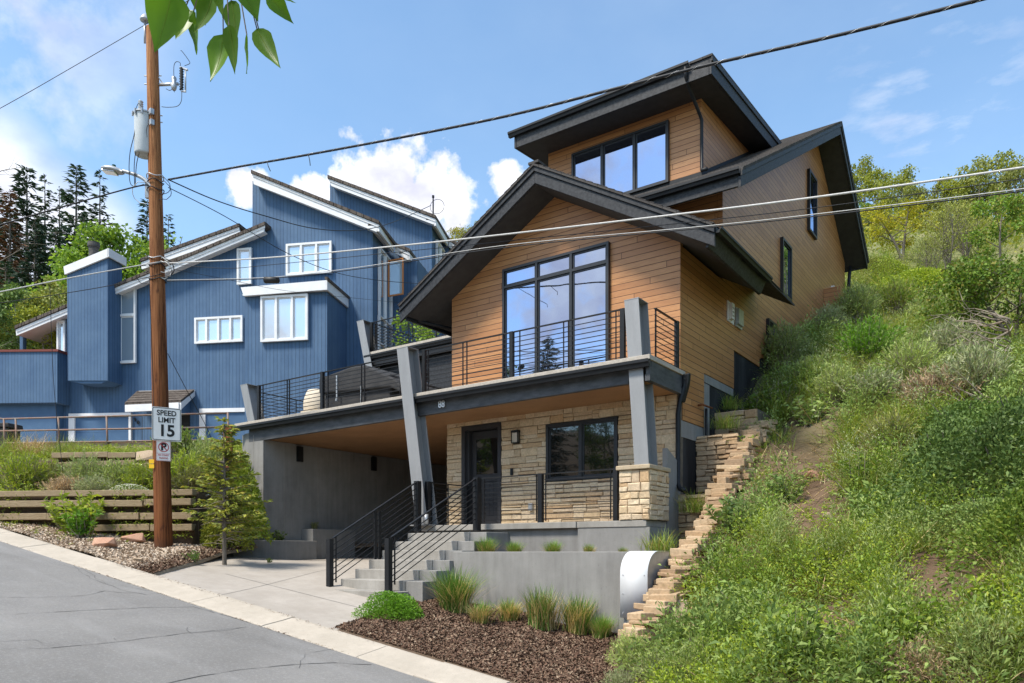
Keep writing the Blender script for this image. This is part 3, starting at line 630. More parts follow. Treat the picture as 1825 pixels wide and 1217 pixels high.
# white vent hoods on the side wall
vh = MB(); vh.box(XR_+.005, XR_+.03, 16.78, 17.2, 5.26, 5.72); vh.box(XR_+.032, XR_+.12, 16.82, 16.98, 5.30, 5.66); vo = vh.build('vent_hood', M['white'], H)
[MB().box(XR_+.121, XR_+.135, 16.84, 16.96, z, z+.02).build('vent_louvre', M['galv'], vo) for z in (5.36, 5.45, 5.54)]
vh = MB(); vh.box(XR_+.005, XR_+.05, 17.30, 17.72, 5.26, 5.70); vh.box(XR_+.052, XR_+.10, 17.34, 17.68, 5.32, 5.68); vh.build('vent_hood', M['galv'], H)
spout('downspout', [(-5.75, 29.4, 10.4), (-5.75, 29.2, 10.1), (-5.78, 29.15, 9.5), (-5.70, 29.3, 9.3), (-5.70, 29.3, 8.2)], H, .06)
spout('vent_pipe', [(-5.70, 29.4, 9.0), (-5.3, 29.4, 9.02), (-5.2, 29.4, 8.85)], H, .07)
spout('rust_pipe', [(XR_+.02, 15.02, 3.05), (XR_+.12, 15.0, 3.05), (XR_+.14, 15.5, 3.05)], H, .022, 'rust')
spout('downspout', [(XR_+.06, 15.36, 3.03), (XR_+.06, 15.36, 1.9)], H, .03)

# ground floor stone wall
SX0, SX1 = -11.87, -5.93
st = MB(); holes = [(.46, 1.64, -.5, 2.44), (2.86, 4.64, .98, 2.26)]
ledge(st, 0, SX1-SX0, 0, 2.56, (SX0, 14.03, .56), (1, 0, 0), (0, -1, 0), holes)
ledge(st, 0, .9, 0, 2.56, (SX0, 14.95, .56), (0, -1, 0), (-1, 0, 0))
so_ = st.build('stone_wall', M['stone'], H)
bk_ = MB(); z0, z1 = .45, 3.14
for a, b, c, d in ((SX0+.02, SX0+.46, z0, z1), (SX0+.46, SX0+1.64, 3.0, z1), (SX0+1.64, SX0+2.86, z0, z1), (SX0+2.86, SX0+4.64, z0, 1.54), (SX0+2.86, SX0+4.64, 2.82, z1), (SX0+4.64, SX1, z0, z1)):
    bk_.box(a, b, 14.03, 14.30, c, d)
bk_.box(SX0+.02, SX0+.25, 14.305, 20, z0, z1)
bk_.build('stone_backing', M['mortar'], so_)
window(H, (-9.0, 14.0, 1.55), (1, 0, 0), 1.76, 1.26, [1, 1], [1], fy, fr=.06, gl='glassd', dep=.10, proud=.015)
# front door, set deep in the stone
dj_ = MB(); dx0, dx1 = -11.405, -10.235; yd = 14.16
dj_.box(dx0, dx0+.10, 13.985, 14.26, .585, 2.99); dj_.box(dx1-.09, dx1, 13.985, 14.26, .585, 2.99); dj_.box(dx0+.1, dx1-.09, 13.985, 14.26, 2.88, 2.99); dj_.box(dx0+.1, dx0+.18, 14.06, 14.26, .585, 2.88)
fd = dj_.build('front_door', M['door'], H)
lf = MB(); a, b = dx0+.185, dx1-.095
lf.box(a, a+.13, yd, yd+.05, .6, 2.86); lf.box(b-.13, b, yd, yd+.05, .6, 2.86); lf.box(a+.13, b-.13, yd, yd+.05, 2.68, 2.86); lf.box(a+.13, b-.13, yd, yd+.05, 1.66, 1.84); lf.box(a+.13, b-.13, yd, yd+.05, .6, .86); lf.box(a+.13, b-.13, yd+.018, yd+.045, .86, 1.66)
for k in range(1, 5): lf.box(a+.13+k*(b-a-.26)/5-.004, a+.13+k*(b-a-.26)/5+.004, yd+.012, yd+.02, .86, 1.66)
lo_ = lf.build('door_leaf', M['door'], fd, bevel=.004)
MB().box(a+.13, b-.13, yd+.015, yd+.035, 1.84, 2.68).build('pane', M['glassd'], fd)
hd = MB(); hd.tube([(b-.06, yd-.06, 1.45), (b-.06, yd-.06, 1.75)], .012); hd.tube([(b-.06, yd, 1.48), (b-.06, yd-.06, 1.48)], .009); hd.tube([(b-.06, yd, 1.72), (b-.06, yd-.06, 1.72)], .009); hd.build('handle', M['black'], fd, smooth=True)
# wall lamp, bell, outlet
wl = MB(); wl.box(-9.87, -9.68, 13.87, 13.975, 2.70, 2.745); wl.box(-9.86, -9.69, 13.955, 13.975, 2.45, 2.70)
for x in (-9.865, -9.70):
    for y in (13.872, 13.935): wl.box(x, x+.014, y, y+.014, 2.47, 2.70)
wl.box(-9.865, -9.686, 13.872, 13.95, 2.455, 2.47); wo = wl.build('wall_lamp', M['black'], H)
MB().box(-9.845, -9.706, 13.888, 13.944, 2.475, 2.69).build('lamp_glass', glass('clear_lamp_glass', (.35, .33, .28), .15), wo)
MB().box(-9.945, -9.875, 13.945, 13.975, 1.74, 1.90).build('door_bell', M['black'], H, bevel=.006)
ob = MB(); ob.box(-9.44, -9.33, 13.93, 13.975, .92, 1.08); ob.box(-9.42, -9.35, 13.915, 13.93, .95, 1.05); ob.build('outlet_box', M['galv'], H, bevel=.008)

# balcony slab: coping, gutter, beam, ceiling
ZS = 3.56
xr, xl = -5.80, -18.42; yr, yl = 12.46, 12.60
cp = MB(); cp.prism([(xl, yl, ZS-.085), (xr, yr, ZS-.085), (xr, 14.115, ZS-.085), (xl, 14.115, ZS-.085)], (0, 0, .085)); 
cp.prism([(xl, 14.12, ZS-.085), (XL-.005, 14.12, ZS-.085), (XL-.005, 19., ZS-.085), (xl, 19., ZS-.085)], (0, 0, .084))
bal = cp.build('balcony_slab', M['cap'], H, bevel=.008)
gutter('gutter', (xl-.02, yl+.03, ZS-.088), (xr+.0, yr+.03, ZS-.088), bal, (0, -1, 0), .10, .135)
bm = MB(); bm.prism([(xl+.5, 12.72, 3.02), (-6.30, 12.62, 3.12), (-6.30, 12.62, 3.40), (xl+.5, 12.72, 3.40)], (0, .1, 0)); bm.box(xl+.3, xr-.02, 12.60, 12.625, 3.36, 3.465)
bm.build('beam', M['steelbeam'], bal)
sb = MB(); sb.box(xr-.10, xr-.03, 12.52, 14.02, 3.22, 3.47); sb.prism([(xr-.12, 12.52, 3.10), (xr-.02, 12.52, 3.10), (xr-.02, 12.52, 3.215), (xr-.12, 12.52, 3.215)], (0, 1.5, 0)); sb.build('side_beam', M['steelbeam'], bal)
ce = MB(); ce.prism([(xl+.9, 12.83, 3.05), (-5.95, 12.73, 3.12), (-5.95, 13.99, 3.12), (xl+.9, 13.99, 3.05)], (0, 0, .03)); ce.prism([(xl+.9, 14.0, 3.05), (SX0, 14.0, 3.10), (SX0, 20.5, 3.10), (xl+.9, 20.5, 3.05)], (0, 0, .03))
ce.build('ceiling', M['ceil'], bal)
MB().box(xl+.7, XR_-.3, 12.85, 20, 3.18, 3.45).build('deck_core', M['soffit'], bal)
text_mesh('88', .215, (-10.865, 12.635, 3.25), (1, 0, 0), (0, 0, 1), .012, .003, name='house_number', mat_=M['num'], parent=H, sx=.88)
# right hand corner downspout with its flared head
spout('downspout', [(xr+.02, 14.04, 3.42), (xr+.03, 14.05, 3.36), (-5.86, 13.97, 2.95), (-5.88, 13.93, 2.7), (-5.88, 13.93, 1.35), (-5.80, 13.85, 1.22), (-5.66, 13.78, 1.18)], H, .05)
MB().prism([(xr-.03, 14.0, 3.50), (xr+.12, 14.0, 3.50), (xr+.10, 14.0, 3.30), (xr, 14.0, 2.95), (xr-.06, 14.0, 2.95)], (0, .12, 0)).build('downspout_head', M['black'], H, bevel=.02)

# leaning wide-flange columns
def column(xb, zb, xt, zt, w, yf, dp=.34):
    mb = MB(); t = np.array([xt-xb, 0, zt-zb])
    for y0, y1, x0, x1 in ((yf, yf+.022, 0, w), (yf+dp-.022, yf+dp, 0, w), (yf+.0225, yf+dp-.0225, w/2-.01, w/2+.01)):
        mb.prism([(xb+x0, y0, zb), (xb+x1, y0, zb), (xb+x1, y1, zb), (xb+x0, y1, zb)], t)
    mb.prism([(xt-.006, yf-.004, zt+.001), (xt+w+.006, yf-.004, zt+.001), (xt+w+.006, yf+dp+.004, zt+.001), (xt-.006, yf+dp+.004, zt+.001)], (0, 0, .014))
    return mb.build('steel_column', M['steel'], H)
column(-11.41, .58, -12.0, 4.60, .33, 12.40, .36); column(-6.13, 1.585, -6.335, 4.63, .285, 12.52, .40); column(-17.84, 3.57, -18.17, 4.60, .30, 12.62, .36)
MB().box(-11.6, -11.0, 12.36, 12.82, .575, .60).build('base_plate', M['steel'], H)
MB().tube([(-11.02, 12.3, .6), (-11.02, 12.3, .82)], .05, 12).build('post_sleeve', M['galv'], H, smooth=True)

# railings
def rail_run(parent, a, b, h, posts=(), thin=(), n=9, name='railing', z0=.08, top=.045):
    a = np.array(a, float); b = np.array(b, float); zz = np.array([0, 0, 1.]); L_ = np.linalg.norm((b-a)[:2]); d = (b-a)
    mb = MB(); mb.bar(a+zz*h, b+zz*h, top, .02)
    for k in range(n): z = z0+(h-z0-.02)*k/n; mb.bar(a+zz*z, b+zz*z, .014, .014)
    o = mb.build(name, M['black'], parent)
    hd = np.array([d[0], d[1], 0])/L_
    for f, w in posts:
        p = a+d*f; q = MB(); q.bar(p, p+zz*(h+.012), w, w*.9, tuple(np.cross(hd, zz))); q.build('post', M['black'], o)
    for f in thin:
        p = a+d*f; q = MB(); q.bar(p+zz*z0*.4, p+zz*(h-.012), .032, .012, tuple(hd)); q.build('upright', M['black'], o)
    return o
def fr(xs, a, b): return [(x-a)/(b-a) for x in xs]
ry = 12.66
A, B = -17.50, -11.98
rail_run(H, (A, ry+.06, ZS), (B, ry+.02, ZS), .96, [(.005, .08), ((-14.87-A)/(B-A), .09), (.985, .05)], fr((-17.3, -16.27, -16.17, -14.66, -13.45, -13.34, -12.16), A, B), name='balcony_railing')
A, B = -11.46, -6.36
rail_run(H, (A, ry, ZS), (B, ry, ZS), .97, [(.012, .08), ((-8.98-A)/(B-A), .085), (.985, .09)], fr((-11.28, -10.28, -10.17, -9.2, -8.78, -7.73, -7.62, -6.58), A, B), name='balcony_railing')
rail_run(H, (-5.92, 12.95, ZS), (-5.92, 14.0, ZS), .97, [(.97, .085)], [.03], name='balcony_railing')
rail_run(H, (-18.2, 12.85, ZS), (-18.2, 18.5, ZS), .96, [(.02, .08), (.5, .08)], [.3, .7], name='balcony_railing')
# porch
pm = MB(); pm.box(-11.35, -7.36, 12.50, 14.3, .455, .578); pm.box(-7.355, -5.9, 12.53, 14.3, .455, .576); po = pm.build('porch_slab', M['concd'], H, bevel=.01)
pb = MB(); pb.box(-11.2, -5.86, 12.6, 14.3, -1.3, .45); pb.box(-7.34, -5.84, 12.545, 12.598, -1.3, .45); pb.build('porch_base', M['conc'], H)
ew = MB(); ew.prism([(-5.88, 13.42, -.8), (-5.88, 14.05, -.8), (-5.88, 14.05, 1.72), (-5.88, 13.42, 1.98)], (-.10, 0, 0)); ew.build('end_wall', M['conc'], H)
pl = MB(); px0, px1, py0, py1 = -6.44, -5.83, 12.52, 13.38
ledge(pl, 0, px1-px0, 0, .92, (px0, py0+.03, .58), (1, 0, 0), (0, -1, 0), lmin=.13, lmax=.32); ledge(pl, 0, py1-py0-.03, 0, .92, (px1-.03, py0+.03, .58), (0, 1, 0), (1, 0, 0), lmin=.13, lmax=.34); ledge(pl, 0, py1-py0-.03, 0, .92, (px0+.03, py1, .58), (0, -1, 0), (-1, 0, 0))
pp = pl.build('stone_pillar', M['stone'], H)
MB().box(px0+.03, px1-.03, py0+.03, py1, .58, 1.5).build('stone_backing', M['mortar'], pp)
MB().box(px0-.05, px1+.03, py0-.05, py1+.03, 1.503, 1.585).build('cap_stone', mk('cap_stone', (.48, .39, .27), (.40, .31, .20), 7., rough=.85, bump=.6, bscale=20, fine=.15), pp, bevel=.015)
A, B = -9.82, -6.52
rail_run(H, (A, 12.6, .58), (B, 12.6, .58), .97, [(.004, .10), ((-8.23-A)/(B-A), .10), (.992, .09)], fr((-9.66, -8.33, -8.11, -6.66), A, B), n=9, name='porch_railing')
rail_run(H, (-11.22, 12.55, .58), (-11.22, 14.0, .58), .97, [(.02, .1), (.97, .1)], [.1, .5], name='porch_railing')
# carport
cw = MB(); cw.box(-17.41, -17.29, 12.74, 20.4, -.6, 3.04); cw.prism([(-18.42, 12.86, -.7), (-18.06, 12.72, -.7), (-17.29, 12.72, -.7), (-17.29, 12.735, -.7), (-17.42, 12.735, -.7), (-17.42, 20.4, -.7), (-18.42, 20.4, -.7)], (0, 0, 3.97))
cw.box(-17.6, -11.6, 20.42, 20.6, -.6, 3.3); cw.build('carport_wall', M['conc'], H)
cj = MB(); 
for y in (13.4, 14.6, 15.8, 17.0, 18.2): cj.box(-17.288, -17.284, y-.006, y+.006, -.3, 3.0)
cj.box(-17.72, -17.708, 12.7145, 12.718, -.3, 3.2); cj.build('form_joint', M['concd'], H)
bx = MB(); bx.box(-17.28, -17.2, 13.82, 14.0, 2.55, 2.98); bo = bx.build('ceiling_bracket', M['black'], H)
MB().box(-17.28, -17.2, 16.70, 16.88, 2.55, 2.98).build('ceiling_bracket', M['black'], H)
# upper deck on the left
ud = MB(); ZU = 6.30; ud.box(-17.55, -11.93, 16.75, 22., ZU-.09, ZU); uo = ud.build('upper_deck', M['cap'], H, bevel=.008)
MB().box(-17.45, -11.93, 16.80, 21.9, ZU-.42, ZU-.095).build('fascia', M['black'], uo); gutter('gutter', (-17.6, 16.79, ZU-.095), (-11.95, 16.79, ZU-.095), uo, (0, -1, 0), .1, .13)
db = MB(); db.box(-17.3, -11.93, 17.1, 17.25, 5.48, 5.87); db.box(-17.1, -14.9, 19.5, 19.65, 5.5, 5.87); db.build('beam', M['black'], uo)
MB().box(-15.1, -11.95, 17.0, 17.09, 3.7, 5.86).build('dark_screen_wall', M['fascia'], H)
column(-16.98, 3.6, -17.92, 7.34, .30, 16.7, .36)
A, B = -17.5, -12.0
rail_run(H, (A, 16.9, ZU), (B, 16.9, ZU), .97, [(.01, .08), (.5, .04)], [.05, .30, .33, .62, .65, .86, .93], name='deck_railing'); rail_run(H, (-17.45, 17, ZU), (-17.45, 21.8, ZU), .97, [(.02, .07), (.98, .07)], [.5], name='deck_railing')
spout('downspout', [(-12.83, 13.45, 5.83), (-12.78, 13.6, 5.72), (-12.2, 14.6, 5.62), (-11.92, 15.0, 5.55), (-11.92, 15.0, 3.6)], H, .045)

# ---------------------------------------------------------------- concrete stairs with railings
S = thing('front_stairs', 'grey concrete front steps with black horizontal bar railings rising to the porch', 'stairs', (-10.3, 9.6, -.8))
tr = [(-.526, 9.93), (-.342, 10.30), (-.158, 10.67), (.026, 11.04), (.21, 11.41), (.394, 11.80)]
for i, (z, y) in enumerate(tr):
    y1 = 12.49
    MB().box(-11.10, -9.42, y, y1 if i == 5 else tr[i+1][1]-.002, -1.2, z).build('step', M['concd'], S, bevel=.012)
MB().prism([(-11.45, 9.62, -1.2), (-9.3, 9.52, -1.2), (-9.3, 9.926, -1.2), (-11.30, 9.926, -1.2)], (0, 0, .49)).build('landing', M['concd'], S, bevel=.012)
cm = MB()
for i, (z, y) in enumerate(tr): cm.box(-9.415, -9.0, y+.02, (tr[i+1][1]+.018 if i < 5 else 12.595), -1.35, z-.005)
cm.build('cheek_wall', M['conc'], S, bevel=.01)
def stair_rail(x, y0, z0, y1, z1, mid=True):
    a = (x, y0, z0); b = (x, y1, z1)
    o = rail_run(S, a, b, .95, [], [.035], n=7, name='stair_railing', z0=.13, top=.05)
    MB().box(x-.05, x+.05, y0-.12, y0-.02, z0-.02, z0+.93).build('post', M['black'], o); MB().box(x-.06, x+.06, y1-.01, y1+.11, z1-.12, z1+.98).build('post', M['black'], o)
    if mid:
        ym = y0+(y1-y0)*.47; zm = z0+(z1-z0)*.47
        for dy in (0, .12): MB().box(x-.02, x+.02, ym+dy, ym+dy+.05, zm-.24, zm+.93).build('upright', M['black'], o)
    for k in range(2):
        yy_ = y0-.12 if k == 0 else y0+.04
        MB().box(x-.07, x+.07, yy_-.02, yy_+.12, z0-.028, z0-.016).build('foot_plate', M['black'], o)
stair_rail(-11.18, 9.80, -.69, 12.15, .56); stair_rail(-9.56, 9.74, -.69, 12.18, .55, False)
# planter wall
pw = thing('planter_wall', 'long low grey concrete planter wall in front of the porch', 'wall', (-7.2, 10.9, -1.4))
MB().prism([(-9.0, 10.80, -1.6), (-5.35, 10.80, -1.75), (-5.35, 10.80, .0), (-9.0, 10.80, .0)], (0, .2, 0)).build('wall', M['conc'], pw, bevel=.01)
MB().box(-8.98, -5.4, 11.005, 12.58, -.6, -.10).build('soil', M['soil'], pw)
# low planters along the carport wall
p1 = thing('carport_planter', 'low concrete planter at the mouth of the carport, nearest the spruce', 'planter', (-16.9, 12.6, -.3))
MB().prism([(-17.9, 11.6, -.9), (-17.2, 11.75, -.9), (-16.72, 12.35, -.9), (-16.62, 14.0, -.9), (-17.28, 14.0, -.9), (-17.28, 12.71, -.9), (-18.3, 12.71, -.9)], (0, 0, 1.20)).build('wall', M['conc'], p1, bevel=.015)
p2 = thing('carport_planter', 'taller concrete planter deeper inside the carport against its side wall', 'planter', (-17, 14, -.3))
MB().box(-17.28, -16.80, 14.005, 15.6, -.9, .64).build('wall', M['conc'], p2, bevel=.01)

# ---------------------------------------------------------------- things on the balcony
hc = thing('covered_hot_tub', 'dark grey covered hot tub behind the left balcony railing', 'hot tub', (-14.3, 14.2, ZS))
b_ = MB(); b_.box(-15.5, -13.1, 13.3, 15.4, ZS, ZS+.82); b_.build('cabinet', M['fabric'], hc, bevel=.06)
c_ = MB(); c_.prism([(-15.6, 13.2, ZS+.60), (-15.6, 13.2, ZS+1.0), (-14.4, 13.2, ZS+1.14), (-13.9, 13.2, ZS+1.12), (-12.85, 13.2, ZS+.62), (-12.3, 13.2, ZS+.18), (-12.3, 13.2, ZS+.10), (-13.0, 13.2, ZS+.45)], (0, 2.3, 0)); c_.build('cover', M['fabric'], hc, bevel=.05)
k_ = MB(); k_.box(-14.9, -14.86, 13.17, 13.19, ZS+.35, ZS+.98); k_.box(-14.905, -14.855, 13.15, 13.18, ZS+.30, ZS+.38); k_.box(-14.0, -13.96, 13.17, 13.19, ZS+.1, ZS+.6); k_.build('strap', M['galv'], hc)
ch = thing('shell_chair', 'cream rounded shell chair at the left end of the balcony', 'chair', (-16.7, 13.7, ZS))
V = []; F = []; nu, nv = 14, 9
for i in range(nv):
    for k in range(nu):
        a = R_(-100+200*k/(nu-1)); t = i/(nv-1); r = .42*math.sin(R_(35+110*t))**.7
        V.append((-16.75+math.sin(a)*r, 13.75-math.cos(a)*r*.8+.35, ZS+.12+.86*t))
for i in range(nv-1):
    for k in range(nu-1): q = i*nu+k; F.append((q, q+1, q+nu+1, q+nu))
sh = link('shell', npmesh('shell', V, F), M['cream'], ch, smooth=True); sm_ = sh.modifiers.new('s', 'SOLIDIFY'); sm_.thickness = .05
MB().tube([(-16.75, 14.0, ZS+.3), (-16.75, 14.0, ZS+.36)], .36, 20).build('seat', M['cream'], ch, smooth=False)
for a in range(4): MB().tube([(-16.75+.25*math.cos(a*1.57+.7), 14+.25*math.sin(a*1.57+.7), ZS), (-16.75+.2*math.cos(a*1.57+.7), 14+.2*math.sin(a*1.57+.7), ZS+.32)], .018).build('leg', M['black'], ch)
bn = thing('planter_box', 'low pale box on the balcony floor beside the second steel column', 'box', (-11.9, 13.6, ZS))
b2 = MB(); b2.box(-12.2, -11.85, 13.2, 13.7, ZS, ZS+.16); b2.box(-12.22, -11.83, 13.18, 13.72, ZS+.161, ZS+.19); b2.build('box', M['galv'], bn, bevel=.01)

# ---------------------------------------------------------------- utility pole and what hangs on it
PD = 17.3
pole_b = at(292, 990, PD); pole_t = at(270.5, 50, PD)
up_ = thing('utility_pole', 'tall weathered brown wooden utility pole standing in wood chips beside the kerb', 'pole', pole_b-UP*.2)
def polep(v): t = (990-v)/(990-50.); return pole_b+(pole_t-pole_b)*t
mb = MB(); N = 26; mb.tube([pole_b-UP*.5]+[pole_b+(pole_t-pole_b)*k/N for k in range(N+1)], [.205]+[.20-.075*k/N for k in range(N+1)], 20); mb.build('shaft', M['pole'], up_, smooth=False)
p = polep(60); tp = p-RT*.14-D*.05
ins = MB(); ins.tube([tp-UP*.25, tp+UP*.28], .022); ins.build('pin_bracket', M['galv'], up_, smooth=True)
ins = MB(); c0 = tp+UP*.26; ins.tube([c0, c0+UP*.04, c0+UP*.045, c0+UP*.09, c0+UP*.095, c0+UP*.15], [.10, .11, .06, .075, .05, .035], 14); ins.build('insulator', M['porcelain'], up_, smooth=True)
for v in (135, 150, 206, 218):
    q = polep(v); MB().tube([q-RT*.20, q+RT*.20], .012, 6).build('through_bolt', M['galv'], up_)
for v in (206, 225):
    q = polep(v)-D*.17+RT*.02; m_ = MB(); m_.box(q[0]-.04, q[0]+.04, q[1]-.03, q[1]+.05, q[2]-.06, q[2]+.06); m_.build('clamp', M['galv'], up_)
for v in (316, 326, 340, 462, 475, 500):
    q = polep(v); a = [q+.18*(RT*math.cos(t)+D*math.sin(t))+UP*.03*math.sin(3*t+v) for t in np.linspace(0, 2*math.pi, 18)]
    MB().tube(a, .012, 5, False).build('cable_band', M['galv'] if v in (316, 462) else M['wire'], up_, smooth=True)
for k in range(9):       # slack loops of service cable at the two cable heights
    v = random.choice([318, 322, 330, 465, 472, 478]); q = polep(v)-D*.12; sg = 1 if k % 3 else -1; r = random.uniform(.12, .34)
    a = [q+RT*(sg*(.14+r*math.sin(t)*1.0))+UP*(-r*1.5*(1-math.cos(t))*.5+.05*random.random())-D*.05*math.sin(2*t) for t in np.linspace(0, math.pi, 12)]
    MB().tube(a, random.choice([.008, .012]), 5, False).build('cable_loop', M['wire'] if k % 4 else M['wirel'], up_, smooth=True)
for v, c in ((824, 'yellow'), (832.5, 'yellow')):
    q = polep(v)-D*.19-RT*.145; m_ = MB(); m_.prism([q-RT*.055-UP*.045, q+RT*.06-UP*.045, q+RT*.06+UP*.045, q-RT*.055+UP*.045], -D*.006); m_.build('number_tag', M['yellow'], up_)
# cut-out arm
ca = thing('fuse_cutout', 'bracket with fuse cutout and arrester high on the right side of the utility pole', 'fuse cutout', polep(150)+RT*.15)
q0 = polep(151)+RT*.13; q1 = at(318, 149.5, PD-.05)
MB().tube([q0, q1], .035, 8).build('arm', M['galv'], ca, smooth=True); MB().tube([polep(138)+RT*.13, q0+RT*.12], .014, 6).build('brace', M['galv'], ca)
q = at(310, 150, PD-.1); MB().tube([q+UP*.16, q+UP*.12, q+UP*.02, q-UP*.02, q-UP*.12, q-UP*.14], [.05, .06, .04, .075, .05, .03], 10).build('arrester', M['galv'], ca, smooth=True)
q = at(323.5, 141, PD-.15); ribs = MB(); pts = []; rr = []
for k in range(9): pts += [q-UP*(.24-k*.06), q-UP*(.24-k*.06-.03)]; rr += [.05, .026]
ribs.tube(pts, rr, 10); ribs.build('insulator', M['plastic'], ca, smooth=True)
q2 = q+RT*.09; MB().tube([q2-UP*.26, q2+UP*.25], .018, 8).build('fuse_tube', M['porcelain'], ca, smooth=True)
hh = MB(); hh.bar(q-RT*.03+UP*.27, q+RT*.14+UP*.21, .05, .03); hh.bar(q-RT*.01-UP*.27, q+RT*.1-UP*.28, .04, .03); hh.build('hinge', M['galv'], ca)
def wire_loop(pts, r=.007, parent=None, m='wire', name='jumper'): return MB().tube(smoothline([np.array(p) for p in pts]), r, 5, False).build(name, M[m], parent, smooth=True)
def smoothline(P, n=8):
    P = [P[0]]+list(P)+[P[-1]]; out = []
    for i in range(1, len(P)-2):
        for k in range(n):
            t = k/n; a, b, c, d = P[i-1:i+3]; out.append(.5*((2*b)+(c-a)*t+(2*a-5*b+4*c-d)*t*t+(3*b-a-3*c+d)*t**3))
    out.append(P[-2]); return out
def atl(L_, d): return [at(u, v, d) for u, v in L_]
wire_loop(atl([(321, 120), (321, 112), (314, 110), (310, 118), (310, 140)], PD-.15), parent=ca); wire_loop(atl([(324, 164), (323, 180), (316, 189), (300, 191), (288, 190)], PD-.1), parent=ca)
wire_loop(atl([(296, 158), (302, 161), (308, 159), (311, 164)], PD-.1), parent=ca); wire_loop(atl([(329, 117), (338, 113), (336, 107), (325, 92), (322, 90)], PD-.1), parent=ca)
# transformer
tf = thing('transformer', 'pale grey can transformer hanging on the left side of the utility pole', 'transformer', polep(280)-RT*.3)
c = at(256.5, 270, PD+.0); zt = (983-206)/1339*PD; zb = (983-277)/1339*PD; r = .205; c = c-RT*.0
MB().tube([(c[0], c[1], zb), (c[0], c[1], zb+.04), (c[0], c[1], zt-.02), (c[0], c[1], zt)], [r-.015, r, r, r], 28).build('tank', M['tank'], tf, smooth=False)
for ob_ in [bpy.data.objects['tank']]: ob_.data.polygons.foreach_set('use_smooth', [len(p.vertices) == 4 for p in ob_.data.polygons])
MB().tube([(c[0], c[1], zt), (c[0], c[1], zt+.03), (c[0], c[1], zt+.06)], [r+.025, r+.025, r*.5], 28).build('lid', M['galv'], tf, smooth=False)
lug = MB()
for k in range(9): a = k*.7; lug.bar((c[0]+(r+.03)*math.cos(a), c[1]+(r+.03)*math.sin(a), zt-.06), (c[0]+(r+.03)*math.cos(a), c[1]+(r+.03)*math.sin(a), zt+.05), .03, .03)
lug.build('lid_clamps', M['galv'], tf)
pts = []; rr = []; bx_ = c-RT*.06-D*.03
for k in range(6): pts += [np.array([bx_[0], bx_[1], zt+.05+k*.05]), np.array([bx_[0], bx_[1], zt+.05+k*.05+.03])]; rr += [.06, .03]
MB().tube(pts, rr, 12).build('bushing', M['porcelain'], tf, smooth=True)
MB().bar((c[0], c[1], zt-.25), polep(230), .07, .12).build('hanger', M['galv'], tf); MB().bar((c[0], c[1], zb+.25), polep(262), .07, .12).build('hanger', M['galv'], tf)
wire_loop(atl([(250, 188), (247, 184), (243, 192), (242, 205)], PD-.2), parent=tf); 
for L_ in ([(242, 225), (238, 245), (232, 270), (230, 300), (233, 328), (247, 331), (256, 328)], [(245, 250), (241, 275), (239, 300), (240, 330)], [(248, 272), (243, 295), (241, 330)]): wire_loop(atl(L_, PD-.15), .009, tf, name='secondary_cable')
wire_loop(atl([(266, 218), (261, 230), (262, 244)], PD-.22), .006, tf)
# street lamp
sl = thing('street_lamp', 'grey cobra head street lamp on a curved arm on the utility pole', 'street lamp', polep(345)-RT*.2)
arm = smoothline(atl([(273, 345), (270, 333), (256, 319), (240, 311), (219, 304.5)], PD-.1)); MB().tube(arm, .04, 10).build('arm', M['lampgrey'], sl, smooth=True)
br_ = MB(); q = polep(340)-RT*.17-D*.02; br_.bar(q-UP*.18, q+UP*.16, .09, .09, tuple(D)); br_.build('bracket', M['lampgrey'], sl)
hv = []; prof = [(219.5, 308, .055), (214, 307, .10), (203, 305, .135), (192, 303.5, .13), (184, 302.5, .09), (181, 302, .03)]
ctr = [at(u, v, PD-.1) for u, v, w in prof]; nseg = 12; tv = []; tf_ = []
hd_ = (ctr[-1]-ctr[0]); hd_ /= np.linalg.norm(hd_); sdv = np.cross(hd_, UP); sdv /= np.linalg.norm(sdv); upv = np.cross(sdv, hd_)
for cpt, (u, v, w) in zip(ctr, prof):
    for k in range(nseg): a = 2*math.pi*k/nseg; tv.append(cpt+sdv*w*1.2*math.cos(a)+upv*(w*.75*math.sin(a) if math.sin(a) > 0 else w*.25*math.sin(a)))
n_ = len(ctr); tf_ = [(i*nseg+k, i*nseg+(k+1) % nseg, (i+1)*nseg+(k+1) % nseg, (i+1)*nseg+k) for i in range(n_-1) for k in range(nseg)]+[tuple(range(nseg)), tuple(range((n_-1)*nseg, n_*nseg))]
MB().raw(tv, tf_).build('lamp_head', M['lampgrey'], sl, smooth=True)
q = at(196, 308.5, PD-.1); MB().prism([q-hd_*.15-sdv*.11, q+hd_*.15-sdv*.11, q+hd_*.15+sdv*.11, q-hd_*.15+sdv*.11], UP*.03).build('lens', M['glassb'], sl, bevel=.01)
q = at(203, 299.5, PD-.1); MB().tube([q, q+UP*.07], .042, 12).build('photocell', M['greenlens'], sl, smooth=False)

# signs on the pole
ang = R_(58.5); SR = D*math.cos(ang)+RT*math.sin(ang); SN = np.cross(SR, UP)      # SN points to the viewer
def rrect(c, w, h, r, n=5):
    P = []
    for cx_, cy_, a0 in ((w/2-r, h/2-r, 0), (-w/2+r, h/2-r, 90), (-w/2+r, -h/2+r, 180), (w/2-r, -h/2+r, 270)):
        for k in range(n+1): a = R_(a0+90*k/n); P.append(c+SR*(cx_+r*math.cos(a))+UP*(cy_+r*math.sin(a)))
    return P
def ring(mb, c, w, h, r, t):
    a = rrect(c, w, h, r); b = rrect(c, w-2*t, h-2*t, max(r-t, .002)); n = len(a)
    mb.raw(a+b, [(i, (i+1) % n, n+(i+1) % n, n+i) for i in range(n)])
sc_ = at(297, 756, PD-.23)
sg = thing('speed_limit_sign', 'white speed limit 15 sign fixed to the utility pole', 'sign', sc_)
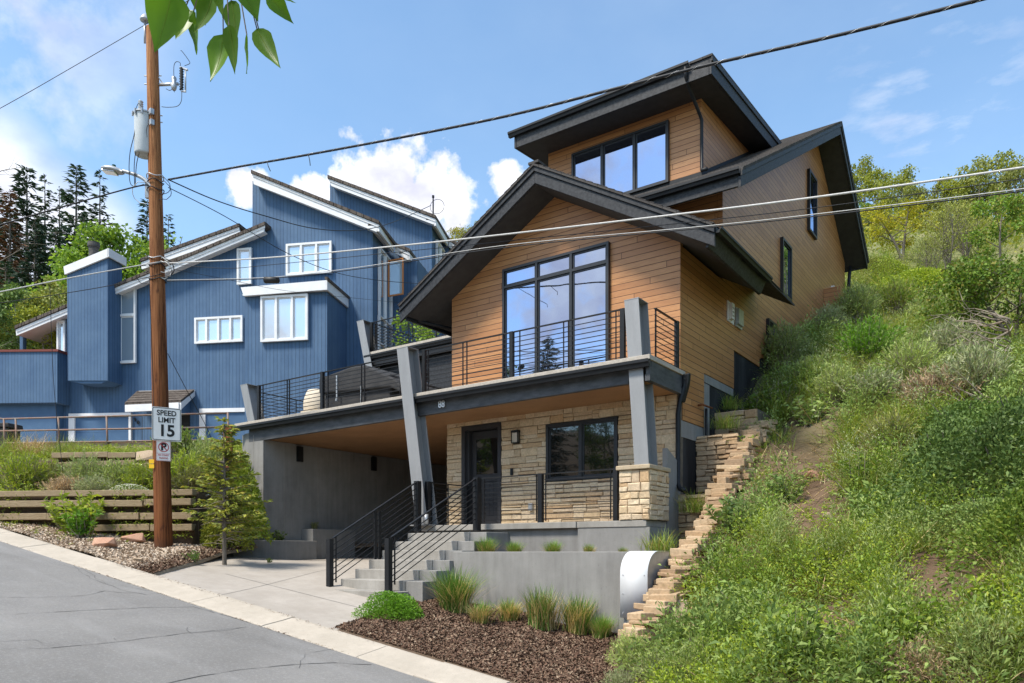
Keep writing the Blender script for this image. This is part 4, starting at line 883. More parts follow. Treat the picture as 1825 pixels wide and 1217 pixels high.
MB().prism(rrect(sc_, .61, .76, .035), SN*.004).build('plate', M['signw'], sg)
bd = MB(); ring(bd, sc_+SN*.0055, .585, .735, .03, .014); bd.build('border', M['signb'], sg)
for t_, dz, s_, sx_, bd_ in (('SPEED', .245, .165, .92, .004), ('LIMIT', .085, .165, .92, .004), ('15', -.16, .36, .98, .011)): text_mesh(t_, s_, sc_+SN*.007+UP*dz, SR, UP, .0012, bd_, mat_=M['signb'], parent=sg, sx=sx_)
sc2 = at(291.5, 803.5, PD-.235)
sg2 = thing('no_parking_sign', 'small white and red no street parking sign below the speed limit sign', 'sign', sc2)
MB().prism(rrect(sc2, .30, .455, .02), SN*.004).build('plate', M['signw'], sg2)
bd = MB(); ring(bd, sc2+SN*.0055, .285, .44, .017, .006); bd.face([sc2+SN*.0055+SR*a+UP*b for a, b in ((-.14, -.062), (.14, -.062), (.14, -.056), (-.14, -.056))]); bd.build('border', M['signr'], sg2)
text_mesh('P', .22, sc2+SN*.0065+UP*.085, SR, UP, .0008, .010, mat_=M['signb'], parent=sg2)
cir_ = MB(); a = [sc2+SN*.0085+UP*.085+(SR*math.cos(t)+UP*math.sin(t))*.112 for t in np.linspace(0, 2*math.pi, 33)[:-1]]; b = [sc2+SN*.0085+UP*.085+(SR*math.cos(t)+UP*math.sin(t))*.094 for t in np.linspace(0, 2*math.pi, 33)[:-1]]
cir_.raw(a+b, [(i, (i+1) % 32, 32+(i+1) % 32, 32+i) for i in range(32)]); c_ = sc2+SN*.0088+UP*.085; e = (SR*.7-UP*.7)*-.10; f = (SR*.7+UP*.7)*.009; cir_.face([c_+e-f, c_-e-f, c_-e+f, c_+e+f]); cir_.build('prohibition_ring', M['signr'], sg2)
text_mesh('NO STREET', .054, sc2+SN*.0065-UP*.098, SR, UP, .0008, .001, mat_=M['signr'], parent=sg2, sx=.84); text_mesh('PARKING', .054, sc2+SN*.0065-UP*.165, SR, UP, .0008, .001, mat_=M['signr'], parent=sg2, sx=.84)

# overhead cables: each one straight in plan, its sag measured along it
def cable(name, label, pts, d0, d1, r, m='wire', group=None, twist=None):
    us = [p[0] for p in pts]; out = []
    for i, (u, v) in enumerate(pts):
        t = (u-us[0])/(us[-1]-us[0]); out.append(at(u, v, 1/((1-t)/d0+t/d1)))
    P = smoothline(out, 10); mb = MB(); mb.tube(P, r, 8)
    o = mb.build(name, M[m], smooth=True); tag(o, label, 'cable')
    if twist:
        mb2 = MB(); ln = np.cumsum([0]+[np.linalg.norm(b-a) for a, b in zip(P[:-1], P[1:])]); tot = ln[-1]; Q = []
        n = int(tot/.03)
        for k in range(n):
            s = tot*k/n; i = min(np.searchsorted(ln, s, 'right')-1, len(P)-2); w = (s-ln[i])/(ln[i+1]-ln[i]); p = P[i]+(P[i+1]-P[i])*w; tg = (P[i+1]-P[i])/np.linalg.norm(P[i+1]-P[i])
            a_ = np.cross(tg, UP); a_ /= np.linalg.norm(a_); b__ = np.cross(a_, tg); Q.append(p+(a_*math.cos(s*2*math.pi/twist)+b__*math.sin(s*2*math.pi/twist))*r*1.02)
        mb2.tube(Q, r*.11, 4); mb2.build('lashing_wire', M['galv'], o, smooth=True)
    return o
cable('overhead_cable', 'thick black lashed cable crossing the sky above the brown house roof', [(300, 320), (420, 298), (552, 275), (740, 240), (915, 204), (1100, 157), (1265, 115), (1500, 61), (1740, 1), (1960, -58), (2700, -262)], 17.2, 6.46, .021, twist=.34)
cable('overhead_cable', 'pale grey cable crossing the gable, topmost of the lower bundle', [(298, 469), (480, 459), (700, 439), (905, 417), (1265, 375), (1500, 345), (1825, 298), (2050, 264), (2700, 160)], 17.2, 6.67, .014, 'wirel')
cable('overhead_cable', 'thin black cable just under the pale cable in front of the gable', [(298, 470), (400, 478), (480, 472), (700, 450), (900, 430), (1265, 392), (1500, 364), (1825, 318), (2050, 284), (2700, 180)], 17.2, 6.75, .006)
cable('overhead_cable', 'thin pale messenger wire above the lowest black cable before the gable', [(298, 499), (480, 494), (640, 476), (900, 437), (1265, 402), (1500, 376), (1825, 336), (2050, 306), (2700, 210)], 17.2, 6.67, .006, 'wirel')
cable('overhead_cable', 'lowest black cable of the bundle in front of the brown gable', [(298, 501), (480, 496), (640, 479), (900, 441), (1265, 405), (1500, 380), (1825, 340), (2050, 310), (2700, 214)], 17.15, 6.65, .0085)
cable('overhead_cable', 'thin wire from the pole top out of the picture at upper left', [(262, 42), (130, 119), (0, 193), (-200, 300)], 17.3, 15., .007)
cable('overhead_cable', 'thin wire from the pole top towards the overhanging leaves', [(262, 42), (300, 22), (350, -8), (470, -80)], 17.3, 12, .007)
cable('overhead_cable', 'thick black cable leaving the pole to the left below the street lamp', [(268, 330), (240, 333), (120, 366), (0, 401), (-160, 450)], 17.2, 15., .016)
cable('overhead_cable', 'pale cable running left from the pole across the blue chimney', [(288, 466), (225, 477), (120, 496), (0, 520), (-160, 552)], 17.2, 15., .012, 'wirel')
cable('overhead_cable', 'black cable running left from the pole below the pale one', [(288, 488), (200, 508), (100, 525), (0, 540), (-160, 566)], 17.2, 15., .008)
cable('overhead_cable', 'sagging black service cable from the pole to the blue tower roof', [(300, 320), (385, 357), (470, 384), (560, 407), (640, 410), (700, 396), (768, 366)], 17.2, 34, .014)
cable('overhead_cable', 'black service cable dropping from the pole past the blue house windows', [(300, 334), (400, 385), (510, 450), (600, 486), (680, 500), (745, 505)], 17.2, 30, .010)
cable('overhead_cable', 'thin black wire from the pole to the bay of the blue house', [(300, 478), (400, 497), (510, 518), (640, 532), (720, 540)], 17.2, 29, .005)
cable('guy_wire', 'thin guy wire slanting down to the right from the utility pole', [(299, 630), (330, 690), (365, 755), (380, 790)], 17.2, 21, .008)
cable('guy_wire', 'thin vertical guy wire hanging left of the utility pole', [(266, 500), (269, 580), (273, 700), (275, 790)], 17.2, 17.1, .006)
cable('guy_wire', 'thin wire hanging down in front of the blue parapet', [(89, 512), (92, 600), (97, 700), (112, 840)], 19, 18.9, .007)
sp_ = thing('cable_splice_case', 'black splice case hanging on the cable in front of the blue house', 'splice case', at(484, 496, 15.6))
dds = 1/((1-(484-298)/(2050-298))/17.15+((484-298)/(2050-298))/8.0); q = at(484, 499, dds-.02)
MB().tube([q-RT*.16, q-RT*.14, q+RT*.14, q+RT*.16], [.03, .065, .065, .03], 12).build('case', M['plastic'], sp_, smooth=True)
tt = MB(); [tt.tube([at(u, v, 1/((1-(u-300)/1660)/17.2+((u-300)/1660)/8.)), at(u+2, v+9, 14.5), at(u+du, v+18, 14.5)], .008, 5) for u, v, du in ((476, 287, 6), (550, 277, 3))]
tt.build('cable_tail', M['wire'], bpy.data.objects['overhead_cable'])

# ---------------------------------------------------------------- blue house
DB = 33.; CT = DB*(BN@D)+DB*(BN@RT)*((450-U0)/FP)
def Bp(u, v, t): r = ray(u, v); return r*((CT+t)/(r@BN))
BH = thing('blue_house', 'large blue house with vertical boards, white trim and steep single pitch roofs', 'house', Bp(400, 860, 2)-UP*1)
def bpoly(mb, px, t, dep): mb.prism([Bp(u, v, t) for u, v in px], BN*dep); return mb
bpoly(MB(), [(103, 571), (450, 420), (450, 880), (103, 880)], 0, .2).build('wing_wall', M['blue'], BH)
bpoly(MB(), [(450, 322), (664, 405), (664, 880), (450, 880)], 0.005, 2.2).build('tower_wall', M['blue'], BH)
bpoly(MB(), [(588, 322), (770, 390), (770, 880), (588, 880)], 5, 2.0).build('tower_wall', M['blue'], BH)
def tow_side():  # right face blocks stepping back
    bpoly(MB(), [(640, 430), (744, 462), (744, 880), (640, 880)], 2.35, 3.).build('side_wing_wall', M['blue'], BH)
    bpoly(MB(), [(720, 392), (800, 430), (800, 880), (720, 880)], 7.05, 4.).build('side_wing_wall', M['blue'], BH)
tow_side()
def single_roof(top, bot, t, back, name='roof'):
    """single pitch roof: white fascia board seen from the front, dark shingles on top"""
    (u0, v0), (u1, v1) = top; (w0, x0), (w1, x1) = bot
    o = MB().prism([Bp(u0, v0-1, t-.05), Bp(u1, v1-1, t-.05), Bp(u1, v1+4.5, t-.05), Bp(u0, v0+4.5, t-.05)], BN*(back+.05)).build(name, M['shingleb'], BH)
    m = MB(); m.prism([Bp(u0+2, v0+5, t), Bp(u1-2, v1+5, t), Bp(w1-3, x1, t), Bp(w0+2, x0, t)], BN*.08)
    m.prism([Bp(u0+3, v0+5, t-.03), Bp(u1-1, v1+5, t-.03), Bp(u1-1, v1+10, t-.03), Bp(u0+3, v0+10, t-.03)], BN*.028)
    m.build('fascia', M['white'], o)
    MB().prism([Bp(w0+4, x0-3, t+.085), Bp(w1-4, x1-3, t+.085), Bp(w1-4, x1-1, t+.085), Bp(w0+4, x0-1, t+.085)], BN*(back-.1)).build('soffit', M['white'], o)
    # shingle butts along the verge
    b = MB(); n = max(4, int(abs(u1-u0)/13))
    for k in range(n):
        a = k/n; c = (k+.92)/n; b.prism([Bp(u0+(u1-u0)*a, v0+(v1-v0)*a-2, t-.09), Bp(u0+(u1-u0)*c, v0+(v1-v0)*c-2, t-.09), Bp(u0+(u1-u0)*c, v0+(v1-v0)*c+3.5, t-.09), Bp(u0+(u1-u0)*a, v0+(v1-v0)*a+3.5, t-.09)], BN*.3)
    b.build('verge_tiles', M['shingleb'], o)
    return o
single_roof(((26, 582), (473, 396)), ((27, 598), (473, 412.5)), -.45, 7)
single_roof(((250, 462), (427, 399)), ((250, 480), (432, 418)), 4.2, 4)
single_roof(((447, 304), (676, 395)), ((450, 328), (674, 413)), -.4, 2.4)
single_roof(((583.5, 313), (777, 385)), ((588, 331), (776, 400)), 4.5, 2.6)
single_roof(((702, 433), (731, 445)), ((702, 451), (731, 463)), 2.0, 3.)
single_roof(((798, 424), (822, 437)), ((798, 440), (822, 452)), 6.9, 3.)
def eave(a, b, hgt, t0, t1):
    m = MB(); m.prism([Bp(*a, t0), Bp(*b, t1), Bp(b[0], b[1]+hgt*.95, t1), Bp(a[0], a[1]+hgt, t0)], -BR*.09); m.build('eave_board', M['white'], BH)
    m = MB(); m.prism([Bp(a[0], a[1]-3, t0), Bp(b[0]+2, b[1]-3, t1), Bp(b[0]+2, b[1]+1, t1), Bp(a[0], a[1]+1, t0)], -BR*.5); m.build('eave_shingles', M['shingleb'], BH)
eave((676, 400), (703, 436), 12, -.4, 2.0); eave((730, 450), (757, 483), 11, 2., 4.4); eave((777, 390), (799, 427), 12, 4.5, 6.9)
# side faces: casement window standing open, second window, downpipe
def side_win(u0, v0, u1, v1, h0, h1, ta, tb, fm='white', n=2):
    A = Bp(u0, v0, ta); Bq = Bp(u1, v1, tb); w = np.linalg.norm((Bq-A)[:2]); ax = (Bq-A)*np.array([1, 1, 0]); ax /= np.linalg.norm(ax)
    zt = A[2]; zb = Bp(u0, v0+h0, ta)[2]; nn = np.cross(ax, UP); 
    return window(BH, (A[0], A[1], zb), ax, w, zt-zb, [1]*n, [1], nn, fr=.07, gl='glassb', fm=fm, sash=.04, proud=.03)
xs_ = Bp(664, 600, 0)
def on_side(u, v, s_pt):   # point on the plane through s_pt spanned by BN and UP
    r = ray(u, v); k = (s_pt@BR)/(r@BR); return r*k
def side_win2(s_pt, u0, v0t, v0b, u1, n, fm='white', name='window'):
    A = on_side(u0, v0t, s_pt); zb = on_side(u0, v0b, s_pt)[2]; Bq = on_side(u1, v0t, s_pt); w = abs((Bq-A)@BN)
    return window(BH, (A[0], A[1], zb)+BR*.10, BN, w, A[2]-zb, [1]*n, [1], BR, fr=.06, gl='glassb', fm=fm, sash=.04, proud=.04, dep=.08, name=name)
side_win2(Bp(664, 600, 0.005), 672.5, 440, 612, 695, 2); side_win2(Bp(664, 600, .005), 672, 561, 700, 695, 2)
side_win2(Bp(770, 600, 5), 775.5, 427, 520, 790, 2)
A = Bp(691.5, 464, 1.5); zb = Bp(691.5, 529, 1.5)[2]; zt = A[2]; Bq = Bp(719, 464, 1.3)
ax = (Bq-A)*np.array([1, 1, 0]); w = np.linalg.norm(ax); ax /= w
window(BH, (A[0], A[1], zb), ax, w, zt-zb, [1], [1], np.cross(ax, UP), fr=.06, gl='glassb', fm='orangeframe', sash=0, proud=.02, name='open_casement', dep=.03)
# front windows
def fwin(u0, v0, u1, v1, t, cols, rows=(1,), gl='glassb', name='window'):
    A = Bp(u0, v1, t); C_ = Bp(u1, v0, t); w = (C_-A)@BR; h = Bp(u0, v0, t)[2]-A[2]
    return window(BH, A-BN*.10, BR, w, h, cols, rows, -BN, fr=.09, gl=gl, fm='white', sash=.05, proud=.05, dep=.06, name=name)
fwin(512, 437, 593, 493, 0, [1, 1, 1]); fwin(425, 445, 450.5, 509, 0, [1]); fwin(467, 530, 551, 611, -2., [1, 1.02, 1]); fwin(349.5, 568, 435, 614, 0, [1, 1, 1, 1]); fwin(213.5, 512, 245, 649, 0, [1], [.62, .38]); fwin(105, 573, 119.5, 654, 0, [1])
# bay with its white parapet
bpoly(MB(), [(436, 520), (583, 513), (583, 880), (436, 880)], -2., 1.995).build('bay_wall', M['blue'], BH)
bo = bpoly(MB(), [(429, 512), (582, 499), (582, 516), (434, 527)], -2.25, .08).build('bay_parapet', M['white'], BH)
m = MB(); a0, a1 = Bp(583, 499.5, -2.25), Bp(583, 516, -2.25); a1 = np.array([a0[0], a0[1], a1[2]]); m.prism([a0, a0+BN*2.25+UP*-.02, a1+BN*2.25, a1], -BR*.08); m.build('bay_parapet', M['white'], bo)
m = MB(); m.prism([a0+UP*.16-BR*.1, a0+UP*.10+BR*.06, a0+UP*.10+BR*.06+BN*2.3, a0+UP*.16-BR*.1+BN*2.3], -UP*.1); m.prism([a0+UP*.12-BN*.08, a0+UP*.12-BN*.08+BN*.2, a0+UP*.0+BN*.12, a0-BN*.08], BR*.05); m.build('verge_tiles', M['shingleb'], bo)
bpoly(MB(), [(431, 525), (581, 515), (581, 516.5), (433, 526.5)], -2.17, 2.1).build('soffit', M['white'], bo)
# chimney bump-out
chm = bpoly(MB(), [(119.5, 486), (192, 456), (192, 678), (121, 678)], -.95, .94).build('chimney', M['blue'], BH)
m = bpoly(MB(), [(113, 475), (193.5, 442), (193.5, 457), (115, 489)], -1.05, .08); a0 = Bp(194, 442, -1.05); a1 = Bp(194, 457, -1.05); a1 = np.array([a0[0], a0[1], a1[2]])
m.prism([a0, a0+BN*1.15, a1+BN*1.15, a1], -BR*.08); m.build('cap_trim', M['white'], chm)
MB().prism([Bp(115, 474, -1.0), Bp(193, 442.5, -1.0), Bp(193, 446, -1.0), Bp(115, 478, -1.0)], BN*1.1).build('cap_top', M['white'], chm)
bpoly(MB(), [(121.5, 678.3), (191.5, 678.3), (181, 683), (145, 683)], -.9, .85).build('chimney_underside', M['blueplain'], chm)
fc_ = Bp(167, 455, -.5); MB().tube([fc_-UP*.3, fc_+UP*.35, fc_+UP*.36, fc_+UP*.56, fc_+UP*.57], [.20, .20, .25, .25, .22], 20).build('flue', M['duct'], chm)
lt = Bp(203, 640, -.3); m = MB(); m.box(lt[0]-.06, lt[0]+.1, lt[1]-.1, lt[1]+.1, lt[2]-.06, lt[2]+.06); m.build('side_lamp', M['blueplain'], chm)
# left parapet, post, lower wall
bpoly(MB(), [(-60, 627), (102, 626), (102, 717), (-60, 719)], -.8, .78).build('parapet', M['blue'], BH); bpoly(MB(), [(-60, 623.5), (103.5, 622), (103.5, 626), (-60, 627.3)], -.86, .9).build('parapet_cap', M['redcap'], BH)
bpoly(MB(), [(-60, 720), (100, 717.6), (100, 880), (-60, 880)], -.45, .44).build('garage_side_wall', M['blueplain'], BH)
bpoly(MB(), [(35, 590), (41, 588), (41, 626), (35, 626)], .1, .2).build('porch_post', M['blue'], BH)
# garage doors with white surrounds, black panel for the entry shade, and canopy
def garage(u0, v0, u1, v1):
    m = MB(); bpoly(m, [(u0, v0+1), (u1, v0-1), (u1, v0+6), (u0, v0+8)], -.12, .11); bpoly(m, [(u0, v0+8.2), (u0+10.5, v0+8.0), (u0+10.5, v1), (u0, v1)], -.12, .11); bpoly(m, [(u1-4, v0+6.2), (u1, v0+6.2), (u1, v1), (u1-4, v1)], -.12, .11)
    o = m.build('garage_door', M['white'], BH)
    m = MB(); h = (v1-v0-8)/4
    for k in range(4): bpoly(m, [(u0+10.7, v0+8.2+k*h+.3), (u1-4.2, v0+6.6+k*h+.3), (u1-4.2, v0+6.6+(k+1)*h), (u0+10.7, v0+8.2+(k+1)*h)], -.05, .04)
    m.build('door_panels', M['blueplain'], o)
garage(122, 736, 233, 850); garage(355, 727, 470, 850)
en = bpoly(MB(), [(253, 738), (338, 736), (338, 850), (253, 850)], -.03, .025).build('entry_shade_panel', M['signb'], BH)  # flat black sheet on the wall, painted shade of the doorway
bpoly(MB(), [(254, 739), (276, 738), (276, 850), (254, 850)], -.06, .028).build('entry_door', M['blue'], en)
cn = MB(); T0, T1, F0, F1 = Bp(245, 700, -.02), Bp(347, 697.5, -.02), Bp(222, 722, -1.5), Bp(322, 717.5, -1.5)
cn.prism([F0, F1, T1, T0], UP*.07); co_ = cn.build('entry_canopy', M['shingleb'], BH)
cs_ = MB()
for k in range(5):
    a, b = k/5, (k+.96)/5; p = [F0+(T0-F0)*a, F1+(T1-F1)*a, F1+(T1-F1)*b, F0+(T0-F0)*b]; cs_.prism([q+UP*(.10 if i < 2 else .075) for i, q in enumerate(p)], UP*.02)
cs_.build('shingle_courses', M['shingleb'], co_)
cf = MB(); cf.prism([F0+BR*.06, F1-BR*.06, F1-BR*.06-UP*.30, F0+BR*.06-UP*.30], -BN*.06); cf.prism([F1+BR*.02, T1+BR*.02, T1+BR*.02-UP*.2, F1+BR*.02-UP*.30], -BR*.07); cf.build('fascia', M['white'], co_)
T0b = T1-BR*.25-UP*.15; F1b = F1-BR*.25-UP*.2+BN*.1
MB().prism([T1-BR*.2-UP*.1, F1-BR*.2-UP*.3+BN*.1, F1-BR*.2-UP*.45+BN*.3, T1-BR*.2-UP*.95], -BR*.1).build('bracket', M['blueplain'], co_)
bpoly(MB(), [(247, 696.5), (346, 694.5), (346, 698), (247, 700)], -.1, .09).build('flashing', M['white'], co_)
for ch_, u, v in (('9', 240.5, 748), ('0', 246, 753)): text_mesh(ch_, .24, Bp(u, v, -.04), BR, UP, .012, .004, name='house_number', mat_=M['signb'], parent=BH)
mast = Bp(772, 352, 4.6); mm = MB(); mm.tube([mast-UP*.9, mast], .035); mm.tube([mast, mast+UP*.1], .06); mm.tube([mast+(BR*math.cos(t)+UP*math.sin(t))*.35+BR*.2-UP*.45 for t in np.linspace(0, 6.1, 20)], .012, 5); mm.build('service_mast', M['black'], BH)
MB().tube([Bp(769, 400, 4.95), Bp(769, 760, 4.95)], .05).build('downspout', M['blueplain'], BH)
bpoly(MB(), [(583, 640), (700, 740), (700, 900), (583, 900)], 3.2, .2).build('garden_wall', M['blue'], BH)

# ---------------------------------------------------------------- timber terraces on the left, pink wall and pipe railing
def dT(t): return CT+t
def Tp(u, v, t): r = ray(u, v); return r*((CT+t)/(r@BN))
def timbers(name, label, rows, t, jog=0.):
    o = thing(name, label, 'retaining wall', Tp(rows[0][0], rows[-1][2], t))
    m = MB()
    for u0, u1, vt, vb in rows:
        A, Bq = Tp(u0, (vt+vb)/2, t), Tp(u1, (vt+vb)/2, t); h = Tp(u0, vt, t)[2]-Tp(u0, vb, t)[2]; ln = (Bq-A)@BR; s = 0
        while s < ln:
            l = min(rng.uniform(1.6, 2.6), ln-s); a = A+BR*s; dz = rng.normal(0, .012); tl = rng.normal(0, .006)
            m.bar(a+UP*(dz-tl)-BN*(.1+rng.normal(0, .02)), a+BR*(l-.02)+UP*(dz+tl)-BN*(.1+rng.normal(0, .02)), .2, h)
            s += l
    m.build('timbers', M['timber'], o, bevel=.012)
    z0 = min(Tp(r[0], r[3], t)[2] for r in rows)-.9; zt = max(Tp(r[0], r[2], t)[2] for r in rows)-.05
    ua = min(r[0] for r in rows); ub = max(r[1] for r in rows); A, Bq = Tp(ua, 900, t), Tp(ub, 900, t)
    A = A+BN*.05; Bq = Bq+BN*.05; A[2] = z0; Bq[2] = z0
    MB().prism([A, Bq, Bq+BN*.3, A+BN*.3], UP*(zt-z0)).build('backfill', M['soil'], o); return o
TL, TU, TPK = -14.0, -11.2, -6.6
timbers('timber_retaining_wall', 'lowest wall of weathered grey timbers with gaps, behind the utility pole', [(-140, 352, 880, 890), (-140, 352, 895, 906), (-60, 352, 917, 928.5), (120, 352, 936.5, 948)], TL)
timbers('timber_retaining_wall', 'upper broken wall of weathered timbers under the pink stucco wall', [(100, 252, 808.5, 818), (106, 250, 825, 834), (120, 247, 842, 851)], TU)
timbers('timber_retaining_wall', 'short leaning timbers with rocks just left of the sign pole', [(248, 300, 827, 836), (250, 330, 843, 852)], TU-1.)
def terrace_z(t):
    return np.interp(t, [TL-1.2, TL+.02, TL+.06, TU-.25, TU+.12, TU+.8, TPK, TPK+.3], [.2, .3, 1.30, 1.72, 2.62, 2.85, 3.35, 3.4])
def s_end(t, x=-18.47):
    a = Tp(352, 900, TL)@BR; b = np.array([-18.44, 12.88, 0]); f = np.clip((t-TL)/((b@BN)-CT-TL), 0, 1); return min(a+(b@BR-a)*f, (x-BN[0]*(CT+t))/BR[0])
def terrace(name, s0, s1):
    ts = [TL+.06, TL+.6, TL+1.2, TL+1.9, TU-.5, TU-.25, TU+.12, TU+.8, TU+1.8, TU+3, TPK+.1]; n = 70; V = []; F = []
    for t in ts:
        for i in range(n+1):
            p = BR*(s0+(min(s1, s_end(t))-s0)*i/n)+BN*(CT+t); V.append((p[0], p[1], float(terrace_z(t))+.05*math.sin(p[0]*2.3)*math.sin(p[1]*2.7)))
    for j in range(len(ts)-1):
        for i in range(n): a = j*(n+1)+i; F.append((a, a+1, a+n+2, a+n+1))
    return structure(name, npmesh(name, V, F), M['soil'], True)
terrace('terrace_soil', -24., Tp(418, 900, TL)@BR+.9)
PA = Tp(352, 900, TL+.05)[:2]; PB = np.array([-18.44, 12.88]); V = []; n = 16
for k in range(n+1):
    f = k/n; p = PA+(PB-PA)*f; o = np.array([.45, -.62]); t = (p@BN[:2])-CT; zt = float(terrace_z(max(t, TL+.06)))
    for g in (-1.3, 0, .25, .6, 1.): q = p-o*.25+o*(g*1.15); V.append((q[0], q[1], zt+( -.35+.6*f-zt)*max(g, 0)**.8+(-.25 if g < 0 else .10 if g == 0 else 0)+.05*math.sin(q[0]*6+g*9)))
structure('bank_soil', npmesh('bank_soil', V, [(k*5+g, k*5+g+1, k*5+g+6, k*5+g+5) for k in range(n) for g in range(4)]), M['soil'], True)
pk = thing('stucco_wall', 'low pink stucco wall under the pipe railing', 'wall', Tp(150, 810, TPK))
bpoly(MB(), [(30, 788.5), (418, 785), (418, 830), (30, 830)], TPK, .3).build('wall', M['pink'], pk)
q0, q1 = Tp(-160, 800, TPK+.32), Tp(425, 800, TPK+.32); dv = MB(); q0[2] = q1[2] = 3.86; dv.face([q0, q1, q1+BN*8, q0+BN*8]); structure('upper_driveway', dv, M['drive'])
pr = thing('pipe_railing', 'rusty two bar pipe railing along the upper driveway', 'railing', Tp(150, 790, TPK+.1))
for a, b in (((5, 746.5), (406, 736)), ((0, 768), (406, 761)), ((8, 789.5), (406, 784))): MB().tube([Tp(*a, TPK-.05), Tp(*b, TPK-.05)], .032, 8).build('rail', M['railpipe'], pr, smooth=True)
MB().tube([Tp(5, 746.5, TPK-.05), Tp(-12, 744, TPK+2)], .032, 8).build('rail', M['railpipe'], pr, smooth=True)
for u, vt in ((7, 746), (28, 745.5), (104, 743), (190, 741), (406, 735)): MB().tube([Tp(u, vt, TPK-.05), Tp(u+2, vt+66, TPK-.05)], .036, 8).build('post', M['railpipe'], pr, smooth=True)
rs_ = thing('rusted_panel', 'rusted steel edging panel beside the concrete carport wall', 'panel', Tp(404, 860, -12.5))
bpoly(MB(), [(397, 760), (412, 756), (414, 900), (400, 960)], -13.2, .06).build('panel', M['rust'], rs_)
bn_ = thing('wheelie_bin', 'black plastic bin at the far left edge of the upper driveway', 'bin', Tp(4, 810, TPK+1))
m = MB(); a = Tp(-14, 805, TPK+.6); b = Tp(13, 805, TPK+.6); c = Tp(14, 762, TPK+.6); d = Tp(-15, 762, TPK+.6); m.prism([a, b, c, d], BN*.6); m.build('body', M['plastic'], bn_, bevel=.03)
m = MB(); a = Tp(-16, 761, TPK+.55); b = Tp(15.5, 761, TPK+.55); c = Tp(14, 753, TPK+.55); d = Tp(-15, 753, TPK+.55); m.prism([a, b, c, d], BN*.7); m.build('lid', M['plastic'], bn_, bevel=.03)

# ---------------------------------------------------------------- rocks
def rock(name, label, c, size, m, seed, rot=0., parent=None, group=None):
    r = np.random.default_rng(seed); import bmesh
    bm_ = bmesh.new(); pts = r.normal(0, 1, (16, 3)); pts /= np.abs(pts).max(1)[:, None]**.8*np.linalg.norm(pts, axis=1)[:, None]**.2
    a = rot; 
    for p in pts:
        x, y, z = p*np.array(size)/2; bm_.verts.new((c[0]+x*math.cos(a)-y*math.sin(a), c[1]+x*math.sin(a)+y*math.cos(a), c[2]+z))
    res = bmesh.ops.convex_hull(bm_, input=bm_.verts); 
    bmesh.ops.delete(bm_, geom=[v for v in bm_.verts if not v.link_faces], context='VERTS')
    me = bpy.data.meshes.new(name); bm_.to_mesh(me); bm_.free()
    o = link(name, me, M[m], parent, bevel=.012); 
    if parent is None: tag(o, label, 'rock', group)
    return o
def bank_hit(u, v, off=.0): r = ray(u, v); t = (-2.39+.04+off)/(r[2]+.1456*r[0]); return r*t
q = bank_hit(188, 976); rock('boulder', 'pale red flat boulder on the gravel, left of the two', q+UP*.08, (.52, .38, .30), 'redrock', 3, .4)
q = bank_hit(238, 966); rock('boulder', 'long dark red slab of rock leaning on the gravel near the pole', q+UP*.1, (.62, .28, .26), 'redrock', 11, .7)
q = bank_hit(205, 996); rock('flat_stone', 'small flat tan stone half buried in the gravel at the kerb', q+UP*.0, (.34, .2, .08), 'tanrock', 5, .9)
q = bank_hit(246, 999); rock('flat_stone', 'small tan stone lying in the gravel below the red slab', q+UP*.01, (.22, .14, .10), 'tanrock', 6, .2)
q = bank_hit(312, 990); rock('flat_stone', 'small brown stone among the chips right of the pole', q+UP*.03, (.2, .12, .08), 'redrock', 8, .2)
for i, (u, v, w, lab) in enumerate(((272, 812, 1.0, 'long pale slab of rock above the short timbers'), (262, 852, .5, 'rough tan rock wedged under the short timbers'), (256, 868, .4, 'brown rock at the foot of the short timbers'))):
    q = Tp(u, v, TU-.3); rock('terrace_rock', lab, q, (w, .35, .32), 'tanrock', 20+i, .5+.3*i)

# ---------------------------------------------------------------- hillside
def y0(x): return 10-.58*(x+5)
_ps = [-8, -1, 0, 2.5, 4, 5.3, 10, 17, 30, 50, 57, 64, 90]; _pz = [-2.6, -.32, 0, 1.7, 2.85, 3.65, 7.2, 10.6, 16.9, 27.4, 30.2, 31, 26]
def hill_z(x, y):
    sd = y-y0(x); fx = np.interp(x, [-6, -1], [.93, .60]); ff = np.interp(x, [-9, -1], [.97, .82]); f = fx+(ff-fx)*np.interp(sd, [8, 42], [0, 1])
    z = -1.4+np.interp(sd, _ps, _pz)*f
    z = z+.15*np.sin(x*1.9+y*.7)*np.sin(y*1.6-x*.5)+.07*np.sin(x*4.1+1)*np.sin(y*3.7)
    return np.minimum(z, cz(x)+.02+1.9*np.maximum(y-7.5, 0)+.0*x)
def hill_left(y): return np.interp(y, [7.5, 10.3, 16.4, 17.6, 29.5, 31, 36, 90], [-4.0, -4.84, -5.08, -5.86, -5.86, -14, -30, -80])
ys = np.concatenate([np.linspace(7.5, 20, 80), np.linspace(20.4, 44, 50), np.linspace(45, 100, 46)]); nx = 90; V = []
for y in ys:
    xl = hill_left(y); f = (np.arange(nx)/(nx-1))**1.7; xx = xl+(45-xl)*f
    for x in xx: V.append((x, y, float(hill_z(x, y))))
F = [(j*nx+i, j*nx+i+1, (j+1)*nx+i+1, (j+1)*nx+i) for j in range(len(ys)-1) for i in range(nx-1)]
